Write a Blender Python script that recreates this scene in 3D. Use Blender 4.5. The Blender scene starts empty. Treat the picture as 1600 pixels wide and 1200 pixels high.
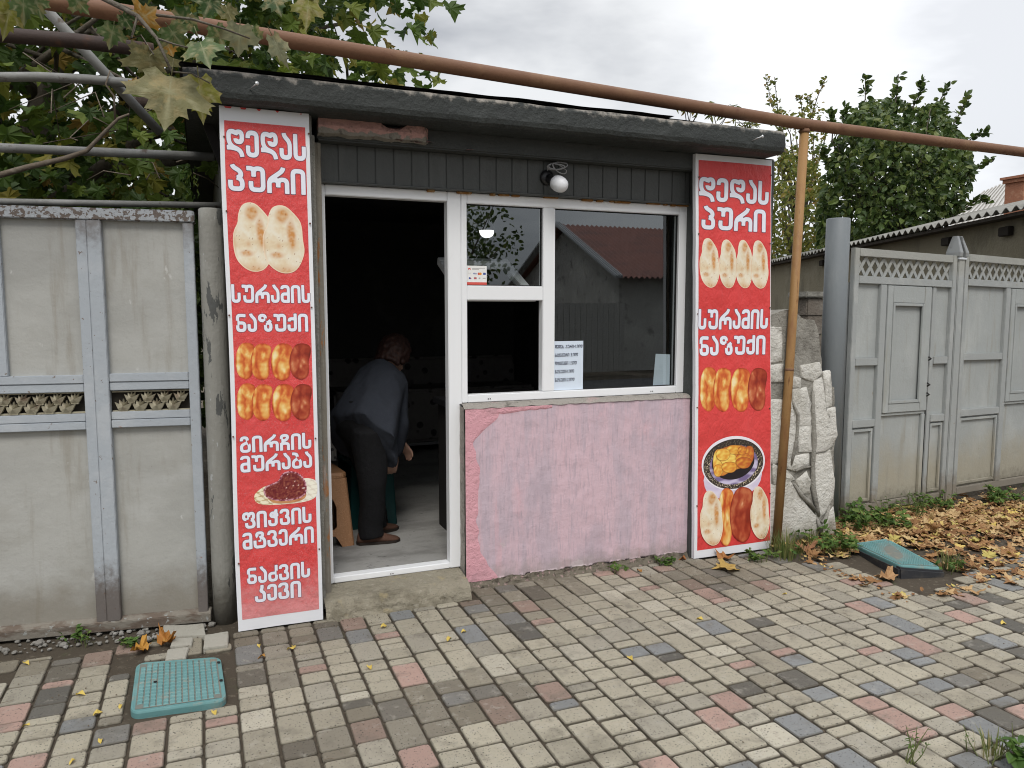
import bpy, bmesh, math, random
import numpy as np
from mathutils import Vector, Matrix, noise as mnoise
R = math.radians
random.seed(7)
SC = bpy.context.scene
COL = SC.collection

# ------------------------------------------------------------------ camera
F_PX, YAW, PITCH, EYE = 1190.0, R(22.0), R(5.6), 1.6
_right = Vector((math.cos(YAW), -math.sin(YAW), 0))
_fw = Vector((math.sin(YAW) * math.cos(PITCH), math.cos(YAW) * math.cos(PITCH), -math.sin(PITCH)))
_up = _right.cross(_fw)
cd = bpy.data.cameras.new('camera')
cd.sensor_width = 36.0
cd.lens = 36.0 * F_PX / 1600.0
cd.clip_start, cd.clip_end = 0.05, 2000
cam = bpy.data.objects.new('camera', cd)
COL.objects.link(cam)
m3 = Matrix((_right, _up, -_fw)).transposed()
cam.matrix_world = Matrix.Translation((0, 0, EYE)) @ m3.to_4x4()
SC.camera = cam

# ------------------------------------------------------------------ sky, sun, exposure
SUN_ELEV, SUN_AZ = R(52), R(200)        # azimuth from +Y clockwise: behind the photographer, a little left
w = bpy.data.worlds.new('World')
SC.world = w
w.use_nodes = True
nt = w.node_tree
nt.nodes.clear()
N = nt.nodes.new
L = nt.links.new
sky = N('ShaderNodeTexSky')
sky.sky_type = 'NISHITA'
sky.sun_disc = False
sky.sun_elevation = SUN_ELEV
sky.sun_rotation = SUN_AZ
tc = N('ShaderNodeTexCoord')
mp = N('ShaderNodeMapping')
mp.inputs['Scale'].default_value = (1.0, 1.0, 2.6)
L(tc.outputs['Generated'], mp.inputs[0])
n1 = N('ShaderNodeTexNoise')
n1.inputs['Scale'].default_value = 1.7
n1.inputs['Detail'].default_value = 6
n1.inputs['Roughness'].default_value = 0.55
n1.inputs['Distortion'].default_value = 0.25
L(mp.outputs[0], n1.inputs['Vector'])
cr = N('ShaderNodeValToRGB')
cr.color_ramp.elements[0].position = 0.40
cr.color_ramp.elements[0].color = (3.6, 3.75, 4.05, 1)
cr.color_ramp.elements[1].position = 0.62
cr.color_ramp.elements[1].color = (7.4, 7.5, 7.6, 1)
L(n1.outputs['Fac'], cr.inputs[0])
# thin bright break in the cloud towards the right of the view
dt = N('ShaderNodeVectorMath'); dt.operation = 'DOT_PRODUCT'
L(tc.outputs['Generated'], dt.inputs[0])
bd = (_right * 0.60 + _up * 0.47 + _fw * 1.0).normalized()
dt.inputs[1].default_value = bd
mr = N('ShaderNodeMapRange'); mr.interpolation_type = 'SMOOTHSTEP'
mr.inputs['From Min'].default_value = 0.93
mr.inputs['From Max'].default_value = 1.0
mr.inputs['To Max'].default_value = 3.6
L(dt.outputs['Value'], mr.inputs['Value'])
addc = N('ShaderNodeVectorMath'); addc.operation = 'ADD'
L(cr.outputs[0], addc.inputs[0]); L(mr.outputs[0], addc.inputs[1])
# overcast luminance grows towards the zenith
sp = N('ShaderNodeSeparateXYZ'); L(tc.outputs['Generated'], sp.inputs[0])
mz = N('ShaderNodeMapRange'); mz.interpolation_type = 'SMOOTHSTEP'
mz.inputs['From Min'].default_value = 0.45; mz.inputs['From Max'].default_value = 1.0
mz.inputs['To Min'].default_value = 1.0; mz.inputs['To Max'].default_value = 3.4
L(sp.outputs['Z'], mz.inputs['Value'])
sc_ = N('ShaderNodeVectorMath'); sc_.operation = 'SCALE'
L(addc.outputs[0], sc_.inputs[0]); L(mz.outputs[0], sc_.inputs['Scale'])
mx = N('ShaderNodeMix'); mx.data_type = 'RGBA'
mx.inputs['Factor'].default_value = 0.93
L(sky.outputs[0], mx.inputs[6]); L(sc_.outputs[0], mx.inputs[7])
bg = N('ShaderNodeBackground'); bg.inputs['Strength'].default_value = 0.1
L(mx.outputs[2], bg.inputs[0])
wo = N('ShaderNodeOutputWorld'); L(bg.outputs[0], wo.inputs[0])

sd = bpy.data.lights.new('sun', 'SUN')
sd.energy, sd.angle, sd.color = 1.5, R(20), (1.0, 0.96, 0.9)
sun = bpy.data.objects.new('sun', sd)
COL.objects.link(sun)
_sv = Vector((math.sin(SUN_AZ) * math.cos(SUN_ELEV), math.cos(SUN_AZ) * math.cos(SUN_ELEV), math.sin(SUN_ELEV)))
sun.rotation_euler = _sv.to_track_quat('Z', 'Y').to_euler()
sun.location = (0, -3, 8)

SC.view_settings.view_transform = 'Standard'
SC.view_settings.look = 'None'
SC.view_settings.gamma = 1
SC.view_settings.exposure = 0.30
SC.render.engine = 'CYCLES'
SC.cycles.pixel_filter_type = 'BLACKMAN_HARRIS'
SC.cycles.filter_width = 1.05
SC.cycles.max_bounces = 7
SC.cycles.transparent_max_bounces = 12
SC.cycles.caustics_reflective = False
SC.cycles.caustics_refractive = False

# ------------------------------------------------------------------ helpers: planes seen from the photograph
def ray(px, py):
    return _right * ((px - 800) / F_PX) - _up * ((py - 600) / F_PX) + _fw
def onplane(px, py, n, d):
    v = ray(px, py); o = Vector((0, 0, EYE)); n = Vector(n)
    return o + v * ((d - n.dot(o)) / n.dot(v))
def fac(px, py, y): return onplane(px, py, (0, 1, 0), y)          # a point of a wall standing at depth y
def gnd(px, py, z=0.0): return onplane(px, py, (0, 0, 1), z)       # a point of the ground

# ------------------------------------------------------------------ helpers: materials
MATS = {}
def lin(c):
    """sRGB 0-255 to linear"""
    return tuple(((v / 255) / 12.92 if v / 255 <= 0.04045 else ((v / 255 + 0.055) / 1.055) ** 2.4) for v in c)
def mat(name, base, layers=(), rough=0.8, bump=None, spec=0.3, metal=0.0, translucent=0.0, island=None, coat=0.0, attr=None, rvar=0.0):
    """layers: (colour, kind, scale or (sx,sy,sz), lo, hi, strength); kind noise|voronoi|cells|zlow|zhigh"""
    if name in MATS: return MATS[name]
    m = bpy.data.materials.new(name); m.use_nodes = True
    t = m.node_tree; t.nodes.clear(); N = t.nodes.new; L = t.links.new
    out = N('ShaderNodeOutputMaterial'); b = N('ShaderNodeBsdfPrincipled')
    b.inputs['Roughness'].default_value = rough
    b.inputs['Metallic'].default_value = metal
    b.inputs['Specular IOR Level'].default_value = spec
    b.inputs['Coat Weight'].default_value = coat
    tc = N('ShaderNodeTexCoord')
    def vec(scale):
        if isinstance(scale, (int, float)): scale = (scale,) * 3
        mp = N('ShaderNodeMapping'); mp.inputs['Scale'].default_value = scale
        mp.inputs['Location'].default_value = (random.uniform(0, 9), random.uniform(0, 9), random.uniform(0, 9))
        L(tc.outputs['Object'], mp.inputs[0]); return mp.outputs[0]
    cur = None
    if island:
        g = N('ShaderNodeNewGeometry'); cr = N('ShaderNodeValToRGB')
        cr.color_ramp.interpolation = 'CONSTANT' if island[0] == 'const' else 'LINEAR'
        els = cr.color_ramp.elements
        for i, (p, c) in enumerate(island[1]):
            e = els[i] if i < 2 else els.new(p)
            e.position = p; e.color = (*c, 1)
        L(g.outputs['Random Per Island'], cr.inputs[0]); cur = cr.outputs[0]
    elif attr:
        a = N('ShaderNodeAttribute'); a.attribute_name = attr; cur = a.outputs['Color']
    else:
        rgb = N('ShaderNodeRGB'); rgb.outputs[0].default_value = (*base, 1); cur = rgb.outputs[0]
    for (c, kind, scale, lo, hi, st) in layers:
        mr = N('ShaderNodeMapRange'); mr.interpolation_type = 'SMOOTHSTEP'
        if kind in ('noise', 'zlow', 'zhigh'):
            n = N('ShaderNodeTexNoise'); n.inputs['Scale'].default_value = 1.0
            n.inputs['Detail'].default_value = 7; n.inputs['Roughness'].default_value = 0.62
            L(vec(scale), n.inputs['Vector']); val = n.outputs['Fac']
        else:
            n = N('ShaderNodeTexVoronoi'); n.inputs['Scale'].default_value = 1.0
            L(vec(scale), n.inputs['Vector'])
            val = n.outputs['Distance']
        if kind in ('zlow', 'zhigh'):
            s = N('ShaderNodeSeparateXYZ'); L(tc.outputs['Object'], s.inputs[0])
            ma = N('ShaderNodeMath'); ma.operation = 'MULTIPLY_ADD'
            L(val, ma.inputs[0]); ma.inputs[1].default_value = 0.9 * (abs(hi - lo) + 0.12)
            L(s.outputs['Z'], ma.inputs[2])
            val = ma.outputs[0]
            off = 0.45 * (abs(hi - lo) + 0.12)
            lo, hi = lo + off, hi + off
        mr.inputs['From Min'].default_value = min(lo, hi); mr.inputs['From Max'].default_value = max(lo, hi)
        if lo > hi or kind == 'zlow':
            mr.inputs['To Min'].default_value = st; mr.inputs['To Max'].default_value = 0
        else:
            mr.inputs['To Min'].default_value = 0; mr.inputs['To Max'].default_value = st
        L(val, mr.inputs['Value'])
        mx = N('ShaderNodeMix'); mx.data_type = 'RGBA'
        L(mr.outputs[0], mx.inputs['Factor']); L(cur, mx.inputs[6]); mx.inputs[7].default_value = (*c, 1)
        cur = mx.outputs[2]
    L(cur, b.inputs['Base Color'])
    if rvar:
        n = N('ShaderNodeTexNoise'); n.inputs['Scale'].default_value = 1.0; n.inputs['Detail'].default_value = 4
        L(vec(14), n.inputs['Vector'])
        mr = N('ShaderNodeMapRange'); mr.inputs['To Min'].default_value = max(0.03, rough - rvar); mr.inputs['To Max'].default_value = min(1, rough + rvar)
        mr.inputs['From Min'].default_value = 0.3; mr.inputs['From Max'].default_value = 0.7
        L(n.outputs['Fac'], mr.inputs['Value']); L(mr.outputs[0], b.inputs['Roughness'])
    if bump:
        prev = None
        for (sc, dist) in (bump if isinstance(bump, list) else [bump]):
            n = N('ShaderNodeTexNoise'); n.inputs['Scale'].default_value = 1.0
            n.inputs['Detail'].default_value = 6; n.inputs['Roughness'].default_value = 0.65
            L(vec(sc), n.inputs['Vector'])
            bp = N('ShaderNodeBump'); bp.inputs['Strength'].default_value = 0.8
            bp.inputs['Distance'].default_value = dist
            L(n.outputs['Fac'], bp.inputs['Height'])
            if prev: L(prev, bp.inputs['Normal'])
            prev = bp.outputs[0]
        L(prev, b.inputs['Normal'])
    if translucent:
        tr = N('ShaderNodeBsdfTranslucent'); L(cur, tr.inputs[0])
        ms = N('ShaderNodeMixShader'); ms.inputs[0].default_value = translucent
        L(b.outputs[0], ms.inputs[1]); L(tr.outputs[0], ms.inputs[2]); L(ms.outputs[0], out.inputs[0])
    else:
        L(b.outputs[0], out.inputs[0])
    MATS[name] = m
    return m

def glass_mat():
    m = bpy.data.materials.new('window_glass'); m.use_nodes = True
    t = m.node_tree; t.nodes.clear(); N = t.nodes.new; L = t.links.new
    out = N('ShaderNodeOutputMaterial'); lw = N('ShaderNodeLayerWeight'); lw.inputs['Blend'].default_value = 0.5
    pw = N('ShaderNodeMath'); pw.operation = 'POWER'; pw.inputs[1].default_value = 5.0; L(lw.outputs['Facing'], pw.inputs[0])
    fr = N('ShaderNodeMath'); fr.operation = 'MULTIPLY_ADD'; fr.inputs[1].default_value = 0.83; fr.inputs[2].default_value = 0.17; L(pw.outputs[0], fr.inputs[0])
    tr = N('ShaderNodeBsdfTransparent'); tr.inputs[0].default_value = (0.80, 0.84, 0.83, 1)
    gl = N('ShaderNodeBsdfGlossy'); gl.inputs['Roughness'].default_value = 0.004
    gl.inputs[0].default_value = (0.92, 0.97, 1.0, 1)
    ms = N('ShaderNodeMixShader'); L(fr.outputs[0], ms.inputs[0]); L(tr.outputs[0], ms.inputs[1]); L(gl.outputs[0], ms.inputs[2])
    L(ms.outputs[0], out.inputs[0]); return m

def emit_mat(name, col, st):
    m = bpy.data.materials.new(name); m.use_nodes = True
    t = m.node_tree; t.nodes.clear()
    o = t.nodes.new('ShaderNodeOutputMaterial'); e = t.nodes.new('ShaderNodeEmission')
    e.inputs[0].default_value = (*col, 1); e.inputs[1].default_value = st
    t.links.new(e.outputs[0], o.inputs[0]); return m

# ------------------------------------------------------------------ helpers: meshes
class MB:
    """collects geometry in world coordinates; build() links it as ONE mesh object"""
    def __init__(s, f=None): s.v, s.q, s.f, s.col = [], [], f, None
    def add(s, verts, faces):
        o = len(s.v)
        s.v += [tuple(s.f(*p)) if s.f else tuple(p) for p in verts]
        s.q += [tuple(i + o for i in fc) for fc in faces]
        return o
    def box(s, x0, x1, y0, y1, z0, z1):
        if x0 > x1: x0, x1 = x1, x0
        if y0 > y1: y0, y1 = y1, y0
        if z0 > z1: z0, z1 = z1, z0
        s.add([(x0, y0, z0), (x1, y0, z0), (x1, y1, z0), (x0, y1, z0), (x0, y0, z1), (x1, y0, z1), (x1, y1, z1), (x0, y1, z1)],
              [(3, 2, 1, 0), (4, 5, 6, 7), (0, 1, 5, 4), (1, 2, 6, 5), (2, 3, 7, 6), (3, 0, 4, 7)])
        return s
    def bar(s, a, b, w, h, up=(0, 0, 1)):
        a, b = Vector(a), Vector(b); d = (b - a).normalized(); u = Vector(up)
        x = d.cross(u).normalized(); u = x.cross(d)
        P = []
        for p in (a, b):
            for sx, sz in ((-1, -1), (1, -1), (1, 1), (-1, 1)): P.append(p + x * (sx * w / 2) + u * (sz * h / 2))
        s.add(P, [(0, 1, 2, 3), (7, 6, 5, 4), (0, 4, 5, 1), (1, 5, 6, 2), (2, 6, 7, 3), (3, 7, 4, 0)]); return s
    def tube(s, pts, r, n=10, cap=True):
        pts = [Vector(p) for p in pts]; k = len(pts)
        rs = r if isinstance(r, (list, tuple)) else [r] * k
        V, Fc = [], []
        d0 = (pts[1] - pts[0]).normalized()
        x = d0.orthogonal().normalized()
        for i, p in enumerate(pts):
            d = ((pts[min(i + 1, k - 1)] - pts[max(i - 1, 0)])).normalized()
            x = (x - d * x.dot(d)); x = x.normalized() if x.length > 1e-6 else d.orthogonal().normalized()
            y = d.cross(x)
            for j in range(n):
                a = 2 * math.pi * j / n; V.append(p + (x * math.cos(a) + y * math.sin(a)) * rs[i])
        for i in range(k - 1):
            for j in range(n):
                j2 = (j + 1) % n
                Fc.append((i * n + j, i * n + j2, (i + 1) * n + j2, (i + 1) * n + j))
        if cap: Fc.append(tuple(range(n - 1, -1, -1))); Fc.append(tuple((k - 1) * n + j for j in range(n)))
        s.add(V, Fc); return s
    def loft(s, rings, cap=True):
        n = len(rings[0]); V = [p for r in rings for p in r]; Fc = []
        for i in range(len(rings) - 1):
            for j in range(n):
                j2 = (j + 1) % n; Fc.append((i * n + j, i * n + j2, (i + 1) * n + j2, (i + 1) * n + j))
        if cap: Fc.append(tuple(range(n - 1, -1, -1))); Fc.append(tuple((len(rings) - 1) * n + j for j in range(n)))
        s.add(V, Fc); return s
    def lathe(s, c, prof, n=20, axis=None):
        """prof: (radius, height) pairs"""
        c = Vector(c); ax = Vector(axis or (0, 0, 1)).normalized(); x = ax.orthogonal().normalized(); y = ax.cross(x)
        return s.loft([[c + ax * h + (x * math.cos(2 * math.pi * j / n) + y * math.sin(2 * math.pi * j / n)) * max(r, 1e-4) for j in range(n)] for r, h in prof])
    def ball(s, c, r, n=12, m=8, sc=(1, 1, 1)):
        c = Vector(c)
        return s.loft([[c + Vector((r * sc[0] * math.sin(t) * math.cos(2 * math.pi * j / n), r * sc[1] * math.sin(t) * math.sin(2 * math.pi * j / n), r * sc[2] * math.cos(t))) for j in range(n)]
                       for t in [math.pi * (i + 0.02) / (m + 0.04) for i in range(m + 1)]][::-1])
    def grid(s, fn, nu, nv):
        V = [fn(i / nu, j / nv) for j in range(nv + 1) for i in range(nu + 1)]
        s.add(V, [(j * (nu + 1) + i, j * (nu + 1) + i + 1, (j + 1) * (nu + 1) + i + 1, (j + 1) * (nu + 1) + i) for j in range(nv) for i in range(nu)]); return s
    def prism(s, poly, fn, d0, d1):
        """poly of 2-D points, fn(u,v,d)->3-D point; closed slab between depths d0 and d1"""
        n = len(poly); V = [fn(u, v, d0) for u, v in poly] + [fn(u, v, d1) for u, v in poly]
        Fc = [tuple(range(n)), tuple(range(2 * n - 1, n - 1, -1))] + [(i, n + i, n + (i + 1) % n, (i + 1) % n) for i in range(n)]
        s.add(V, Fc); return s
    def build(s, name, material, parent=None, smooth=False, bevel=0.0, seg=2, base=None, fix=False, remesh=0.0, relax=0, subdiv=0, jitter=None):
        if parent is not None: base = parent['_base']
        if base is None:
            a = np.array([tuple(p) for p in s.v]); base = [float((a[:, 0].min() + a[:, 0].max()) / 2), float((a[:, 1].min() + a[:, 1].max()) / 2), float(a[:, 2].min())]
        base = Vector(base)
        me = bpy.data.meshes.new(name)
        me.from_pydata([tuple(Vector(p) - base) for p in s.v], [], s.q)
        if s.col is not None:
            ca = me.color_attributes.new('tone', 'FLOAT_COLOR', 'POINT')
            ca.data.foreach_set('color', np.array([(c[0], c[1], c[2], 1) for c in s.col], 'f').ravel())
        if bevel or fix or subdiv or jitter:
            bm = bmesh.new(); bm.from_mesh(me)
            if fix: bmesh.ops.remove_doubles(bm, verts=bm.verts, dist=1e-5)
            bmesh.ops.recalc_face_normals(bm, faces=bm.faces)
            if bevel:
                es = [e for e in bm.edges if len(e.link_faces) == 2 and e.calc_face_angle(0) > R(28)]
                bmesh.ops.bevel(bm, geom=es, offset=bevel, segments=seg, affect='EDGES', clamp_overlap=True)
            if subdiv: bmesh.ops.subdivide_edges(bm, edges=bm.edges, cuts=subdiv, use_grid_fill=True)
            if jitter:
                amp, sc = jitter
                for v in bm.verts: v.co += mnoise.noise_vector((v.co + base) * sc) * amp
            bm.to_mesh(me); bm.free()
        o = bpy.data.objects.new(name, me); COL.objects.link(o)
        if material: me.materials.append(material)
        if remesh:
            md = o.modifiers.new('r', 'REMESH'); md.mode = 'VOXEL'; md.voxel_size = remesh
            if relax:
                sm = o.modifiers.new('s', 'SMOOTH'); sm.iterations = relax; sm.factor = 0.5
            dg = bpy.context.evaluated_depsgraph_get(); dg.update()
            me2 = bpy.data.meshes.new_from_object(o.evaluated_get(dg)); o.modifiers.clear()
            o.data = me2; me2.name = name
            if material and not me2.materials: me2.materials.append(material)
            smooth = True
        if smooth: o.data.polygons.foreach_set('use_smooth', [True] * len(o.data.polygons))
        o['_base'] = list(base)
        if parent is not None: o.parent = parent
        else: o.location = base
        return o

def tag(o, label=None, cat=None, group=None, kind=None):
    if label: o['label'] = label
    if cat: o['category'] = cat
    if group: o['group'] = group
    if kind: o['kind'] = kind
    return o
def thing(name, label, cat, base, group=None):
    o = bpy.data.objects.new(name, None); o.empty_display_size = 0.1
    COL.objects.link(o); o.location = base; o['_base'] = [float(x) for x in base]
    return tag(o, label, cat, group)
def nz(x, y=0.0, z=0.0): return mnoise.noise(Vector((x, y, z)))
def sstep(a, b, x):
    t = max(0, min(1, (x - a) / (b - a))); return t * t * (3 - 2 * t)
def mixc(a, b, t): return tuple(a[i] + (b[i] - a[i]) * t for i in range(3))

# ------------------------------------------------------------------ common materials
M_PVC = mat('white_pvc', (0.83, 0.84, 0.855), [((0.5, 0.48, 0.44), 'noise', (6, 6, 3), 0.58, 0.85, 0.35), ((0.35, 0.3, 0.24), 'noise', 40, 0.70, 0.85, 0.3)], 0.35, spec=0.45)
M_DARK = mat('dark_grey_paint', (0.058, 0.062, 0.060), [((0.085, 0.09, 0.087), 'noise', 3, 0.5, 0.8, 0.6), ((0.22, 0.2, 0.18), 'noise', 30, 0.72, 0.8, 0.7), ((0.035, 0.036, 0.036), 'noise', 9, 0.55, 0.75, 0.5)], 0.6, bump=[(60, 0.004), (9, 0.01)])
M_CONC = mat('bare_concrete', (0.26, 0.25, 0.22), [((0.14, 0.13, 0.11), 'noise', 5, 0.48, 0.7, 0.8), ((0.42, 0.40, 0.36), 'noise', 22, 0.58, 0.75, 0.6), ((0.08, 0.07, 0.06), 'voronoi', 70, 0.16, 0.05, 0.5)], 0.92, bump=[(45, 0.012), (8, 0.02)])
M_IRON = mat('rusted_gas_pipe_paint', (0.165, 0.083, 0.047), [((0.215, 0.122, 0.066), 'noise', 4, 0.45, 0.7, 0.8), ((0.11, 0.045, 0.024), 'noise', 11, 0.55, 0.75, 0.75), ((0.06, 0.03, 0.02), 'noise', 60, 0.64, 0.76, 0.8)], 0.62, bump=(90, 0.002), spec=0.3)
# ================================================================== GROUND
M_SOIL = mat('damp_soil', (0.085, 0.068, 0.048), [((0.16, 0.135, 0.10), 'noise', 5, 0.5, 0.7, 0.7), ((0.22, 0.2, 0.17), 'noise', 60, 0.62, 0.72, 0.8), ((0.03, 0.026, 0.02), 'noise', 25, 0.55, 0.7, 0.6), ((0.06, 0.075, 0.03), 'noise', 2.2, 0.55, 0.7, 0.5)], 0.95, bump=[(70, 0.02), (15, 0.03)])
M_SAND = mat('joint_sand', (0.06, 0.048, 0.034), [((0.13, 0.11, 0.08), 'noise', 30, 0.56, 0.66, 0.7), ((0.06, 0.048, 0.034), 'noise', 7, 0.45, 0.7, 0.8), ((0.2, 0.17, 0.13), 'noise', 120, 0.6, 0.75, 0.6), ((0.07, 0.085, 0.035), 'noise', 3, 0.6, 0.72, 0.45)], 0.95, bump=(140, 0.006))
g = MB(); g.add([(-300, -300, -0.035), (300, -300, -0.035), (300, 300, -0.035), (-300, 300, -0.035)], [(0, 1, 2, 3)])
tag(g.build('ground', M_SOIL, base=(0, 0, 0)), kind='structure')
g = MB(); g.add([(-300, -7.2, -0.028), (300, -7.2, -0.028), (300, -2.2, -0.028), (-300, -2.2, -0.028)], [(0, 1, 2, 3)])
tag(g.build('road', mat('asphalt', (0.06, 0.06, 0.062), [((0.1, 0.1, 0.1), 'noise', 3, 0.5, 0.7, 0.6)], 0.9, bump=(150, 0.005)), base=(0, 0, 0)), kind='structure')

LITTER = [gnd(*p) for p in [(1207, 866), (1262, 872), (1330, 888), (1400, 909), (1470, 913), (1500, 893), (1530, 868), (1600, 861), (1800, 856), (1800, 740), (1300, 740)]]
LITTER = [(p.x, p.y) for p in LITTER]
def inpoly(x, y, P):
    c = False; j = len(P) - 1
    for i in range(len(P)):
        (xi, yi), (xj, yj) = P[i], P[j]
        if (yi > y) != (yj > y) and x < (xj - xi) * (y - yi) / (yj - yi) + xi: c = not c
        j = i
    return c
def ground_z(x, y):
    """small unevenness of the pavement"""
    return 0.006 * nz(x * 0.9, y * 0.9, 3.1)
# bedding sand below the stones, and the loose earth along walls
sheet = MB()
sheet.grid(lambda u, v: (-2.6 + 11.6 * u, -2.2 + 6.45 * v, -0.012 + ground_z(-2.6 + 11.6 * u, -2.2 + 6.45 * v) + 0.005 * nz((-2.6 + 11.6 * u) * 7, (-2.2 + 6.45 * v) * 7)), 150, 90)
tag(sheet.build('joint_sand', M_SAND, smooth=True, base=(0, 0, 0)), kind='structure')

PAL = [((0.400, 0.365, 0.282), 64), ((0.345, 0.318, 0.255), 18), ((0.46, 0.425, 0.34), 7), ((0.405, 0.275, 0.228), 10), ((0.232, 0.238, 0.235), 9), ((0.128, 0.120, 0.104), 4)]
pv = MB(); pv.col = []
rnd = random.Random(11)
def stone_limit(x):
    if x < 0.10: return 3.95 + 0.05 * nz(x * 4)
    if x < 0.56: return 3.905
    if x < 1.33: return 3.875
    if x < 2.93: return 4.015
    if x < 3.55: return 3.955
    return 9
W = 0.1295
MH1 = [(-0.325, 3.208), (0.033, 3.179), (0.018, 3.616), (-0.337, 3.691)]
ends = {}
for r in range(-20, 58):
    xa, xb = r * W - 0.055, (r + 1) * W - 0.055
    y = -1.9 + rnd.random() * 0.1
    XA, XB = xa, xb
    while y < 5.0:
        xa, xb = XA, XB
        ln = rnd.choices([0.058, 0.098, 0.148, 0.198], [22, 40, 36, 9])[0] * 1.0 + rnd.uniform(-0.002, 0.002)
        y0, y1 = y, y + ln
        y = y1 + 0.0085 + rnd.uniform(-0.001, 0.002)
        xm, ym = (xa + xb) / 2, (y0 + y1) / 2
        lim = stone_limit(xm)
        if y0 > lim - 0.025: break
        y1 = min(y1, lim)
        if ym > 4.75: break
        if inpoly(xm, ym, LITTER) or (inpoly(xm, y1, LITTER) and rnd.random() < 0.8): continue
        if xb > -0.352 and xa < 0.048:
            if y0 < 3.165 < y1: y1 = 3.165
            elif y0 < 3.70 < y1: y0 = 3.715
            elif 3.165 <= y0 and y1 <= 3.70:
                if xa < -0.352 and -0.352 - xa > 0.035: xb = -0.350
                elif xb > 0.048 and xb - 0.048 > 0.035: xa = 0.046
                else: continue
            if y1 - y0 < 0.03: continue
            xm = (xa + xb) / 2
        if xm < 0.1 and ym > 3.72 and rnd.random() < 0.12: continue
        if 0.06 < xm < 0.2 and 3.25 < ym < 3.62 and rnd.random() < 0.15: continue
        g_ = 0.0045
        x0, x1 = xa + g_ + rnd.uniform(-.0015, .0015), xb - g_ + rnd.uniform(-.0015, .0015)
        worn = 0.8 + (0.6 if ym > 3.6 and xm < 1.2 else 0.3 * rnd.random())
        c = 0.011 * worn * rnd.uniform(0.8, 1.3); ci = min(c * 0.55, (y1 - y0) * 0.3); c = min(c, (y1 - y0) * 0.34)
        zt = ground_z(xm, ym) + rnd.uniform(-0.0025, 0.0025); tx, ty = rnd.uniform(-.012, .012), rnd.uniform(-.012, .012)
        def ring(i, c, dz):
            P = [(x0 + i + c, y0 + i), (x1 - i - c, y0 + i), (x1 - i - c * .3, y0 + i + c * .3), (x1 - i, y0 + i + c), (x1 - i, y1 - i - c), (x1 - i - c * .3, y1 - i - c * .3), (x1 - i - c, y1 - i), (x0 + i + c, y1 - i), (x0 + i + c * .3, y1 - i - c * .3), (x0 + i, y1 - i - c), (x0 + i, y0 + i + c), (x0 + i + c * .3, y0 + i + c * .3)]
            return [(px + 0.002 * nz(px * 40, py * 40), py + 0.002 * nz(px * 40, py * 40, 5), zt + dz + tx * (px - xm) + ty * (py - ym)) for px, py in P]
        b0, b1, b2 = ring(0, c, -0.03), ring(0, c, -0.0055), ring(0.0045, c * .8, 0.0)
        n = 12
        pv.add(b0 + b1 + b2, [(i, (i + 1) % n, n + (i + 1) % n, n + i) for i in range(n)] + [(n + i, n + (i + 1) % n, 2 * n + (i + 1) % n, 2 * n + i) for i in range(n)] + [tuple(range(2 * n, 3 * n))])
        col = rnd.choices([p[0] for p in PAL], [p[1] for p in PAL])[0]
        k = rnd.uniform(0.9, 1.1); col = tuple(v * k * .80 for v in col)
        dirt = 0.85 * sstep(0.05, 0.45, nz(xm * 1.6, ym * 1.6, 9) + 0.55 * sstep(3.3, 3.95, ym) - 0.1)
        dirt = max(dirt, 0.6 * sstep(0.42, 0.0, abs(xm - 0.2) * 0.8 + abs(ym - 3.4)))
        if xm > 3.2: dirt = max(dirt, 0.55 * sstep(0.6, 0.0, math.hypot(xm - 3.9, (ym - 3.1) * 1.2)))
        dirt *= rnd.uniform(0.5, 1.0)
        col = mixc(col, (0.12, 0.102, 0.076), dirt)
        pv.col += [mixc(col, (0.07, 0.058, 0.042), 0.75)] * 24 + [col] * 12
M_STONE = mat('paving_stone', (0.3, 0.3, 0.3), [((0.12, 0.106, 0.085), 'noise', 9, 0.50, 0.72, 0.55), ((0.36, 0.34, 0.29), 'noise', 21, 0.54, 0.72, 0.45), ((0.15, 0.135, 0.11), 'noise', 75, 0.55, 0.7, 0.5), ((0.055, 0.05, 0.042), 'voronoi', 88, 0.24, 0.13, 0.75), ((0.035, 0.031, 0.026), 'voronoi', 46, 0.17, 0.10, 0.85), ((0.09, 0.08, 0.06), 'noise', 2.2, 0.56, 0.75, 0.5)], 0.82, bump=[(190, 0.0035), (40, 0.004)], attr='tone', spec=0.25)
tag(pv.build('paving', M_STONE, base=(0, 0, 0)), kind='structure')

# ================================================================== BAKERY KIOSK
shop = thing('bakery_kiosk', 'small bakery kiosk with dark grey slab roof, white frames and pink wall below the window', 'bakery kiosk', (1.8, 4.15, 0))
M_WALL = mat('grey_render', (0.20, 0.195, 0.18), [((0.3, 0.29, 0.27), 'noise', 4, 0.5, 0.7, 0.6), ((0.1, 0.095, 0.085), 'noise', 7, 0.56, 0.75, 0.7), ((0.35, 0.2, 0.19), 'noise', 9, 0.68, 0.75, 0.5)], 0.9, bump=[(50, 0.008), (10, 0.015)])
wl = MB()
wl.box(0.115, 0.53, 3.945, 4.30, -0.03, 2.56)         # left pier behind the banner
wl.box(0.115, 0.215, 4.30, 8.2, -0.03, 2.56)
wl.box(3.345, 3.445, 4.30, 8.2, -0.03, 2.56)
wl.box(0.115, 3.445, 8.2, 8.3, -0.03, 2.56)
wl.build('wall', M_WALL, shop, bevel=0.006)
rp = MB(); rp.box(2.862, 3.447, 4.012, 4.30, -0.03, 2.56)
rp.build('pier', M_DARK, shop, bevel=0.008)
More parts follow.
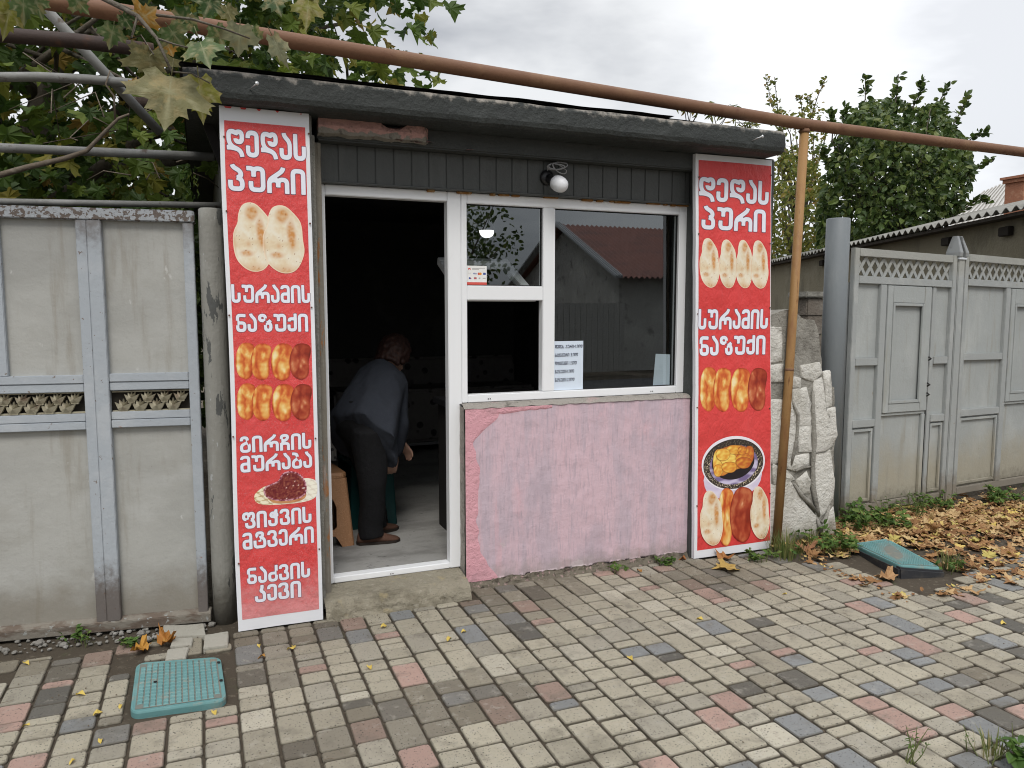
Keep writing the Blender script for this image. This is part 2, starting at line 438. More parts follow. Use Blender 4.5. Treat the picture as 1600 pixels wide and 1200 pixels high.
# beam over the opening, panelled fascia below it
bm_ = MB(); bm_.box(0.565, 2.862, 4.02, 4.30, 2.452, 2.556)
bm_.build('beam', M_DARK, shop, bevel=0.008)
fs = MB()
x = 0.583
k = 0
while x < 2.858:
    wd = 0.0975 + 0.002 * math.sin(k * 2.3); x1 = min(x + wd, 2.859)
    fs.box(x + 0.0022, x1 - 0.0022, 4.100, 4.13, 2.262, 2.4515)
    x = x1; k += 1
fs.box(0.583, 2.859, 4.106, 4.14, 2.262, 2.4515)
fs.box(0.583, 2.859, 4.088, 4.139, 2.2525, 2.2615)    # bottom batten
M_CLAD = mat('dark_cladding_paint', (0.078, 0.082, 0.079), [((0.11, 0.115, 0.11), 'noise', (14, 3, 2), 0.5, 0.75, 0.6), ((0.17, 0.16, 0.15), 'noise', 45, 0.74, 0.8, 0.5)], 0.5, bump=(40, 0.003))
fs.build('cladding', M_CLAD, shop, bevel=0.0025)
# foam and rust line between cladding and frames
r2 = random.Random(3); FOAM = []
x = 0.62
while x < 2.84:
    l_ = r2.uniform(0.02, 0.09)
    if r2.random() < (0.4 if x < 1.5 else 0.9): FOAM.append((x, x + l_, 4.112, 4.15, 2.2465 - r2.uniform(0, 0.006), 2.2522))
    x += l_ + r2.uniform(0, 0.05)
M_FOAM = mat('old_foam', (0.28, 0.13, 0.04), [((0.45, 0.33, 0.18), 'noise', 30, 0.5, 0.65, 0.8), ((0.06, 0.03, 0.015), 'noise', 50, 0.58, 0.7, 0.8)], 0.95, bump=(90, 0.006))
# broken concrete lintel with flaking pink paint
M_FLAKE = mat('flaking_pink_paint', (0.26, 0.24, 0.21), [((0.50, 0.29, 0.26), 'zhigh', (14, 14, 14), 2.497, 2.505, 1.0), ((0.12, 0.105, 0.09), 'noise', 26, 0.58, 0.7, 0.8)], 0.9, bump=[(40, 0.012), (12, 0.02)])
lt = MB()
def lint_edge(u): return 0.012 * nz(u * 9, 2) + 0.006 * nz(u * 30, 1)
prof = [(4.06, 2.556), (3.972, 2.556), (3.966, 2.512), (3.975, 2.478), (4.05, 2.466), (4.12, 2.466)]
rings = []
for i in range(41):
    u = i / 40; x = 0.566 + u * 0.585
    rr = []
    for j, (y, z) in enumerate(prof):
        k = 1.0 - (0.75 * sstep(0.93, 1.0, u) if 0 < j < 4 else 0)
        zz = z + (lint_edge(u) if 1 < j < 5 else 0)
        if j in (0, 1): zz = 2.556 - (0.03 * sstep(0.5, 0.62, u) * (1 - sstep(0.7, 0.8, u)) if j == 1 else 0)
        rr.append((x, 4.05 + (y - 4.05) * k + 0.006 * nz(u * 20, j), zz))
    rings.append(rr)
lt.loft(rings)
lt.build('broken_lintel', M_FLAKE, shop, fix=True)
r2 = random.Random(5)
for i in range(12):      # loose paint flakes along the break
    x = r2.uniform(0.6, 1.36); z = 2.452 if x > 1.15 else 2.47 + r2.uniform(0, .02)
    a = r2.uniform(0.015, 0.06)
    f1 = MB(); f1.add([(x, 3.99 - r2.uniform(0, .012), z), (x + a, 3.985, z + r2.uniform(-.004, .006)), (x + a * .8, 4.015, z + 0.012), (x + a * .2, 4.017, z + r2.uniform(0.004, .02))], [(0, 1, 2, 3)]); f1.build('paint_flake', mat('pink_flake', (0.46, 0.27, 0.25), rough=0.8), shop)

for q in FOAM: MB().box(*q).build('sealant_foam', M_FOAM, shop)
# roof slab, painted front edge, felt on top
M_SLAB = mat('slab_paint', (0.036, 0.040, 0.038), [((0.058, 0.063, 0.06), 'noise', 2.5, 0.45, 0.75, 0.7), ((0.026, 0.028, 0.028), 'noise', (6, 6, 2), 0.55, 0.7, 0.6), ((0.19, 0.18, 0.165), 'noise', (25, 25, 4), 0.70, 0.8, 0.55), ((0.36, 0.33, 0.29), 'zhigh', 16, 2.655, 2.69, 0.9), ((0.24, 0.23, 0.21), 'noise', 60, 0.75, 0.8, 0.7)], 0.62, bump=[(55, 0.006), (9, 0.022)])
NX = 120
rings = []
for i in range(NX + 1):
    x = -0.045 + 3.445 * i / NX
    e = 0.006 * nz(x * 7, 1) + 0.003 * nz(x * 25, 2)
    endr = sstep(3.33, 3.40, x)
    endl = sstep(0.0, -0.045, x)
    zt, zb = 2.684 + 0.004 * nz(x * 3, 7) - 0.035 * endr, 2.549 + e * 0.7 + 0.02 * endr
    yf = 3.80 + 0.004 * nz(x * 4, 4) + 0.09 * endr + 0.02 * endl
    prof = [(8.45, zb), (3.93, zb), (yf + 0.03, zb), (yf + 0.008, zb + 0.012), (yf, zb + 0.035), (yf, (zt + zb) / 2), (yf, zt - 0.022), (yf + 0.004 + abs(e), zt - 0.006), (yf + 0.02 + abs(e) * 2, zt), (4.2, zt + 0.004), (8.45, zt)]
    rings.append([(x, y + 0.003 * nz(x * 9, y * 9, z * 20), z + 0.002 * nz(x * 14, y * 9, z * 30)) for y, z in prof])
slab = MB(); slab.loft(rings)
slab.build('roof_slab', M_SLAB, shop, fix=True, smooth=False)
felt = MB()
felt.grid(lambda u, v: (-0.06 + 3.2 * u, 3.815 + 0.025 * nz(u * 9) + 0.05 * sstep(0.7, 1, u) + (4.6) * v, 2.690 + 0.004 * nz(u * 12, v * 3, 2) + 0.003 * (1 - v)), 90, 6)
felt.grid(lambda u, v: (-0.06 + 2.6 * u, 3.805 + 0.02 * nz(u * 7, 4) + (4.6) * v, 2.699 + 0.004 * nz(u * 15, v * 3, 9)), 90, 6)
felt.build('roofing_felt', mat('bitumen_felt', (0.012, 0.012, 0.013), [((0.05, 0.047, 0.04), 'noise', 8, 0.55, 0.75, 0.6)], 0.7, bump=(60, 0.008)), shop)
for x in (0.252, 3.10):
    nl = MB(); z = 2.615
    nl.tube([(x - 0.015, 3.80, z - 0.012), (x, 3.775, z), (x + 0.012, 3.745, z + 0.004)], 0.003, 6)
    nl.lathe((x + 0.013, 3.742, z + 0.0045), [(0.001, 0), (0.0095, 0), (0.0095, 0.003), (0.001, 0.004)], 10, axis=(0.2, -1, 0.05))
    nl.build('nail', mat('zinc', (0.6, 0.6, 0.6), rough=0.35, metal=0.7), shop, smooth=True)

# wood and concrete strips beside the doorway
tr = MB()
tr.box(0.531, 0.548, 3.985, 4.2, 0.02, 2.465)
tr.build('concrete_reveal', M_CONC, shop, bevel=0.003)
wd = MB(); wd.box(0.550, 0.584, 4.035, 4.2, 0.085, 2.44)
wd.build('wooden_jamb', mat('flaking_wood', (0.215, 0.195, 0.16), [((0.33, 0.14, 0.045), 'noise', (12, 12, 3.0), 0.56, 0.60, 0.9), ((0.36, 0.35, 0.33), 'noise', (20, 20, 2), 0.6, 0.7, 0.7), ((0.07, 0.055, 0.04), 'noise', (60, 60, 3), 0.6, 0.7, 0.8)], 0.85, bump=(40, 0.006)), shop, bevel=0.003)

# pink parapet wall below the window
M_PINK = mat('pink_brushed_paint', (0.62, 0.45, 0.50),
             [((0.51, 0.41, 0.465), 'noise', (10, 10, 1.5), 0.40, 0.62, 0.9), ((0.40, 0.325, 0.375), 'noise', (85, 85, 9), 0.48, 0.70, 0.65),
              ((0.42, 0.345, 0.395), 'noise', (3.2, 3.2, 2.2), 0.52, 0.66, 0.55), ((0.66, 0.40, 0.44), 'noise', (3.4, 3.4, 1.8), 0.60, 0.70, 0.5), ((0.63, 0.40, 0.44), 'noise', (9, 9, 0.7), 0.60, 0.66, 0.5),
              ((0.22, 0.17, 0.17), 'noise', 50, 0.74, 0.80, 0.5), ((0.30, 0.255, 0.235), 'zlow', 16, 0.02, 0.15, 0.6), ((0.50, 0.44, 0.44), 'noise', (5, 5, 5), 0.66, 0.70, 0.5)], 0.85, bump=[(14, 0.008), ((60, 60, 6), 0.004)])
pk = MB()
def pink_pt(u, v):
    x = 1.352 + 1.578 * u
    z = 0.012 + 1.028 * v
    if v < 0.001: z += 0.022 + 0.022 * nz(x * 9, 3) + 0.012 * nz(x * 40, 5)
    y = 4.05 + 0.004 * nz(x * 3, z * 3) + 0.002 * nz(x * 15, z * 15)
    return (x, y, z)
pk.grid(pink_pt, 160, 60)
pk.build('pink_wall', M_PINK, shop, smooth=True)
# brighter, thicker pink along the left edge and the top corner (a second coat)
ed = MB()
def coat_w(z): return 0.075 + 0.035 * nz(z * 4, 8) + 0.022 * nz(z * 14, 3) + 0.13 * sstep(0.26, 0.0, z) + 0.13 * sstep(0.84, 1.0, z)
def edge_pt(u, v):
    z = 0.03 + 1.008 * v; wd = coat_w(z)
    x = 1.350 + wd * u
    return (x, 4.0455 + 0.004 * nz(x * 3, z * 3) + 0.002 * nz(x * 15, z * 15) + 0.004 * u ** 6 , z)
ed.grid(edge_pt, 14, 110)
def top_pt(u, v):
    x = 1.45 + 0.44 * u; h = (0.045 + 0.02 * nz(x * 9, 1) + 0.012 * nz(x * 30, 1)) * (1 - u * 0.6)
    z = 1.039 - h * (1 - v)
    return (x, 4.0455 + 0.004 * nz(x * 3, z * 3) + 0.002 * nz(x * 15, z * 15) + 0.004 * (1 - v) ** 6, z)
ed.grid(top_pt, 40, 5)
ed.build('second_paint_coat', mat('fresh_pink_paint', (0.68, 0.355, 0.40), [((0.52, 0.30, 0.33), 'noise', 8, 0.5, 0.7, 0.6), ((0.70, 0.42, 0.45), 'noise', 20, 0.6, 0.75, 0.5)], 0.8, bump=[(30, 0.012), (90, 0.006)]), shop, smooth=True)
pc = MB()                                            # concrete core: ledge and bare left return
pc.box(1.3535, 2.9285, 4.060, 4.20, -0.03, 1.038)
pc.build('parapet_core', M_CONC, shop)
lg = MB()
lg.grid(lambda u, v: (1.343 + 1.59 * u, 4.044 + 0.1 * v + 0.004 * nz(u * 30, 2), 1.040 + 0.022 * min(1, v * 4) + 0.006 * nz(u * 25, v * 4, 6)), 120, 6)
lg.grid(lambda u, v: (1.343 + 0.0045 * nz(v * 14, u * 6) , 4.046 + 0.15 * u, 0.0 + 1.05 * v), 8, 60)
lg.build('ledge', mat('ledge_mortar', (0.32, 0.295, 0.265), [((0.42, 0.3, 0.29), 'noise', 6, 0.55, 0.68, 0.7), ((0.11, 0.1, 0.085), 'noise', 14, 0.55, 0.7, 0.8)], 0.9, bump=[(40, 0.012), (90, 0.006)]), shop, smooth=True)
# crumbling footing
ft = MB()
ft.grid(lambda u, v: (1.30 + 1.63 * u, 4.047 - 0.035 * (1 - v) ** 1.5 + 0.008 * nz(u * 60, v * 3), -0.015 + (0.05 + 0.018 * nz(u * 22, 2)) * v), 200, 6)
ft.build('footing', mat('footing_dirt', (0.15, 0.13, 0.10), [((0.36, 0.25, 0.235), 'noise', (40, 40, 25), 0.56, 0.62, 0.8), ((0.05, 0.04, 0.03), 'noise', 18, 0.5, 0.66, 0.9), ((0.07, 0.09, 0.03), 'noise', 4, 0.58, 0.7, 0.6)], 0.95, bump=(60, 0.015)), shop, jitter=(0.006, 40))

# doorstep of rough concrete
st = MB()
def step_pt(u, v):
    x = 0.535 + 0.80 * u
    prof = [(3.868, -0.02), (3.885, 0.03), (3.91, 0.066), (3.96, 0.084), (4.03, 0.092), (4.10, 0.098), (4.16, 0.0985)]
    t = v * (len(prof) - 1); i = min(int(t), len(prof) - 2); f = t - i
    y = prof[i][0] * (1 - f) + prof[i + 1][0] * f; z = prof[i][1] * (1 - f) + prof[i + 1][1] * f
    sag = 0.03 * sstep(0.75, 1.0, u) * (1 - v) + 0.02 * sstep(0.2, 0, u) * (1 - v)
    y += 0.03 * sstep(0.6, 1, u) * (1 - v)
    a = 1 - 0.6 * v
    return (x, y + a * (0.012 * nz(x * 6, v * 3, 1) + 0.007 * nz(x * 25, v * 12, 2)), z - sag * 0.6 + a * (0.008 * nz(x * 7, v * 4, 5) + 0.006 * nz(x * 30, v * 14, 6)))
st.grid(step_pt, 120, 50)
st.build('doorstep', mat('rough_step_concrete', (0.30, 0.27, 0.205), [((0.16, 0.14, 0.10), 'noise', 6, 0.48, 0.68, 0.8), ((0.40, 0.37, 0.30), 'noise', 28, 0.55, 0.72, 0.6), ((0.42, 0.34, 0.18), 'noise', 9, 0.58, 0.72, 0.5), ((0.06, 0.05, 0.04), 'voronoi', 60, 0.2, 0.05, 0.5)], 0.95, bump=[(70, 0.02), (20, 0.02)]), shop, smooth=True)

# ------------------------------------------------------------------ door frame and window
def frame_bars(x0, x1, z0, z1, l, r, b, t, y0, y1, mb=None):
    m = mb or MB()
    m.box(x0, x0 + l, y0, y1, z0, z1); m.box(x1 - r, x1, y0, y1, z0, z1)
    m.box(x0 + l + .0004, x1 - r - .0004, y0 + .0012, y1 - .001, z0, z0 + b); m.box(x0 + l + .0004, x1 - r - .0004, y0 + .0012, y1 - .001, z1 - t, z1)
    return m
df = frame_bars(0.5865, 1.3585, 0.1005, 2.251, 0.026, 0.078, 0.034, 0.054, 4.128, 4.196)
df.build('door_frame', M_PVC, shop, bevel=0.004)
wf = MB()
frame_bars(1.3605, 2.866, 1.064, 2.250, 0.034, 0.056, 0.046, 0.058, 4.130, 4.195, wf)
wf.box(1.8665, 1.945, 4.1315, 4.194, 1.1105, 2.1915)
wf.box(1.395, 1.866, 4.1325, 4.193, 1.652, 1.735)
win = wf.build('window_frame', M_PVC, shop, bevel=0.004)
gk = MB()
for (a, b, c, d) in ((1.3945, 1.8665, 1.735, 2.192), (1.945, 2.81, 1.1095, 2.192)):
    frame_bars(a, b, c, d, 0.006, 0.006, 0.006, 0.006, 4.152, 4.166, gk)
gk.build('gasket', mat('black_rubber', (0.012, 0.012, 0.012), rough=0.5), win)
GLASS = glass_mat()
for (a, b, c, d) in ((1.400, 1.861, 1.7405, 2.1865), (1.9505, 2.8045, 1.115, 2.1865)):
    p = MB(); p.add([(a, 4.158, c), (b, 4.158, c), (b, 4.158, d), (a, 4.158, d)], [(0, 1, 2, 3)])
    p.build('pane', GLASS, win)
for (x, y, z) in ((1.52, 4.1297, 1.082), (1.532, 4.1297, 1.082), (2.62, 4.1297, 1.082), (2.633, 4.1297, 1.082), (0.93, 4.1287, 0.113), (0.942, 4.1287, 0.113)):
    dh = MB(); dh.lathe((x, y, z), [(0.0001, 0), (0.0035, 0.0), (0.0035, 0.001), (0.0001, 0.0012)], 8, axis=(0, -1, 0)); dh.build('drain_hole', MATS['black_rubber'], win)
# hatch sash swung up into the room
def H(u, v, d): # u across, v along the sash from the hinge
    return (1.392 + u, 4.215 + v * 0.90 + d * 0.42, 1.690 + v * 0.44 - d * 0.90)
hs = MB(H); wv, wu = 0.545, 0.478
hs.box(0, wu, 0, 0.055, 0, 0.05); hs.box(0, wu, wv - 0.055, wv, 0, 0.05)
hs.box(0, 0.055, 0.0555, wv - 0.0555, 0.001, 0.049); hs.box(wu - 0.055, wu, 0.0555, wv - 0.0555, 0.001, 0.049)
sash = hs.build('hatch_sash', M_PVC, shop, bevel=0.004)
p = MB(H); p.add([(0.055, 0.055, 0.02), (wu - 0.055, 0.055, 0.02), (wu - 0.055, wv - 0.055, 0.02), (0.055, wv - 0.055, 0.02)], [(0, 1, 2, 3)])
p.build('hatch_pane', GLASS, sash)

# ------------------------------------------------------------------ the room inside
M_ROOM = mat('dark_room_wall', (0.06, 0.058, 0.055), [((0.10, 0.095, 0.09), 'noise', 2, 0.5, 0.7, 0.7)], 0.9, bump=(20, 0.01))  # walls coloured dark so the room falls into deep shade
rm = MB()
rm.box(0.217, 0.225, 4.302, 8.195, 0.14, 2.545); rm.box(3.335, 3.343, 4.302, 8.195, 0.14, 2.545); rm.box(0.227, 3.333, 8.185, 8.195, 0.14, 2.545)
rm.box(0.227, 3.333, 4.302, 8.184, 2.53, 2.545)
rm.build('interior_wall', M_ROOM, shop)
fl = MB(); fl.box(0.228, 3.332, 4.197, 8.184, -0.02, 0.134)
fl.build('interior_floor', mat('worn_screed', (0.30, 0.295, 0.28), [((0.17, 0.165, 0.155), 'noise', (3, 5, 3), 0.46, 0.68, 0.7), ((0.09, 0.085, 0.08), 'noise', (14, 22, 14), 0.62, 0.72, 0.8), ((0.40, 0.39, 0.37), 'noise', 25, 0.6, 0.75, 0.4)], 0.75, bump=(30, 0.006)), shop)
# ================================================================== BANNERS (printed sheets on slim frames)
# stroke alphabet of the printed lettering: width, then centre lines in a box one unit high
GL = {
 'დ': (.72, [[(.63, 0), (.60, .17), (.44, .28), (.24, .34), (.10, .52), (.10, .915), (.345, .915), (.375, .80), (.375, .54), (.635, .54), (.635, .915), (.40, .915), (.375, .80)], [(.03, .31), (.22, .325), (.45, .27)]]),
 'ე': (.53, [[(.085, .72), (.085, .915), (.445, .915), (.445, .085), (.085, .085), (.085, .42)]]),
 'ა': (.52, [[(.19, 1.0), (.20, .90), (.435, .68), (.435, .085), (.085, .085), (.085, .42)]]),
 'ს': (.53, [[(.085, 1.0), (.085, .085), (.445, .085), (.445, .54)]]),
 'ი': (.58, [[(.085, 0), (.085, .915), (.495, .915), (.495, 0)]]),
 'პ': (.62, [[(.17, 1.0), (.20, .91), (.47, .78), (.50, .56), (.34, .52)], [(.34, .52), (.53, .46), (.53, .085), (.085, .085), (.085, .40)]]),
 'უ': (.72, [[(.02, .91), (.17, .915), (.28, .88), (.28, .60)], [(.28, .72), (.29, .915), (.635, .915), (.635, .085), (.17, .085), (.17, .40)]]),
 'რ': (.86, [[(.085, 0), (.085, .50), (.50, .80), (.61, .90), (.635, 1.0)], [(.10, .48), (.36, .52), (.43, .46), (.43, .24)], [(.43, .36), (.44, .535), (.775, .535), (.775, 0)]]),
 'მ': (.56, [[(.085, .78), (.085, .915), (.475, .915), (.475, .03)], [(.475, .085), (.085, .085), (.085, .50), (.475, .50)]]),
 'ნ': (.56, [[(.52, .90), (.32, .915), (.085, .915), (.085, .085), (.475, .085), (.475, .50), (.09, .50)]]),
 'ზ': (.80, [[(.40, .62), (.085, .62), (.085, .915), (.41, .915), (.41, .085), (.71, .085), (.71, .48), (.44, .48)], [(.50, .50), (.60, .53), (.70, .63)]]),
 'ქ': (.54, [[(.455, 1.0), (.455, .085), (.085, .085), (.085, .38)], [(.105, .58), (.11, .70), (.22, .72), (.45, .72)]]),
 'გ': (.60, [[(.085, .72), (.085, .915), (.41, .915), (.41, .66), (.515, .47), (.515, .085), (.085, .085), (.085, .47), (.41, .60)]]),
 'ჩ': (.57, [[(.085, 0), (.085, .915), (.44, .915), (.44, .70), (.28, .60), (.10, .59)], [(.085, .42), (.485, .42), (.485, 0)]]),
 'ბ': (.60, [[(.04, .93), (.20, .92), (.32, .86), (.32, .62), (.515, .46), (.515, .085), (.085, .085), (.085, .46), (.32, .60)]]),
 'ფ': (.74, [[(.36, .56), (.085, .56), (.085, .915), (.37, .915), (.37, .56)], [(.37, .75), (.40, .915), (.64, .915), (.64, .56), (.50, .52)], [(.50, .52), (.655, .44), (.655, .085), (.24, .085), (.24, .34)]]),
 'ჭ': (.60, [[(.46, 1.0), (.46, .085), (.085, .085), (.085, .38)], [(.46, .56), (.17, .58), (.17, .80), (.40, .82), (.46, .66)], [(.32, .66), (.58, .68)]]),
 'ვ': (.60, [[(.085, .74), (.085, .915), (.47, .915), (.47, .56), (.32, .53)], [(.32, .53), (.515, .46), (.515, .085), (.085, .085), (.085, .42)]]),
 'ტ': (.74, [[(.37, .40), (.37, .62), (.20, .70), (.20, .915), (.54, .915), (.54, .70), (.37, .62)], [(.085, .47), (.085, .085), (.655, .085), (.655, .50), (.50, .62)]]),
 'ძ': (.56, [[(.475, 1.0), (.475, .085), (.085, .085), (.085, .52), (.475, .52)]]),
 'კ': (.60, [[(.40, 1.0), (.40, .78), (.31, .66), (.515, .55), (.515, .085), (.085, .085), (.085, .36)]]),
 'ხ': (.56, [[(.085, 1.0), (.085, .085), (.475, .085), (.475, .52), (.09, .52)]]),
 'ო': (.80, [[(.085, .25), (.085, .80), (.38, .80), (.40, .6), (.40, .30)], [(.40, .6), (.42, .80), (.715, .80), (.715, .085), (.25, .085)]]),
 'ლ': (.80, [[(.40, .40), (.085, .45), (.085, .915), (.30, .915), (.38, .70)], [(.38, .70), (.45, .915), (.70, .915), (.70, .55), (.60, .2), (.2, .085)]]),
 '0': (.56, [[(.28, .085), (.085, .085), (.085, .915), (.475, .915), (.475, .085), (.27, .085)]]),
 '1': (.34, [[(.04, .80), (.22, .93), (.22, 0)]]),
 '2': (.56, [[(.085, .74), (.085, .915), (.475, .915), (.475, .58), (.10, .085), (.50, .085)]]),
 '3': (.56, [[(.085, .915), (.47, .915), (.47, .56), (.24, .53)], [(.24, .53), (.475, .46), (.475, .085), (.085, .085)]]),
 '5': (.56, [[(.47, .915), (.10, .915), (.10, .55), (.475, .55), (.475, .085), (.085, .085)]]),
 '-': (.40, [[(.05, .45), (.36, .45)]]), '.': (.22, [[(.11, 0), (.11, .16)]]), ' ': (.4, []),
 'V': (.66, [[(.085, 1), (.33, .05), (.575, 1)]]), 'I': (.22, [[(.11, 0), (.11, 1)]]), 'S': (.56, [[(.475, .75), (.475, .915), (.085, .915), (.085, .53), (.475, .47), (.475, .085), (.085, .085), (.085, .25)]]),
 'A': (.68, [[(.085, 0), (.34, .95), (.595, 0)], [(.2, .3), (.48, .3)]]),
}
def fillet(P, r=0.15, n=4):
    out = [P[0]]
    for i in range(1, len(P) - 1):
        a, b, c = np.array(P[i - 1]), np.array(P[i]), np.array(P[i + 1])
        la, lc = np.linalg.norm(a - b), np.linalg.norm(c - b)
        ra = min(r, la * (0.5 if i > 1 else 0.9)); rc = min(r, lc * (0.5 if i < len(P) - 2 else 0.9))
        p, q = b + (a - b) / la * ra, b + (c - b) / lc * rc
        for k in range(n + 1):
            t = k / n; out.append(tuple(p * (1 - t) ** 2 + b * 2 * t * (1 - t) + q * t * t))
    out.append(P[-1]); return out
def seg_sdf(X, Y, a, b):
    ax, ay = a; dx, dy = b[0] - ax, b[1] - ay
    t = np.clip(((X - ax) * dx + (Y - ay) * dy) / (dx * dx + dy * dy + 1e-12), 0, 1)
    return np.hypot(X - ax - t * dx, Y - ay - t * dy)
def glyph_field(ch, hw, cell=0.034, pad=0.1):
    wd, lines = GL[ch]
    xs = np.arange(-pad, wd + pad + cell, cell); ys = np.arange(-pad, 1 + pad + cell, cell)
    X, Y = np.meshgrid(xs, ys); D = np.full(X.shape, 9.0)
    for P in lines:
        Q = fillet(P); d = np.full(X.shape, 9.0)
        for a, b in zip(Q[:-1], Q[1:]): d = np.minimum(d, seg_sdf(X, Y, a, b))
        d = d - hw
        for e, f in ((Q[0], Q[1]), (Q[-1], Q[-2])):           # flat stroke ends
            v = np.array(e) - np.array(f); v = v / (np.linalg.norm(v) + 1e-9)
            u = (X - e[0]) * v[0] + (Y - e[1]) * v[1]
            near = np.hypot(X - e[0], Y - e[1]) < hw * 1.6
            d = np.where(near & (u > -hw), np.maximum(d, u - (hw - 0.075)), d)
        D = np.minimum(D, d)
    return xs, ys, D
def march(xs, ys, D):
    """polygons of the region D<0: vertices in grid units and faces"""
    V, idx, Fc = [], {}, []
    def vid(key, p):
        if key not in idx: idx[key] = len(V); V.append(p)
        return idx[key]
    ny, nx = D.shape
    for j in range(ny - 1):
        for i in range(nx - 1):
            cs = [(i, j), (i + 1, j), (i + 1, j + 1), (i, j + 1)]
            ds = [D[b, a] for a, b in cs]
            if min(ds) >= 0: continue
            poly = []
            for k in range(4):
                (a, b), d = cs[k], ds[k]; (a2, b2), d2 = cs[(k + 1) % 4], ds[(k + 1) % 4]
                if d < 0: poly.append(vid((a, b), (xs[a], ys[b])))
                if (d < 0) != (d2 < 0):
                    t = d / (d - d2)
                    key = (min(a, a2), min(b, b2), max(a, a2), max(b, b2))
                    poly.append(vid(key, (xs[a] + (xs[a2] - xs[a]) * t, ys[b] + (ys[b2] - ys[b]) * t)))
            if len(poly) >= 3: Fc.append(tuple(poly))
    return V, Fc
GCACHE = {}
def glyph(ch, hw, cell=0.034):
    k = (ch, hw, cell)
    if k not in GCACHE: GCACHE[k] = march(*glyph_field(ch, hw, cell))
    return GCACHE[k]
def word(mb, text, x0, x1, z0, z1, place, hw=0.082, gap=0.07, cell=0.034, depth=0.0):
    """lays text between x0..x1 and z0..z1; place(x,z,depth) -> point"""
    tot = sum(GL[c][0] for c in text) + gap * (len(text) - 1)
    sx = (x1 - x0) / tot; sz = z1 - z0; x = x0
    for c in text:
        V, Fc = glyph(c, hw, cell) if c != ' ' else ([], [])
        if V: mb.add([place(x + u * sx, z0 + v * sz, depth) for u, v in V], Fc)
        x += (GL[c][0] + gap) * sx

def poly_sdf(X, Y, P):
    d = np.full(X.shape, 9.0); ins = np.zeros(X.shape, bool); n = len(P)
    for i in range(n):
        a, b = P[i], P[(i + 1) % n]
        d = np.minimum(d, seg_sdf(X, Y, a, b))
        c = ((a[1] > Y) != (b[1] > Y)) & (X < (b[0] - a[0]) * (Y - a[1]) / (b[1] - a[1] + 1e-12) + a[0])
        ins ^= c
    return np.where(ins, -d, d)
def smooth_poly(P, n=3):
    for _ in range(n):
        Q = []
        for i in range(len(P)):
            a, b = P[i], P[(i + 1) % len(P)]
            Q += [(a[0] * .75 + b[0] * .25, a[1] * .75 + b[1] * .25), (a[0] * .25 + b[0] * .75, a[1] * .25 + b[1] * .75)]
        P = Q
    return P
def print_shape(mb, P, place, depth, colour, cell=0.0042):
    """a printed picture: region of polygon P (x,z metres), colour(u,v,d) with u,v in 0..1 of its box, d distance to the edge"""
    P = smooth_poly(P, 2)
    A = np.array(P); x0, z0 = A.min(0); x1, z1 = A.max(0)
    xs = np.arange(x0 - cell, x1 + 2 * cell, cell); ys = np.arange(z0 - cell, z1 + 2 * cell, cell)
    X, Y = np.meshgrid(xs, ys)
    V, Fc = march(xs, ys, poly_sdf(X, Y, P))
    dv = -poly_sdf(np.array([[v[0] for v in V]]), np.array([[v[1] for v in V]]), P)[0]
    mb.add([place(x, z, depth) for x, z in V], Fc)
    mb.col += [colour((x - x0) / (x1 - x0), (z - z0) / (z1 - z0), d) for (x, z), d in zip(V, dv)]

def ramp(stops, t):
    for (a, ca), (b, cb) in zip(stops[:-1], stops[1:]):
        if t <= b: return mixc(ca, cb, max(0, min(1, (t - a) / (b - a))))
    return stops[-1][1]
def bread_col(seed):
    def f(u, v, d):
        n = 0.5 + 0.55 * nz(u * 3.2 + seed, v * 6, 1); n2 = 0.5 + 0.6 * nz(u * 9, v * 15, 2 + seed); n3 = 0.5 + 0.6 * nz(u * 22, v * 34, seed)
        c = ramp([(0, (.66, .48, .27)), (.35, (.76, .62, .42)), (.6, (.82, .74, .58)), (1, (.87, .84, .76))], .5 * n + .3 * n2 + .2 * n3)
        p = max(sstep(.20, .05, math.hypot((u - .48) * .9, (v - .845) * 1.3)), sstep(.19, .05, math.hypot((u - .69 - .12 * (.6 - v)) * 1.25, (v - .57) * .6)), 0.9 * sstep(.14, .03, math.hypot((u - .33) * .6, (v - .265) * 2)), .7 * sstep(.14, .02, u + .05 * n2), .8 * sstep(.16, .0, v), .5 * sstep(.1, .0, math.hypot(u - .38, (v - .40) * 1.4)))
        p = p * (.25 + 1.1 * n2) * (.55 + .9 * n3)
        c = mixc(c, (.60, .27, .075), min(1, p * 1.0))
        if n3 > .84 and n2 > .5: c = mixc(c, (.36, .16, .05), .75)
        return mixc((.90, .74, .55), c, sstep(0.0, .006, d))
    return f
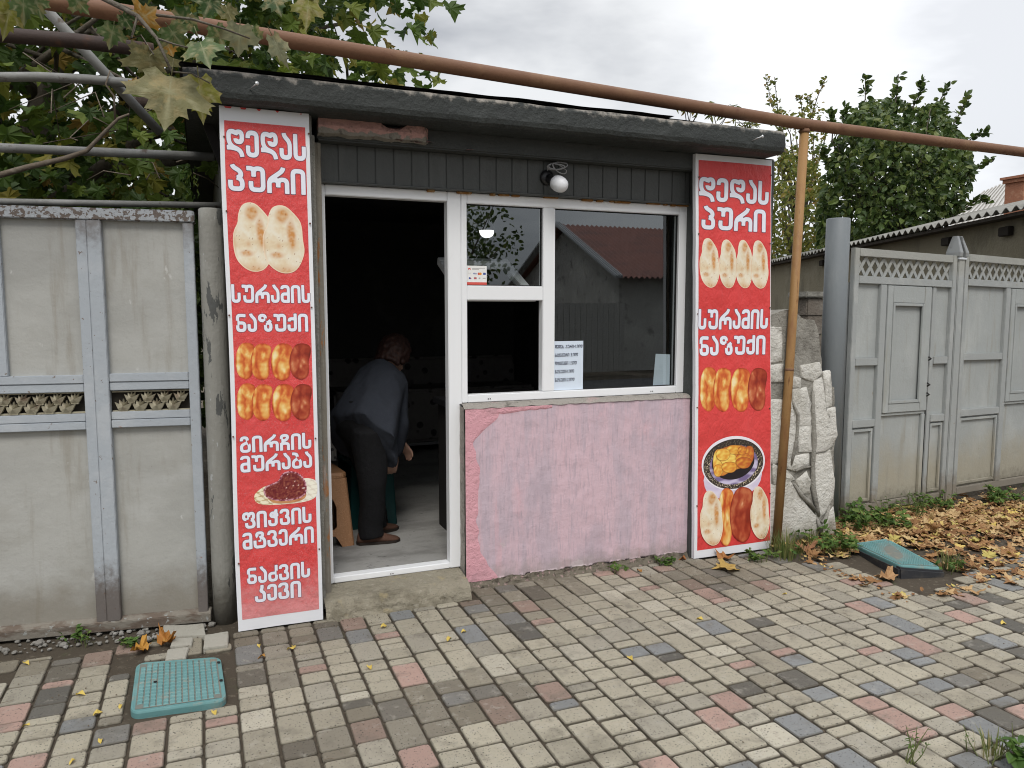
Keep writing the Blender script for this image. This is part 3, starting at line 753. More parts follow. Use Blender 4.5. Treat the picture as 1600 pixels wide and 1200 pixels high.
def naz_col(kind, seed):
    st = {'y': [(0, (.30, .035, .012)), (.3, (.55, .085, .022)), (.5, (.70, .20, .045)), (.66, (.80, .40, .10)), (.82, (.87, .60, .22)), (1, (.92, .78, .45))],
          'r': [(0, (.13, .014, .008)), (.4, (.30, .032, .015)), (.62, (.43, .07, .03)), (.82, (.58, .17, .07)), (1, (.78, .42, .24))]}[kind]
    def f(u, v, d):
        wv = .35 * nz(u * 2 + seed, v * 3)
        n = 0.5 + 0.75 * nz(u * 1.9 + seed + wv, v * 3.4 + wv, seed); n2 = 0.5 + 0.55 * nz(u * 5 + seed + wv, v * 8 - wv, 3); n3 = .5 + .5 * nz(u * 14, v * 20, seed)
        t = .02 + .52 * n + .40 * n2 + .14 * n3
        lf = sstep(.34, .12, u + .08 * math.sin(v * 5)) * sstep(.02, .10, u)
        t += (.34 if kind == 'y' else .10) * lf                                   # glossy folded edge on the left
        t -= .17 * sstep(.08, .015, abs(u - .36 - .10 * math.sin(v * 5 + seed) - .12 * nz(v * 6, seed))) * (.2 + 1.3 * n2)      # dark crease
        t += .26 * sstep(.18, .06, math.hypot(u - .60, (v - .36) * .7)) * n2 + .2 * sstep(.14, .05, math.hypot(u - .60, (v - .70) * .7)) * n3
        t -= .22 * sstep(.012, .0, d)
        c = ramp(st, max(0, min(1, t)))
        return c
    return f
BREAD = [(345, 55), (440, 80), (520, 150), (600, 240), (660, 320), (690, 450), (695, 600), (730, 780), (700, 920), (640, 1050), (560, 1130), (420, 1155), (280, 1100), (160, 980), (110, 850), (85, 650), (100, 500), (165, 380), (165, 280), (190, 170), (240, 85)]
BREAD = [((x - 85) / 645, (y - 55) / 1100) for x, y in BREAD]
KID = [(.5, 0), (.8, .02), (1, .10), (.98, .3), (.88, .5), (.92, .7), (.86, .9), (.62, 1), (.35, .97), (.12, .85), (0, .6), (.02, .35), (.15, .15), (.3, .04)]
OVAL = [(.5, 0), (.8, .05), (.95, .2), (1, .45), (.93, .75), (.75, .96), (.45, 1), (.2, .94), (.05, .7), (0, .45), (.08, .2), (.25, .05)]

M_SHEET = mat('banner_print_white', (0.78, 0.79, 0.82), [((0.5, 0.49, 0.5), 'noise', 30, 0.6, 0.8, 0.25)], 0.42, spec=0.4)
M_RED = mat('banner_red_ink', (0.68, 0.058, 0.056), [((0.72, 0.08, 0.078), 'noise', 3, 0.45, 0.7, 0.6), ((0.45, 0.03, 0.03), 'noise', 25, 0.70, 0.85, 0.4)], 0.40, spec=0.45, bump=[((3, 3, 2), .05), ((9, 9, 5), .012)])
M_REDW = mat('banner_red_ink_scuffed', (0.68, 0.058, 0.056), [((0.72, 0.08, 0.078), 'noise', 3, 0.45, 0.7, 0.6), ((0.56, 0.36, 0.37), 'noise', 300, 0.50, 0.66, 0.35), ((0.66, 0.42, 0.42), 'zlow', 24, 0.06, 0.34, 0.5)], 0.45, spec=0.4, bump=[((3, 3, 2), .05), ((9, 9, 5), .012)])
M_LET = mat('banner_letter_white', (0.80, 0.82, 0.90), rough=0.4, spec=0.4)
M_LETO = mat('banner_letter_outline', (0.16, 0.065, 0.11), rough=0.4, spec=0.4)
M_PRINT = mat('banner_picture_ink', (1, 1, 1), rough=0.38, spec=0.45, attr='tone')

def banner(root, y, XL, XR, z0, z1, lean, wr, red, content):
    """XL,XR: left and right edge as functions of height t 0..1"""
    def wave(x, z):
        return wr * (0.6 * nz(x * 2.1, z * 1.3, root['_base'][0]) + 0.25 * nz(x * 5, z * 3.1, 4) + 0.12 * nz((x + z) * 9, (x - z) * 4, 7))
    def place(x, z, depth):
        return (x, y - depth - 0.0014 + wave(x, z) + lean * (1 - (z - z0) / (z1 - z0)), z)
    sh = MB(); nu, nv = 26, 130
    P = lambda u, v, d=0.0: place(XL(v) + (XR(v) - XL(v)) * u, z0 + (z1 - z0) * v, d)
    sh.grid(lambda u, v: P(u, v), nu, nv)
    for u0 in (0, 1):                                          # the sheet folds back round the frame
        sh.grid(lambda a, v: (P(u0, v)[0] + (0.0016 if u0 == 0 else -0.0016) * (a > 0), P(u0, v)[1] + 0.032 * a, P(u0, v)[2]), 3, nv)
    for v0 in (0, 1):
        sh.grid(lambda u, a: (P(u, v0)[0], P(u, v0)[1] + 0.032 * a, P(u, v0)[2]), nu, 2)
    sh.build('sheet', M_SHEET, root, smooth=False)
    rd = MB(); (l_, r_, b_, t_) = red
    rd.grid(lambda u, v: place(XL(v) + l_ + (XR(v) - XL(v) - l_ - r_) * u, z0 + b_ + (z1 - z0 - b_ - t_) * v, 0.0007), nu, nv)
    rd.build('red_ground', M_REDW if root['_base'][0] < 1 else M_RED, root)
    def txt(s, px0, px1, pt, pb):                              # word box read off the photograph, on the sheet's own plane
        a, b, c = fac(px0, pt, y), fac(px1, pt, y), fac(px0, pb, y)
        lo, lw = MB(), MB()
        word(lo, s, a.x, b.x, c.z, a.z, place, hw=0.110, depth=0.0015)
        word(lw, s, a.x, b.x, c.z, a.z, place, hw=0.088, depth=0.0023)
        o = lw.build('lettering', M_LET, root); lo.build('lettering_outline', M_LETO, o_root(root, o))
    pics = content(txt, place)
    for nm, mb in pics: mb.build(nm, M_PRINT, root)

def o_root(root, o): return o
def boxed(shape, x0, y0, x1, y1, y, flip=False):
    out = []
    for u, v in shape:
        p = fac(x0 + (1 - u if flip else u) * (x1 - x0), y0 + v * (y1 - y0), y); out.append((p.x, p.z))
    return out
def ell(cx, cy, rx, ry, rot, y, n=40, a0=0, a1=360):
    out = []
    for k in range(n):
        a = R(a0 + (a1 - a0) * k / n); u, v = rx * math.cos(a), ry * math.sin(a)
        p = fac(cx + u * math.cos(R(rot)) - v * math.sin(R(rot)), cy + u * math.sin(R(rot)) + v * math.cos(R(rot)), y); out.append((p.x, p.z))
    return out

b1 = thing('banner', 'tall red banner with two large flatbreads, rows of buns, jam and many white words', 'banner', (0.31, 3.9, 0.0), 'red bakery banners')
Y1 = 3.9
def content1(txt, place):
    txt('დედას', 352.7, 477, 201, 243); txt('პური', 355.5, 476.5, 257, 297.5)
    txt('სურამის', 361, 484, 444.5, 473); txt('ნაზუქი', 368.3, 480.6, 490.5, 518.8)
    txt('გირჩის', 374.5, 486, 682.3, 708); txt('მურაბა', 375, 487.3, 712.8, 738.8)
    txt('ფიჭვის', 378, 486.3, 801, 827); txt('მტვერი', 378.5, 490, 833, 859.4)
    txt('ნაძვის', 385.6, 484, 888, 913.4); txt('კევი', 397.6, 470, 915.5, 941.7)
    br = MB(); br.col = []
    print_shape(br, boxed(BREAD, 363.5, 315.5, 428, 425.5, Y1), place, 0.0014, bread_col(1))
    print_shape(br, boxed(BREAD, 410, 320, 476.5, 428, Y1), place, 0.0020, bread_col(1.0))
    nq = MB(); nq.col = []
    for row in (0, 1):
        for k, (a, b, c, d) in enumerate(((70, 350, 45, 585), (290, 592, 58, 597), (580, 892, 55, 602), (848, 1160, 55, 587))):
            ox, oy = 360 + row * 1.7, 530 + row * 63.5
            print_shape(nq, boxed(KID, ox + a / 9.23, oy + c / 9.23, ox + b / 9.23, oy + d / 9.23, Y1), place, 0.0014 + 0.0004 * k, naz_col('r' if k == 3 else 'y', k * 1.7))
    jm = MB(); jm.col = []
    q = lambda P: [(p.x, p.z) for p in (fac(380 + x / 12.31, 720 + z / 12.31, Y1) for x, z in P)]
    def alm(u, v, d):
        n = abs(math.sin(u * 22 + v * 9)) * abs(math.sin(v * 17 - u * 6))
        return mixc(mixc((.45, .27, .08), (.88, .80, .58), sstep(.05, .3, n)), (.9, .88, .8), u * .7)
    print_shape(jm, q([(200, 660), (330, 540), (450, 470), (1150, 340), (1260, 325), (1425, 380), (1425, 670), (1300, 760), (1000, 820), (600, 850), (380, 850), (230, 800)]), place, 0.0012, alm)
    print_shape(jm, q([(400, 620), (560, 740), (900, 700), (1180, 590), (1225, 640), (1170, 740), (980, 800), (680, 830), (520, 790)]), place, 0.0018, lambda u, v, d: mixc((.42, .16, .06), (.72, .36, .16), .5 + .5 * nz(u * 9, v * 3, 2)))
    def jam(u, v, d):
        n = .5 + .5 * nz(u * 13, v * 10, 4); m = .5 + .5 * nz(u * 24, v * 19, 8)
        c = ramp([(0, (.05, .004, .008)), (.45, (.16, .015, .02)), (.62, (.26, .06, .04)), (.8, (.42, .17, .10)), (1, (.85, .62, .55))], .3 * n + .72 * m)
        if m > .78 and n > .45: c = (.92, .82, .82)
        return mixc((.72, .38, .45) if nz(u * 22, v * 15) > -.05 else (.2, .02, .05), c, sstep(.002, .010, d))
    print_shape(jm, q([(385, 560), (430, 490), (600, 420), (690, 380), (720, 280), (800, 210), (940, 195), (1060, 230), (1150, 310), (1210, 420), (1225, 560), (1180, 680), (960, 760), (700, 780), (480, 730), (400, 650)]), place, 0.0024, jam)
    return [('bread_picture', br), ('bun_picture', nq), ('jam_picture', jm)]
banner(b1, Y1, lambda t: 0.106 - 0.004 * math.sin(t * 9) + 0.006 * (t > 2), lambda t: 0.519 - 0.007 * t, 0.002, 2.545, 0.0, 0.010, (0.020, 0.019, 0.058, 0.066), content1)
for a, b in ((0.125, 0.16), (0.195, 0.225), (0.27, 0.29), (0.355, 0.372), (0.47, 0.476)):      # red remnants along the very top edge
    rs = MB(); rs.add([(a, 3.8905, 2.5425), (b, 3.8905, 2.5425), (b - .006, 3.8905, 2.534), (a + .006, 3.8905, 2.535)], [(0, 1, 2, 3)]); rs.build('red_remnant', M_RED, b1)
b2 = thing('banner', 'tall red banner with four small flatbreads on top and a clay oven picture below', 'banner', (3.17, 3.98, 0.0), 'red bakery banners')
Y2 = 3.98
def content2(txt, place):
    txt('დედას', 1092.5, 1201.8, 276, 313.5); txt('პური', 1096.5, 1196.5, 322, 358)
    txt('სურამის', 1091, 1200, 483.3, 514.8); txt('ნაზუქი', 1093, 1196, 525.5, 556)
    br = MB(); br.col = []
    for k, (a, b, c, d) in enumerate(((80, 192, 535, 812), (186, 287, 543, 815), (278, 374, 545, 815), (360, 461, 548, 817))):
        print_shape(br, boxed(BREAD, 1070 + a / 3.53, 220 + c / 3.53, 1070 + b / 3.53, 220 + d / 3.53, Y2), place, 0.0012 + .0003 * k, bread_col(1.0))
    nq = MB(); nq.col = []
    for k, (a, b, c, d) in enumerate(((75, 167, 113, 355), (148, 247, 118, 357), (240, 350, 118, 357), (335, 440, 118, 352))):
        print_shape(nq, boxed(KID, 1070 + a / 3.43, 540 + c / 3.43, 1070 + b / 3.43, 540 + d / 3.43, Y2), place, 0.0012 + .0003 * k, naz_col('r' if k == 3 else 'y', k * 1.7))
    ov = MB(); ov.col = []
    q = lambda P: [(p.x, p.z) for p in (fac(1085 + x / 6, 670 + z / 6, Y2) for x, z in P)]
    E = lambda cx, cy, rx, ry, rot: ell(1085 + cx / 6, 670 + cy / 6, rx / 6, ry / 6, rot, Y2)
    lav = lambda u, v, d: mixc((.80, .74, .84), (.55, .47, .66), .5 + .6 * nz(u * 7, v * 9))
    print_shape(ov, q([(66, 390), (110, 640), (330, 660), (600, 580), (655, 330), (360, 200)]), place, 0.0010, lav)
    print_shape(ov, E(362, 322, 302, 254, -14), place, 0.0014, lambda u, v, d: (.86, .82, .88))
    def rim(u, v, d):
        s = .5 + .5 * nz(u * 60, v * 55, 3)
        return mixc((.035, .026, .022), (.72, .60, .42), sstep(.56, .72, s) * (1 - .8 * sstep(.55, .8, v)) * (.3 + .9 * sstep(.0, .02, d)))
    print_shape(ov, E(362, 328, 287, 232, -14), place, 0.0018, rim)
    print_shape(ov, E(365, 335, 232, 182, -16), place, 0.0022, lambda u, v, d: mixc((.20, .15, .30), (.62, .56, .74), sstep(-.25, .4, nz(u * 5, v * 9, 2)) * (1 - sstep(.45, .75, v))))
    print_shape(ov, E(358, 312, 205, 160, -16), place, 0.0026, lambda u, v, d: (.016, .012, .016))
    def glow(k):
        return lambda u, v, d: mixc(ramp([(0, (.55, .13, .03)), (.5, (.80, .36, .05)), (1, (.95, .72, .16))], max(0, min(1, k + .6 * nz(u * 4 + k, v * 4, 3)))), (.30, .07, .02), .8 * sstep(.006, .0, d))
    print_shape(ov, q([(170, 330), (190, 220), (290, 160), (430, 145), (520, 190), (552, 270), (520, 350), (440, 365), (330, 400), (255, 450), (195, 410)]), place, 0.0027, glow(.35))
    for k, (a, b, c, d, t) in enumerate(((165, 280, 185, 445, .8), (170, 260, 330, 450, .6), (455, 555, 155, 330, .15), (230, 390, 225, 345, .95), (285, 447, 148, 240, .55), (245, 395, 305, 412, .5), (375, 520, 222, 332, .25), (380, 530, 262, 372, .15), (190, 330, 180, 300, .7), (395, 480, 160, 245, .3))):
        print_shape(ov, boxed(OVAL, 1085 + a / 6, 670 + c / 6, 1085 + b / 6, 670 + d / 6, Y2), place, 0.0028 + .00025 * k, glow(t))
    lo = MB(); lo.col = []
    print_shape(lo, boxed(KID, 1085 + 205 / 6, 670 + 550 / 6, 1085 + 365 / 6, 670 + 1102 / 6, Y2), place, 0.0050, naz_col('y', 5.2))
    print_shape(lo, boxed(KID, 1085 + 325 / 6, 670 + 540 / 6, 1085 + 548 / 6, 670 + 1066 / 6, Y2), place, 0.0054, naz_col('r', 2.2))
    print_shape(lo, boxed(BREAD, 1085 + 45 / 6, 670 + 575 / 6, 1085 + 266 / 6, 670 + 1096 / 6, Y2), place, 0.0058, bread_col(1.0))
    print_shape(lo, boxed(BREAD, 1085 + 522 / 6, 670 + 535 / 6, 1085 + 702 / 6, 670 + 1036 / 6, Y2), place, 0.0058, bread_col(3.0))
    return [('bread_picture', br), ('bun_picture', nq), ('oven_picture', ov), ('loaf_picture', lo)]
banner(b2, Y2, lambda t: 2.872 - 0.058 * t, lambda t: 3.482 - 0.094 * t + 0.004 * math.sin(t * 7), 0.002, 2.543, 0.0, 0.016, (0.022, 0.004, 0.052, 0.036), content2)
for b, xs, y in ((b1, (0.118, 0.507), 3.9), (b2, (2.885, 3.40), 3.98)):
    fr = MB()
    for k, x in enumerate(xs):
        dx = (0.0 if b is b1 else (-0.052 if k == 0 else -0.07)); x_ = x if b is b1 else (x if k == 0 else x + 0.06)
        fr.bar((x_, y + 0.022, 0.02), (x_ + dx, y + 0.022, 2.53), 0.016, 0.018, up=(0, 1, 0))
    fr.build('batten', mat('batten_wood', (0.25, 0.2, 0.14), rough=0.8), b)

for b, y, xs in ((b1, 3.9, (0.118, 0.505)), (b2, 3.98, (2.885, 3.395))):
    for k, z in enumerate((0.35, 0.98, 1.58, 2.05, 2.42)):
        for j, x in enumerate(xs):
            xx = x if b is b1 else (2.868 - .058 * z / 2.54 + .022 if j == 0 else 3.472 - .094 * z / 2.54)
            tk_ = MB(); tk_.lathe((xx + .004 * math.sin(k * 5 + j), y - .006, z + .03 * math.sin(k * 3 + j * 2)), [(.0001, -.006), (.0042, -.006), (.0042, .002), (.0001, .003)], 8, axis=(0, -1, 0))
            tk_.build('tack', mat('tack_rust', (.14, .06, .04), rough=.6), b)
# ================================================================== LEFT GATE
A0, A1 = Vector((-0.97, 4.237, 0)), Vector((-0.009, 4.112, 0))
GD = (A1 - A0).normalized(); GN = Vector((GD.y, -GD.x, 0))         # GN points to the street
def GL_(u, d, z):                                                   # u along the gate (0 at its right end, negative leftwards), d out towards the street
    p = A1 + GD * u + GN * d; return (p.x, p.y, z)
def gu(px, py):
    p = onplane(px, py, (GN.x, GN.y, 0), GN.dot(A1)); return (p - A1).dot(GD), p.z
M_GPANEL = mat('galvanised_panel_left', (0.395, 0.393, 0.368), [((0.335, 0.333, 0.312), 'noise', (1.3, 1.3, 2.2), 0.42, 0.66, 0.8), ((0.45, 0.452, 0.435), 'noise', (2.5, 2.5, 4), 0.54, 0.72, 0.6), ((0.25, 0.225, 0.18), 'noise', (11, 11, 1.2), 0.54, 0.70, 0.5), ((0.31, 0.305, 0.285), 'noise', (45, 45, 45), 0.56, 0.72, 0.35), ((0.55, 0.55, 0.53), 'noise', (13, 13, 7), 0.66, 0.72, 0.8), ((0.24, 0.225, 0.19), 'noise', (3, 3, 5), 0.50, 0.80, 0.45), ((0.13, 0.105, 0.08), 'noise', 55, 0.71, 0.78, 0.7), ((0.19, 0.165, 0.125), 'zlow', 7, 0.10, 0.36, 0.65)], 0.42, bump=[(3, 0.012)], spec=0.45)
M_GBLUE = mat('flaking_blue_grey_paint', (0.365, 0.395, 0.425), [((0.44, 0.46, 0.48), 'noise', 6, 0.5, 0.7, 0.6), ((0.16, 0.115, 0.085), 'noise', 38, 0.655, 0.69, 0.9), ((0.30, 0.12, 0.04), 'noise', 20, 0.70, 0.76, 0.7), ((0.10, 0.075, 0.058), 'zlow', 32, 0.18, 0.40, 0.85), ((0.11, 0.085, 0.07), 'zhigh', 30, 1.85, 2.05, 0.7)], 0.6, bump=[(38, 0.003)], spec=0.3)
M_GRAIL = mat('rusty_flaked_rail', (0.13, 0.105, 0.09), [((0.36, 0.38, 0.40), 'noise', (40, 40, 46), 0.47, 0.50, 0.95), ((0.05, 0.035, 0.027), 'noise', 55, 0.60, 0.68, 0.8), ((0.2, 0.09, 0.04), 'noise', 12, 0.60, 0.7, 0.5)], 0.75, bump=(50, 0.006))
M_GBOT = mat('bottom_rail_rust', (0.20, 0.18, 0.15), [((0.115, 0.085, 0.065), 'noise', (7, 7, 20), 0.46, 0.6, 0.9), ((0.33, 0.35, 0.34), 'noise', 32, 0.60, 0.66, 0.7), ((0.07, 0.08, 0.03), 'noise', 4, 0.64, 0.7, 0.8)], 0.8, bump=(50, 0.006))
gate = thing('metal_gate', 'closed grey sheet metal gate with flaking blue grey rails and a cast leaf band', 'gate', (-0.5, 4.18, 0), 'old metal gates')
fr = MB(GL_)
def bx(mb, u0, u1, z0, z1, d0, d1): mb.box(u0, u1, d0, d1, z0, z1)
ul = -1.625
pn = MB(GL_)
# sheet panels (each slightly buckled)
def sheet_panel(mb, u0, u1, z0, z1, d=0.0, amp=0.004, n=18):
    o = random.uniform(0, 50)
    mb.grid(lambda a, b: (u0 + (u1 - u0) * a, d + amp * nz((u0 + (u1 - u0) * a) * 2.4 + o, (z0 + (z1 - z0) * b) * 2.2) * min(1, 6 * min(a, 1 - a, b, 1 - b) + .1), z0 + (z1 - z0) * b), n, n)
for (u0, u1, z0, z1) in ((-0.868, -0.50, 1.27, 2.025), (-0.44, -0.04, 1.27, 2.025), (-1.56, -0.50, 0.055, 1.03), (-0.44, -0.03, 0.055, 1.03)):
    q = MB(GL_); sheet_panel(q, u0, u1, z0, z1)
    q.build('panel', M_GPANEL, gate, smooth=True)
for q in ((-0.535, -0.487, 0.055, 2.02, -0.005, 0.034), (-0.486, -0.425, 0.055, 2.02, -0.005, 0.038), (-0.065, -0.018, 0.055, 2.02, -0.005, 0.030), (-0.892, -0.856, 1.285, 2.02, -0.005, 0.026), (-1.62, -1.55, 0.055, 2.02, -0.005, 0.034)):
    st = MB(GL_); bx(st, *q); st.build('stile', M_GBLUE, gate, bevel=0.003)
for (u0, u1) in ((-1.55, -0.536), (-0.424, -0.066)):
    dz = 0.004 if u0 > -1 else 0
    for (z0, z1, d) in ((1.245, 1.285, 0.030), (1.203, 1.2435, 0.026), (1.060, 1.098, 0.026), (1.020, 1.0585, 0.030)):
        ra = MB(GL_); bx(ra, u0, u1, z0 + dz, z1 + dz, -0.004, d); ra.build('middle_rail', M_GBLUE, gate, bevel=0.003)
tp = MB(GL_); bx(tp, ul, -0.012, 2.022, 2.078, -0.01, 0.036); bx(tp, ul, -0.012, 2.018, 2.03, -0.03, -0.0105)
tp.build('top_rail', M_GRAIL, gate, bevel=0.004)
bt = MB(GL_)
bt.loft([[(u, -0.01, 0.01), (u, 0.040, 0.005), (u, 0.042, 0.052), (u, 0.010, 0.068), (u, -0.01, 0.068)] for u in (ul, -1.2, -0.6, -0.005)])
bt.build('bottom_rail', M_GBOT, gate, bevel=0.003)
# cast band of leaves: dark backing, then two rows of upright and hanging leaves
M_CAST = mat('weathered_cast_leaf', (0.34, 0.31, 0.225), [((0.17, 0.105, 0.075), 'noise', 18, 0.5, 0.7, 0.8), ((0.36, 0.34, 0.27), 'noise', 40, 0.6, 0.7, 0.5)], 0.8, bump=(60, 0.004))
def cast_leaf(mb, u, z, s, up):
    k = 1 if up else -1
    P = [(0, 1.0), (.13, .66), (.46, .92), (.40, .52), (.92, .72), (.56, .18), (.34, 0), (-.34, 0), (-.56, .18), (-.92, .72), (-.40, .52), (-.46, .92), (-.13, .66)]
    c = (u, 0.034, z + k * s * .42)
    V = [(u + x * s * .74, (0.004 if i_ in (1, 3, 9, 11) or i_ == 12 else 0.018), z + k * y * s) for i_, (x, y) in enumerate(P)] + [c]
    n = len(P); Fc = [(i, (i + 1) % n, n) for i in range(n)]
    B = [(v[0], -0.004, v[2]) for v in V[:-1]]
    o = len(V)
    mb.add(V + B, Fc + [(i, o + i, o + (i + 1) % n, (i + 1) % n) for i in range(n)])
    mb.box(u - s * .30, u + s * .30, -0.002, 0.018, z - 0.004 * k, z + k * 0.008)
for (u0, u1, off) in ((-1.55, -0.54, 0.0), (-0.42, -0.068, 0.02)):
    lb = MB(GL_)
    u = u0 + 0.03 + off
    while u < u1 - 0.02:
        cast_leaf(lb, u, 1.104, 0.060, True)
        if u + 0.037 < u1 - .02: cast_leaf(lb, u + 0.0375, 1.149, 0.052, True)
        u += 0.075
    bx(lb, u0, u1, 1.099, 1.107, -0.004, 0.010); bx(lb, u0, u1, 1.196, 1.2025, -0.004, 0.010)
    lb.build('cast_leaf_band', M_CAST, gate)
bkp = MB(GL_); bx(bkp, -1.55, -0.02, 1.05, 1.25, -0.020, -0.012)
bkp.build('backing_plate', mat('dark_backing', (0.03, 0.026, 0.02), rough=0.9), gate)
# woven wire infill at the far left
wm = MB(GL_)
for i in range(-30, 40):
    for s in (1, -1):
        pts = []
        for t in np.linspace(0, 1, 24):
            z = 1.285 + 0.735 * t; u = -1.2 + i * 0.055 + s * 0.735 * t * 0.62
            if -1.55 < u < -0.89: pts.append((u, 0.004 * s, z))
        if len(pts) > 2: wm.tube(pts, 0.0055, 5)
wm.build('woven_wire', mat('wire_grey', (0.30, 0.29, 0.25), [((0.14, 0.1, 0.07), 'noise', 12, 0.5, 0.7, 0.7)], 0.7), gate)
wb = MB(GL_); bx(wb, -1.55, -0.89, 1.28, 2.02, -0.03, -0.02)
wb.build('backing_sheet', M_GPANEL, gate)
rr = random.Random(4)

def rivet(mb, u, z, d, r=0.0045):
    mb = MB(GL_)
    mb.add([(u + r * math.cos(a), d, z + r * math.sin(a)) for a in [k * math.pi / 4 for k in range(8)]] + [(u, d + r * .7, z)], [(k, (k + 1) % 8, 8) for k in range(8)])
for z in np.arange(0.2, 2.0, 0.215): rivet(0, -0.452 + rr.uniform(-.006, .006), z + rr.uniform(-.03, .03), 0.0384)
for z in np.arange(1.4, 2.0, 0.25): rivet(0, -0.874, z, 0.0264)
for u in (-1.2, -0.95, -0.66, -0.34, -0.19):
    rivet(0, u, 1.262, 0.0304); rivet(0, u + .05, 1.222, 0.0264); rivet(0, u + .02, 1.08, 0.0264); rivet(0, u + .07, 1.04, 0.0304)
for z in np.arange(0.3, 2.0, 0.24): rivet(0, -0.042, z, 0.0304)

# round concrete gate post with scaling paint
gp = MB()
gp.lathe((0.052, 4.105, -0.03), [(0.0585, 0), (0.060, 0.3), (0.059, 1.2), (0.0575, 2.05), (0.056, 2.118), (0.05, 2.124), (0.001, 2.126)], 28)
tag(gp.build('gate_post', mat('scaling_post_paint', (0.255, 0.25, 0.225), [((0.34, 0.34, 0.32), 'noise', (8, 8, 3), 0.52, 0.7, 0.6), ((0.085, 0.088, 0.085), 'noise', (13, 13, 3.2), 0.585, 0.60, 0.95), ((0.40, 0.41, 0.41), 'noise', (30, 30, 10), 0.66, 0.68, 0.8), ((0.10, 0.085, 0.06), 'zlow', 18, 0.05, 0.35, 0.6)], 0.8, bump=[(30, 0.006), ((13, 13, 3.2), 0.01)]), smooth=True),
    'round grey post with peeling paint between the cast leaf gate and a banner', 'gate post')

# ================================================================== RIGHT GATES
B0, B1 = Vector((4.48, 4.362, 0)), Vector((5.83, 4.493, 0))
BD = (B1 - B0).normalized(); BN = Vector((BD.y, -BD.x, 0))
def GR_(u, d, z):
    p = B0 + BD * u + BN * d; return (p.x, p.y, z)
M_RG = mat('sun_faded_gate_paint', (0.34, 0.358, 0.352), [((0.43, 0.445, 0.43), 'noise', (3, 3, 1.4), 0.46, 0.7, 0.75), ((0.35, 0.315, 0.235), 'zlow', (6, 6, 5), 0.22, 0.62, 0.8), ((0.29, 0.28, 0.235), 'noise', (14, 14, 1.6), 0.53, 0.70, 0.6), ((0.26, 0.2, 0.13), 'noise', (26, 26, 7), 0.67, 0.74, 0.6), ((0.145, 0.13, 0.10), 'zlow', 22, 0.05, 0.2, 0.7), ((0.12, 0.10, 0.08), 'noise', 60, 0.72, 0.78, 0.7)], 0.55, bump=[(6, 0.008), (70, 0.002)], spec=0.35)
M_RGF = mat('gate_frame_paint', (0.33, 0.345, 0.34), [((0.42, 0.43, 0.415), 'noise', 5, 0.5, 0.7, 0.7), ((0.25, 0.2, 0.13), 'noise', 22, 0.66, 0.73, 0.7), ((0.2, 0.165, 0.12), 'zlow', 18, 0.08, 0.3, 0.8), ((0.33, 0.32, 0.27), 'zhigh', 14, 1.8, 2.0, 0.5)], 0.55, bump=(60, 0.003), spec=0.35)
M_DG = mat('gap_dark', (0.01, 0.01, 0.01), rough=0.9)
def bxr(mb, u0, u1, z0, z1, d0, d1): mb.box(u0, u1, d0, d1, z0, z1)
def raised(mb, u0, u1, z0, z1, d=0.0, w_=0.020):            # a bead running round a sunk panel
    bxr(mb, u0, u0 + w_, z0, z1, d, d + 0.016); bxr(mb, u1 - w_, u1, z0, z1, d, d + 0.016)
    bxr(mb, u0 + w_, u1 - w_, z0, z0 + w_, d, d + 0.015); bxr(mb, u0 + w_, u1 - w_, z1 - w_, z1, d, d + 0.015)
def lattice(mb, u0, u1, z0, z1, n):
    """plate cut into interlaced X shapes"""
    h = z1 - z0; p = (u1 - u0) / n
    for i in range(n):
        for s in (1, -1):
            ua, ub = u0 + i * p, u0 + (i + 1) * p
            a, b = ((ua, z0), (ub, z1)) if s > 0 else ((ua, z1), (ub, z0))
            tw = p * 0.165
            mb.add([(a[0] - tw, 0.004 + 0.002 * s, a[1]), (a[0] + tw, 0.004 + 0.002 * s, a[1]), (b[0] + tw, 0.004 + 0.002 * s, b[1]), (b[0] - tw, 0.004 + 0.002 * s, b[1])], [(0, 1, 2, 3)])
            mb.add([(a[0] - tw, -0.002 + 0.002 * s, a[1]), (a[0] + tw, -0.002 + 0.002 * s, a[1]), (b[0] + tw, -0.002 + 0.002 * s, b[1]), (b[0] - tw, -0.002 + 0.002 * s, b[1])], [(3, 2, 1, 0)])
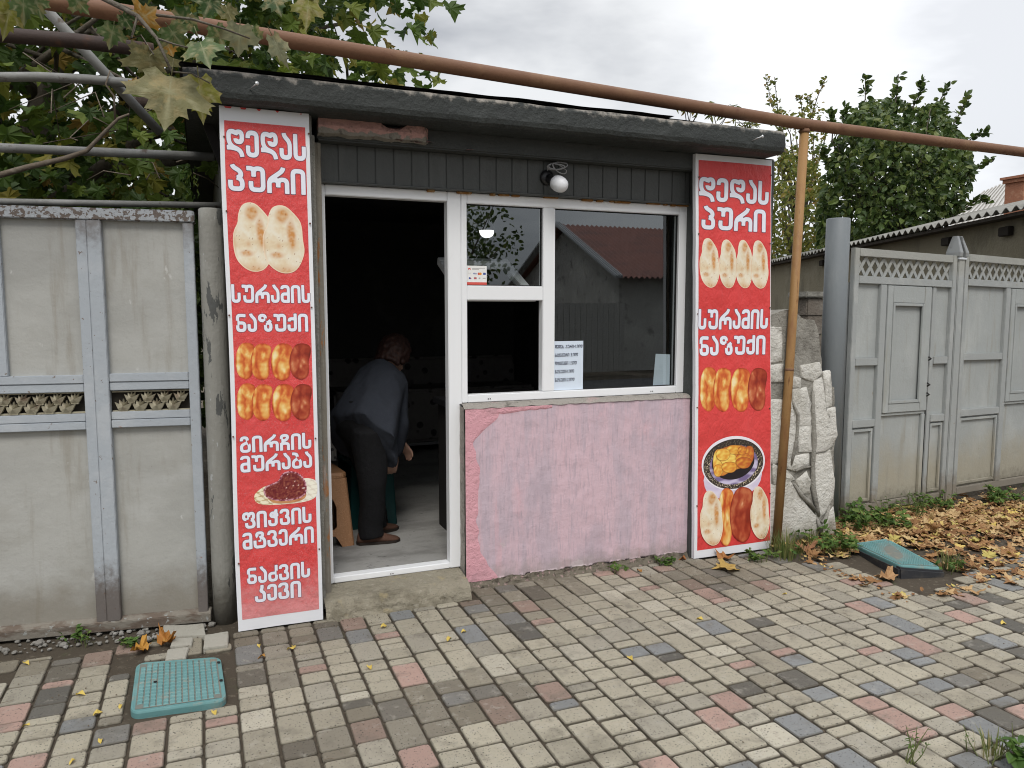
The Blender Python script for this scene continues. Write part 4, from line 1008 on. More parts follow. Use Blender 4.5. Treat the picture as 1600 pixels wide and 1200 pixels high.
def right_leaf(root, O, u0, u1, wk0, wk1, right_bars=True):
    """leaf between u0..u1 with a wicket door wk0..wk1"""
    f = lambda u, d, z: O(u, d, z - 0.02 * (u - u0) / 1.2)
    fr = MB(f)
    w_ = 0.055
    bxr(fr, u0, u0 + w_, 0.035, 2.055, -0.01, 0.03); bxr(fr, u1 - w_, u1, 0.035, 2.055, -0.01, 0.03)
    bxr(fr, u0 + w_, u1 - w_, 1.995, 2.055, -0.009, 0.029); bxr(fr, u0 + w_, u1 - w_, 1.795, 1.852, -0.009, 0.029)
    bxr(fr, u0 + w_, u1 - w_, 0.035, 0.095, -0.009, 0.029)
    bxr(fr, wk0 - 0.085, wk0 - 0.012, 0.095, 1.795, -0.008, 0.028)
    bxr(fr, wk1 + 0.028, wk1 + 0.075, 0.095, 1.795, -0.008, 0.020)
    for z in (1.175, 0.70):
        bxr(fr, u0 + w_, wk0 - 0.085, z, z + 0.06, -0.008, 0.027)
        bxr(fr, wk1 + 0.075, u1 - w_, z, z + 0.06, -0.008, 0.027)
    fr.build('frame', M_RGF, root, bevel=0.004)
    lt_ = MB(f); lattice(lt_, u0 + w_, u1 - w_, 1.853, 1.994, max(6, int((u1 - u0 - 2 * w_) / 0.098)))
    lt_.build('lattice', M_RGF, root)
    for (a, b) in ((u0 + w_, wk0 - 0.085), (wk1 + 0.075, u1 - w_)):
        for (z0, z1) in ((1.236, 1.794), (0.761, 1.174), (0.096, 0.699)):
            q = MB(f); sheet_panel(q, a, b, z0, z1, 0.0, 0.003, 14)
            if z0 < 0.2: raised(q, a + 0.012, b - 0.012, z0 + 0.02, z1 - 0.012, 0.003)
            q.build('panel', M_RG, root, smooth=False)
    wd = MB(f)                                              # the wicket door
    bxr(wd, wk0 - 0.005, wk0 + 0.06, 0.80, 1.79, -0.004, 0.031); bxr(wd, wk1 - 0.085, wk1 + 0.002, 0.80, 1.79, -0.004, 0.031)
    bxr(wd, wk0 + 0.06, wk1 - 0.085, 0.80, 0.87, -0.003, 0.030); bxr(wd, wk0 + 0.06, wk1 - 0.085, 1.66, 1.79, -0.003, 0.030)
    raised(wd, wk0 + 0.06, wk1 - 0.085, 0.871, 1.659, 0.02, 0.024)
    sheet_panel(wd, wk0 + 0.062, wk1 - 0.087, 0.872, 1.658, 0.006, 0.003, 10)
    sheet_panel(wd, wk0 + 0.004, wk1 - 0.002, 0.10, 0.795, 0.002, 0.004, 14)
    bxr(wd, wk0 - 0.005, wk1 + 0.002, 0.775, 0.7985, -0.002, 0.020)
    bxr(wd, wk1 - 0.04, wk1 + 0.002, 0.10, 0.774, 0.003, 0.024)
    door = wd.build('wicket_door', M_RG, root, bevel=0.003)
    gap = MB(f); bxr(gap, wk1 + 0.003, wk1 + 0.027, 0.05, 1.79, -0.02, 0.012)
    gap.build('door_gap_shade', M_DG, root)  # black strip standing in for the shade in the gap beside the wicket
    bk = MB(f); bxr(bk, u0 + .01, u1 - .01, 0.06, 1.80, -0.03, -0.02)
    bk.build('backing_sheet', M_RG, root)
    for z in (1.22, 1.01, 0.93):
        hd = MB(f); hd.tube([(wk1 + 0.002, 0.028, z - 0.012), (wk1 + 0.004, 0.05, z), (wk1 + 0.002, 0.028, z + 0.014)], 0.008, 8)
        hd.build('lock', mat('lock_dark', (0.02, 0.018, 0.016), rough=0.5), door)
gA = thing('metal_gate', 'grey panelled gate with lattice top and wicket door, between thick pipe post and capped post', 'gate', (5.1, 4.42, 0), 'old metal gates')
right_leaf(gA, GR_, 0.005, 1.235, 0.40, 0.925)
# capped steel post between the two leaves
cp = thing('gate_post', 'square grey steel post with a folded pointed cap between two lattice top gates', 'gate post', (5.76, 4.49, 0))
po = MB(GR_); bxr(po, 1.242, 1.325, 0.0, 2.03, -0.05, 0.036)
po.build('shaft', M_RGF, cp, bevel=0.006)
def sq(u0, u1, d0, d1, z): return [(u0, d0, z), (u1, d0, z), (u1, d1, z), (u0, d1, z)]
M_GALV = mat('galvanised', (0.36, 0.37, 0.37), [((0.22, 0.22, 0.21), 'noise', 8, 0.5, 0.7, 0.7)], 0.45, metal=0.5)
for (ua, ub, ta, tb) in ((1.222, 1.268, 1.240, 1.266), (1.296, 1.345, 1.292, 1.312)):
    ca = MB(GR_); ca.loft([sq(ua, ub, -0.066, 0.052, 2.025), sq(ua, ub, -0.069, 0.055, 2.06), sq(ta, tb, -0.03, 0.012, 2.195)]); ca.build('cap_fold', M_GALV, cp, bevel=0.003)
ca = MB(GR_); ca.box(1.266, 1.298, -0.05, 0.02, 2.02, 2.185); ca.build('cap_recess_shade', mat('cap_shadow_paint', (.10, .105, .105), rough=.6), cp)  # dark box painted as the shaded recess between the folds
bd_ = MB(GR_); bxr(bd_, 1.232, 1.335, 2.005, 2.02, -0.059, 0.045)
bd_.build('strap', mat('pale_strap', (0.65, 0.68, 0.72), rough=0.4), cp)
# second leaf, swung a little
C0 = Vector(GR_(1.34, 0, 0)); CD_ = Vector((0.992, 0.126, 0)).normalized(); CN_ = Vector((CD_.y, -CD_.x, 0))
def GR2(u, d, z):
    p = C0 + CD_ * u + CN_ * d; return (p.x, p.y, z)
gB = thing('metal_gate', 'grey panelled lattice top gate on the far side of the capped post', 'gate', (6.5, 4.56, 0), 'old metal gates')
right_leaf(gB, GR2, 0.0, 1.9, 0.72, 1.25)

# thick round steel post
tp_ = MB(); pc_ = fac(1299.5, 600, 4.36); tp_.lathe((pc_.x, 4.36, -0.03), [(0.083, 0), (0.083, 2.285), (0.080, 2.290), (0.074, 2.290), (0.074, 2.20), (0.001, 2.19)], 40)
tag(tp_.build('gate_post', mat('blue_grey_pipe_paint', (0.195, 0.215, 0.228), [((0.25, 0.27, 0.275), 'noise', (6, 6, 1.5), 0.48, 0.7, 0.7), ((0.13, 0.14, 0.15), 'noise', (9, 9, 2), 0.56, 0.72, 0.6), ((0.2, 0.14, 0.09), 'noise', 35, 0.70, 0.76, 0.6)], 0.5, bump=(50, 0.002), spec=0.4), smooth=True),
    'thick round blue grey pipe post standing beside the broken stone wall', 'gate post')

# ================================================================== STONE WALL STUB
M_MORT = mat('rough_mortar', (0.31, 0.295, 0.26), [((0.18, 0.168, 0.145), 'noise', 8, 0.46, 0.66, 0.8), ((0.32, 0.30, 0.265), 'noise', 20, 0.58, 0.72, 0.6), ((0.05, 0.045, 0.04), 'noise', 40, 0.62, 0.72, 0.6)], 0.95, bump=[(35, 0.02), (90, 0.008)])
M_LIME = mat('white_limestone', (0.64, 0.62, 0.57), [((0.42, 0.40, 0.35), 'noise', 6, 0.48, 0.7, 0.8), ((0.66, 0.65, 0.61), 'noise', 14, 0.56, 0.72, 0.7), ((0.25, 0.225, 0.18), 'noise', 26, 0.64, 0.74, 0.6), ((0.2, 0.17, 0.12), 'zlow', 9, 0.0, 0.22, 0.6)], 0.9, bump=[(14, 0.03), (60, 0.012)])
sw = thing('stone_wall', 'broken stub of white limestone wall with grey mortar beside the rusty pipe', 'wall', (3.78, 4.2, 0))
body = MB()
top = [(0, 1.56), (.25, 1.60), (.42, 1.545), (.60, 1.525), (.66, 1.47), (.70, 1.38), (.74, 1.20), (.80, 1.10), (.93, 1.06), (.95, .93), (.99, .75), (.97, .55), (1.0, .35), (1.0, .0)]
outl = [(3.452, -0.03), (3.452, 1.56)] + [(3.48 + .60 * a, b) for a, b in top[1:]] + [(4.08, -0.03)]
def redge(P, n=6):
    o = []
    for i in range(len(P)):
        a, b = P[i], P[(i + 1) % len(P)]
        for k in range(n):
            t = k / n; o.append((a[0] + (b[0] - a[0]) * t, a[1] + (b[1] - a[1]) * t))
    return o
front = redge(outl, 5)
rg = []
for (y, s) in ((4.037, 0.0), (4.065, 0.010), (4.20, 0.012), (4.40, 0.0)):
    rg.append([(x + (0.014 * nz(x * 12, z * 12, y * 9)) * (0 if x < 3.46 or z < 0 else 1) + (s if x > 3.6 and z > 0 else 0), y + 0.004 * nz(x * 9, z * 9), z + (0.014 * nz(x * 13, z * 13, 40 + y * 9) if z > 0.02 else 0)) for x, z in front])
body.loft(rg)
body.build('mortar_body', M_MORT, sw, fix=True)
STN = [[(50, 360), (85, 360), (85, 460), (50, 465)], [(46, 480), (88, 475), (88, 530), (46, 530)], [(118, 512), (146, 520), (146, 550), (120, 548)], [(125, 560), (165, 555), (178, 600), (178, 670), (130, 675)],
       [(140, 678), (180, 675), (180, 755), (142, 755)], [(195, 535), (218, 530), (226, 620), (258, 615), (262, 700), (240, 745), (195, 755)], [(222, 505), (243, 500), (247, 606), (229, 610)],
       [(192, 770), (240, 755), (255, 850), (250, 900), (225, 950), (202, 972), (187, 870)], [(110, 775), (170, 765), (172, 800), (135, 820), (105, 810)], [(135, 850), (165, 825), (178, 850), (175, 890), (150, 895)],
       [(46, 600), (115, 600), (130, 680), (120, 770), (60, 790), (46, 780)], [(46, 880), (110, 855), (150, 915), (190, 965), (197, 1030), (90, 1045), (46, 1045)], [(215, 990), (252, 940), (262, 1024), (220, 1032)],
       [(60, 800), (100, 815), (125, 845), (90, 870), (60, 860)], [(150, 480), (205, 470), (215, 500), (190, 530), (152, 515)]]
for i, P in enumerate(STN):
    Q = []
    for (x, y) in P:
        p = fac(1180 + x / 2.069, 340 + y / 2.069, 4.03); Q.append((p.x, p.z))
    Q = [(a_ + (a_ - sum(t[0] for t in Q) / len(Q)) * .05, b_ + (b_ - sum(t[1] for t in Q) / len(Q)) * .05) for a_, b_ in Q]; cx = sum(p[0] for p in Q) / len(Q); cz = sum(p[1] for p in Q) / len(Q)
    Q = redge(Q, 3)
    s = MB(); rings = []
    for k, (sc_, y) in enumerate(((1.07, 4.06), (1.07, 4.036), (1.04, 4.030), (0.97, 4.026), (0.6, 4.023), (0.3, 4.022))):
        rings.append([(max(3.452, cx + (x - cx) * sc_ + 0.006 * nz(x * 30, z * 30, i)), y + (0.011 * nz(x * 16, z * 16, i + k) if k > 1 else 0), cz + (z - cz) * sc_ + 0.006 * nz(x * 30, z * 30, i + 9)) for x, z in Q])
    s.loft(rings)
    s.build('limestone_block', M_LIME, sw, fix=True, smooth=True)
rd = MB()                                                  # raised pointing between the stones
for path, r in (([(185, 560), (186, 640), (190, 720), (184, 800), (186, 870), (198, 940), (205, 965)], 0.017), ([(122, 600), (136, 640), (134, 700), (124, 760), (115, 800)], 0.013), ([(128, 862), (150, 900), (175, 920), (195, 950)], 0.016), ([(192, 762), (225, 752), (250, 735)], 0.010), ([(130, 820), (150, 808), (178, 805)], 0.011), ([(200, 975), (208, 1000), (214, 1030)], 0.018), ([(240, 930), (225, 975), (212, 985)], 0.016)):
    pts = [fac(1180 + x / 2.069, 340 + y / 2.069, 4.028) + Vector((0, -0.004, 0)) for x, y in path]
    rd.tube(pts, [r * (0.55 if k in (0, len(pts) - 1) else 1) for k in range(len(pts))], 8)
rd.build('raised_pointing', M_MORT, sw, smooth=True, jitter=(0.006, 30))

# ================================================================== GAS PIPE
gpipe = thing('gas_pipe', 'long rust brown pipe running above the roof edge with a leaning ochre upright', 'gas pipe', (3.66, 4.0, 0))
pipe = MB()
pp = [Vector((-3.4, 3.45, 2.845)), Vector((-0.564, 3.655, 2.832)), Vector((1.545, 3.825, 2.812)), Vector((3.663, 3.995, 2.792)), Vector((6.04, 4.187, 2.83)), Vector((9.5, 4.47, 2.86))]
pl = []
for a, b in zip(pp[:-1], pp[1:]):
    for k in range(6): pl.append(a.lerp(b, k / 6))
pipe.tube(pl + [pp[-1]], 0.0365, 20)
pipe.build('main_pipe', M_IRON, gpipe, smooth=True)
up = MB(); up.tube([(3.555, 4.005, -0.03), (3.61, 4.0, 1.2), (3.66, 3.996, 2.752)], 0.029, 18)
up.build('upright', mat('upright_ochre_paint', (0.31, 0.175, 0.068), [((0.23, 0.11, 0.048), 'noise', (9, 9, 3), 0.48, 0.66, 0.8), ((0.13, 0.05, 0.02), 'noise', (25, 25, 6), 0.62, 0.7, 0.7), ((0.5, 0.36, 0.2), 'noise', (22, 22, 3), 0.71, 0.75, 0.7)], 0.6, bump=(70, 0.002)), gpipe, smooth=True)
wl_ = MB(); wl_.lathe((3.6595, 3.996, 2.742), [(0.0295, -0.004), (0.035, 0.0), (0.034, 0.012), (0.03, 0.02)], 18); wl_.lathe((3.61, 4.0, 1.2), [(0.029, -.01), (0.0305, 0), (0.029, .01)], 18)
wl_.build('weld', M_IRON, gpipe, smooth=True, jitter=(0.002, 60))

# ================================================================== MANHOLE COVERS
M_TEAL = mat('teal_plastic', (0.105, 0.235, 0.235), [((0.155, 0.29, 0.285), 'noise', 6, 0.48, 0.7, 0.7), ((0.25, 0.235, 0.19), 'noise', 13, 0.56, 0.68, 0.65), ((0.045, 0.05, 0.045), 'noise', 7, 0.64, 0.69, 0.75), ((0.07, 0.12, 0.12), 'noise', 60, 0.6, 0.75, 0.5)], 0.55, bump=(60, 0.002), spec=0.35)
M_TDIRT = mat('teal_groove_dirt', (0.15, 0.16, 0.14), [((0.21, 0.19, 0.15), 'noise', 14, 0.5, 0.65, 0.8), ((0.08, 0.15, 0.15), 'noise', 9, 0.52, 0.7, 0.8)], 0.8)
def cover(root, q, zs, nx, ny, cell_gap=0.075):
    """q: four corners (front-left, front-right, back-right, back-left), zs their heights"""
    q = [Vector((a, b, z)) for (a, b), z in zip(q, zs)]
    def S(u, v, h): return (q[0] * (1 - u) * (1 - v) + q[1] * u * (1 - v) + q[2] * u * v + q[3] * (1 - u) * v) + Vector((0, 0, h))
    def rr(i, r, h, n=7):
        o = []
        for (cx, cy, a0) in ((1 - i - r, i + r, -90), (1 - i - r, 1 - i - r, 0), (i + r, 1 - i - r, 90), (i + r, i + r, 180)):
            for k in range(n):
                a = R(a0 + 90 * k / (n - 1)); o.append(S(cx + r * math.cos(a), cy + r * math.sin(a), h))
        return o
    b = MB(); b.loft([rr(0.0, .11, -0.045), rr(0.0, .11, -0.008), rr(0.006, .11, -0.001), rr(0.02, .10, 0.0), rr(0.035, .09, -0.001)])
    b.build('lid', M_TDIRT if False else M_TEAL, root, smooth=False)
    c = MB(); m_ = 0.06
    for i in range(nx):
        for j in range(ny):
            u0, u1 = m_ + (1 - 2 * m_) * (i + cell_gap) / nx, m_ + (1 - 2 * m_) * (i + 1 - cell_gap) / nx
            v0, v1 = m_ + (1 - 2 * m_) * (j + cell_gap) / ny, m_ + (1 - 2 * m_) * (j + 1 - cell_gap) / ny
            if (i in (0, nx - 1)) and (j in (0, ny - 1)): continue
            e = 0.15
            P = [(u0, v0), (u1, v0), (u1, v1), (u0, v1)]; cu, cv = (u0 + u1) / 2, (v0 + v1) / 2
            I = [(cu + (u - cu) * .8, cv + (v - cv) * .8) for u, v in P]
            c.add([S(u, v, 0.000) for u, v in P] + [S(u, v, 0.0042) for u, v in I], [(4, 5, 6, 7)] + [(k, (k + 1) % 4, 4 + (k + 1) % 4, 4 + k) for k in range(4)])
    c.build('tread_stud', M_TEAL, root)
    g = MB(); g.add([S(u, v, 0.0006) for u, v in ((.05, .05), (.95, .05), (.95, .95), (.05, .95))], [(0, 1, 2, 3)])
    g.build('groove_dirt', M_TDIRT, root)
    return S
m1 = thing('manhole_cover', 'teal plastic manhole cover lying flat in the paving before the cast leaf gate', 'manhole cover', (-0.15, 3.42, 0), 'teal manhole covers')
S1 = cover(m1, MH1, (0.020, 0.020, 0.014, 0.014), 13, 13)
k = MB()
for (u, v) in ((.24, .52), (.965, .83), (.965, .40)):
    k.add([S1(u + .022 * math.cos(a), v + .022 * math.sin(a), 0.0052) for a in [t * math.pi / 5 for t in range(10)]], [tuple(range(10))])
k.build('key_hole', M_DG, m1)
m2 = thing('manhole_cover', 'teal plastic manhole cover tilted on its black box among fallen leaves', 'manhole cover', (3.95, 3.3, 0), 'teal manhole covers')
MQ = [tuple(gnd(1405, 883, .065))[:2], tuple(gnd(1473, 888, .035))[:2], tuple(gnd(1386, 841, .03))[:2], tuple(gnd(1331, 849, .035))[:2]]
S2 = cover(m2, MQ, (0.065, 0.035, 0.03, 0.035), 15, 22)
bb = MB()
def Sq(u, v, z): a = S2(u, v, 0); return (a.x, a.y, z)
bb.loft([[Sq(u, v, z if z < 0 else S2(u, v, 0).z - 0.012) for u, v in ((-.03, -.03), (.5, -.035), (1.03, -.03), (1.035, .5), (1.03, 1.03), (.5, 1.03), (-.03, 1.03), (-.035, .5))] for z in (-0.04, 1)])
bb.build('box_body', mat('black_plastic_box', (0.035, 0.036, 0.04), [((0.10, 0.09, 0.075), 'noise', 10, 0.5, 0.7, 0.6)], 0.55, bump=(40, 0.004)), m2, bevel=0.012)

# ================================================================== LAMP ON THE CLADDING
lm = thing('outdoor_lamp', 'white frosted bulb in a black socket with looped cable on the dark cladding', 'lamp', (1.925, 4.06, 2.29))
ax = Vector((0.25, -0.86, -0.42)).normalized(); c0 = Vector((1.878, 4.085, 2.352))
s_ = MB(); s_.lathe((1.872, 4.0995, 2.357), [(0.0001, 0), (0.044, 0), (0.043, 0.012), (0.030, 0.022), (0.0001, 0.023)], 24, axis=(0.05, -1, 0))
s_.lathe(c0 + ax * -0.005, [(0.024, 0), (0.027, 0.02), (0.027, 0.045), (0.024, 0.058), (0.001, 0.059)], 20, axis=ax)
s_.build('socket', mat('black_bakelite', (0.012, 0.012, 0.013), rough=0.35, spec=0.5), lm, smooth=True)
bu = MB(); bu.lathe(c0 + ax * 0.05, [(0.020, 0), (0.030, 0.006), (0.0425, 0.022), (0.046, 0.045), (0.044, 0.068), (0.038, 0.088), (0.026, 0.102), (0.012, 0.108), (0.0001, 0.1095)], 28, axis=ax)
bu.build('bulb', mat('frosted_bulb', (0.78, 0.79, 0.82), rough=0.45, spec=0.5), lm, smooth=True)
cb = MB()
def loop(c, rx, rz, ph, tilt, turns):
    P = []
    for k in range(int(26 * turns) + 1):
        a = ph + 2 * math.pi * k / 26
        P.append((c[0] + rx * math.cos(a), c[1] - 0.012 + 0.016 * math.sin(a * 1.3 + ph) , c[2] + rz * math.sin(a) + tilt * math.cos(a)))
    return P
cb.tube(loop((1.925, 4.075, 2.422), 0.058, 0.020, 3.6, 0.010, 1.15), 0.0035, 7); cb.tube(loop((1.935, 4.072, 2.408), 0.050, 0.022, 0.4, -0.014, 1.0), 0.0035, 7)
cb.tube(loop((1.91, 4.07, 2.415), 0.05, 0.015, 2.4, 0.0, 0.9), 0.0035, 7)
cb.tube([(1.872, 4.09, 2.39), (1.868, 4.07, 2.405), (1.88, 4.065, 2.43), (1.93, 4.075, 2.447), (1.96, 4.088, 2.45)], 0.0035, 7)
cb.build('cable', mat('grey_cable', (0.36, 0.36, 0.37), rough=0.5), lm, smooth=True)

# ================================================================== PAPERS AND STICKER ON THE WINDOW
M_PAPER = mat('office_paper', (0.66, 0.74, 0.84), [((0.58, 0.66, 0.76), 'noise', 4, 0.5, 0.8, 0.4)], 0.7)
M_INK = mat('black_ink', (0.03, 0.035, 0.07), rough=0.6)
pl_ = thing('price_list', 'pale blue paper price list with five printed lines taped inside the window', 'price list', (2.05, 4.155, 1.11))
yP = 4.1515
sh = MB(); sh.grid(lambda u, v: (1.9505 + 0.196 * u, yP + 0.0012 * nz(u * 2, v * 2), 1.112 + 0.297 * v), 8, 10)
sh.build('paper', M_PAPER, pl_)
pf = lambda x, z, d: (x, yP - 0.0022 - d, z)
for (s, px0, px1, pt, pb) in (('დედას პური-1.00ლ', 867, 910, 539, 544.5), ('ხაჭაპური-3.00ლ', 867, 903, 552, 557.5), ('ლობიანი-1.50ლ', 867, 901, 565, 570.5), ('ნაზუქი-1.00ლ', 867, 897, 578, 583.5), ('ნაზუქი-2.00ლ', 867, 897.5, 591, 596.5)):
    a, b, c = fac(px0, pt, yP), fac(px1, pt, yP), fac(px0, pb, yP)
    tx = MB(); word(tx, s, a.x, b.x, c.z, a.z, pf, hw=0.075, cell=0.06); tx.build('price_lettering', M_INK, pl_)
wp = MB(); wp.grid(lambda u, v: (2.655 + 0.02 * v * (1 - u) + 0.125 * u + 0.012 * (1 - v) * (1 - u), 4.168 + 0.014 * (1 - u) * (1 - v) - 0.006 * u, 1.112 + 0.205 * v - 0.006 * u * v), 8, 10)
tag(wp.build('paper_sheet', M_PAPER, base=(2.7, 4.17, 1.095)), 'blank white paper sheet leaning inside the lower window corner by the dark reveal', 'paper')
cs = thing('card_sticker', 'small white payment card sticker with a red lower strip in the upper window corner', 'sticker', (1.46, 4.153, 1.76))
ys = 4.1535
a, b = fac(728.5, 415, ys), fac(760.5, 445, ys)
sh = MB(); sh.prism([(a.x, b.z), (b.x, b.z), (b.x, a.z), (a.x, a.z)], lambda u, v, d: (u, ys - d, v), -0.0005, 0.001)
sh.build('sticker_sheet', mat('sticker_white', (0.82, 0.82, 0.80), rough=0.4), cs)
def flat(mb, x0, x1, z0, z1, d): mb.add([(x0, ys - d, z0), (x1, ys - d, z0), (x1, ys - d, z1), (x0, ys - d, z1)], [(0, 1, 2, 3)])
W_, H_ = b.x - a.x, a.z - b.z
X = lambda u: a.x + u * W_
Z = lambda v: b.z + v * H_
def sticker_part(nm, col, boxes=(), words=(), discs=()):
    m = MB()
    for (u0, u1, v0, v1) in boxes: flat(m, X(u0), X(u1), Z(v0), Z(v1), 0.0014)
    for (s, u0, u1, v0, v1) in words: word(m, s, X(u0), X(u1), Z(v0), Z(v1), lambda x, z, d: (x, ys - 0.0016, z), hw=0.1, cell=0.06)
    for (u, v, r, d) in discs: m.add([(X(u) + r * W_ * math.cos(t * math.pi / 8), ys - 0.0014 - d, Z(v) + r * W_ * math.sin(t * math.pi / 8)) for t in range(16)], [tuple(range(16))])
    m.build(nm, mat('sticker_' + nm, col, rough=0.4), cs)
sticker_part('red_strip', (0.62, 0.10, 0.08), [(0, 1, 0, 0.13), (.09, .13, .78, .88), (.13, .20, .82, .88), (.17, .205, .78, .83)], [], [(.61, .58, .06, 0)])
sticker_part('small_print', (0.35, 0.33, 0.33), [(.28, .92, .845, .868), (.28, .62, .795, .815)])
sticker_part('blue_marks', (0.06, 0.10, 0.33), [(.82, .95, .53, .64), (.12, .20, .29, .39)], [('VISA', .33, .50, .55, .63)])
sticker_part('orange_mark', (0.75, 0.28, 0.04), [], [], [(.69, .58, .06, .0002)])
sticker_part('grey_marks', (0.45, 0.42, 0.42), [(.08, .22, .56, .575), (.08, .22, .61, .62), (.60, .68, .30, .38), (.80, .94, .32, .37)])
sticker_part('mixed_marks', (0.45, 0.12, 0.12), [(.37, .50, .29, .39), (.20, .24, .29, .36)])

# ================================================================== PERGOLA PIPES ABOVE THE LEFT GATE
pg = thing('pipe_pergola', 'weathered steel pipe frame carrying vines above the cast leaf gate', 'pergola', (-0.9, 4.6, 0))
M_PGREY = mat('old_grey_pipe', (0.20, 0.20, 0.19), [((0.30, 0.30, 0.29), 'noise', (5, 5, 5), 0.5, 0.66, 0.7), ((0.075, 0.05, 0.035), 'noise', (8, 8, 8), 0.58, 0.66, 0.85)], 0.6, bump=(40, 0.003))
M_PBRN = mat('brown_rust_pipe', (0.045, 0.03, 0.025), [((0.2, 0.18, 0.16), 'noise', (10, 10, 10), 0.64, 0.70, 0.7), ((0.14, 0.06, 0.03), 'noise', 6, 0.5, 0.66, 0.6)], 0.7, bump=(40, 0.004))
def at(px, py, y): return fac(px, py, y)
def pt(mb, L_, y, r): mb.tube([at(a, b, y) for a, b in L_], r, 12)
for P, y, r in (([(-520, 285), (0, 315), (345, 321)], 4.55, .0165), ([(-520, 206), (0, 231), (335, 245)], 4.6, .023), ([(-500, 150), (-60, 121), (60, 120), (140, 124), (215, 131)], 4.5, .023)):
    q = MB(); pt(q, P, y, r); q.build('pipe_bar', M_PGREY, pg, smooth=True)
q = MB(); q.tube([at(70, 12, 4.35), at(250, 207, 4.7)], 0.0245, 14); q.build('diagonal_brace', M_PGREY, pg, smooth=True)
q = MB(); q.tube([at(-620, 6, 4.2), at(-150, 42, 4.2), at(10, 55, 4.2), at(120, 64, 4.2), at(240, 79, 4.2)], 0.034, 14); q.build('brown_bar', M_PBRN, pg, smooth=True)
q = MB(); q.bar(at(318, 178, 4.35), at(352, 262, 4.35), 0.05, 0.05)
q.build('bracket', mat('dark_bracket', (0.02, 0.018, 0.018), rough=0.7), pg, bevel=0.004)
for P, r in (([(-2.1, 4.62, -0.03), (-2.1, 4.6, 3.1)], .03), ([(-2.1, 8.0, -0.03), (-2.1, 8.0, 3.2)], .03)):
    q = MB(); q.tube(P, r, 12); q.build('standard', M_PGREY, pg, smooth=True)
# short vent pipe on the roof
vp = MB(); vp.tube([(-0.35, 5.2, 2.83), (0.78, 5.0, 2.80)], 0.035, 12); vp.tube([(0.80, 5.0, 2.70), (0.80, 5.0, 2.86)], 0.035, 12)
tag(vp.build('roof_pipe', M_PBRN, smooth=True), 'short brown pipe lying on the kiosk roof below the tree', 'pipe')
# ================================================================== INSIDE THE KIOSK
# ---- person bending over beside the stools, back to the street
per = thing('person', 'person in dark grey cardigan and black trousers bending over just inside the doorway', 'person', (0.95, 4.75, 0.134))
ZF = 0.134
M_SKIN = mat('skin', (0.42, 0.25, 0.18), [((0.48, 0.26, 0.2), 'noise', 30, 0.5, 0.7, 0.5)], 0.55, bump=(200, 0.001))
def V3(*a): return Vector(a)
axis = V3(.47, .47, .74).normalized(); sidev = V3(.66, -.75, 0).normalized()      # sidev points to the person's right
backn = axis.cross(sidev); backn = -backn if backn.y > 0 else backn
def ringp(c, w_, d_, n=24, sq=2.4):
    o = []
    for k in range(n):
        a = 2 * math.pi * k / n; ca, sa = math.cos(a), math.sin(a)
        o.append(V3(*c) + sidev * (w_ * math.copysign(abs(ca) ** (2 / sq), ca)) + backn * (d_ * math.copysign(abs(sa) ** (2 / sq), sa)))
    return o
body = MB()
body.loft([ringp(c, w_, d_) for c, w_, d_ in (((.90, 4.72, .80), .165, .12), ((.94, 4.77, .92), .16, .11), ((1.0, 4.84, 1.03), .16, .11), ((1.06, 4.91, 1.12), .15, .095), ((1.10, 4.95, 1.19), .11, .07))])
NK, HC = V3(1.10, 4.96, 1.19), V3(1.185, 5.05, 1.285)
body.tube([NK, V3(1.145, 5.00, 1.24), HC], [.062, .055, .055], 14)
look = V3(.68, .56, -.62).normalized(); hup = V3(.42, .42, .80); hup = (hup - look * hup.dot(look)).normalized(); hs_ = look.cross(hup).normalized()
def headp(f, s, u): return HC + look * f + hs_ * s + hup * u
rings = []
for k in range(15):                                         # skull: egg with a chin towards the face
    t = math.pi * (k + .15) / 14.3; u = 0.118 * math.cos(t); r = math.sin(t)
    fw_, bw = (0.092 - 0.012 * max(0, -u / .118)), 0.098 * (1 - .35 * max(0, -u / .118))
    rings.append([headp((fw_ if math.cos(a) > 0 else bw) * r * math.cos(a), (0.074 - .018 * max(0, -u / .118)) * r * math.sin(a), u) for a in [2 * math.pi * j / 18 for j in range(18)]])
body.loft(rings[::-1])
body.tube([headp(.083, 0, .02), headp(.098, 0, -.012), headp(.108, 0, -.028), headp(.088, 0, -.04)], [.010, .012, .015, .012], 8)      # nose
for s in (1, -1):
    body.tube([headp(-.005, .070 * s, .022), headp(-.02, .083 * s, .014), headp(-.016, .086 * s, -.010), headp(-.004, .074 * s, -.03)], [.008, .012, .011, .007], 8)   # ears
    body.ball(headp(.078, .032 * s, .012), .014)
body.tube([headp(.083, -.022, -.062), headp(.091, 0, -.060), headp(.083, .022, -.062)], [.006, .009, .006], 8)
SR, ER, WR = V3(1.155, 4.84, 1.11), V3(1.160, 4.815, .87), V3(1.125, 4.84, .66)
SL, EL, WL = V3(1.00, 5.07, 1.12), V3(1.10, 5.14, .88), V3(1.22, 5.08, .70)
for S_, E_, W_ in ((SR, ER, WR), (SL, EL, WL)):
    body.tube([NK.lerp(S_, .5), S_, S_.lerp(E_, .5), E_, E_.lerp(W_, .4), W_], [.07, .058, .048, .041, .040, .028], 12)
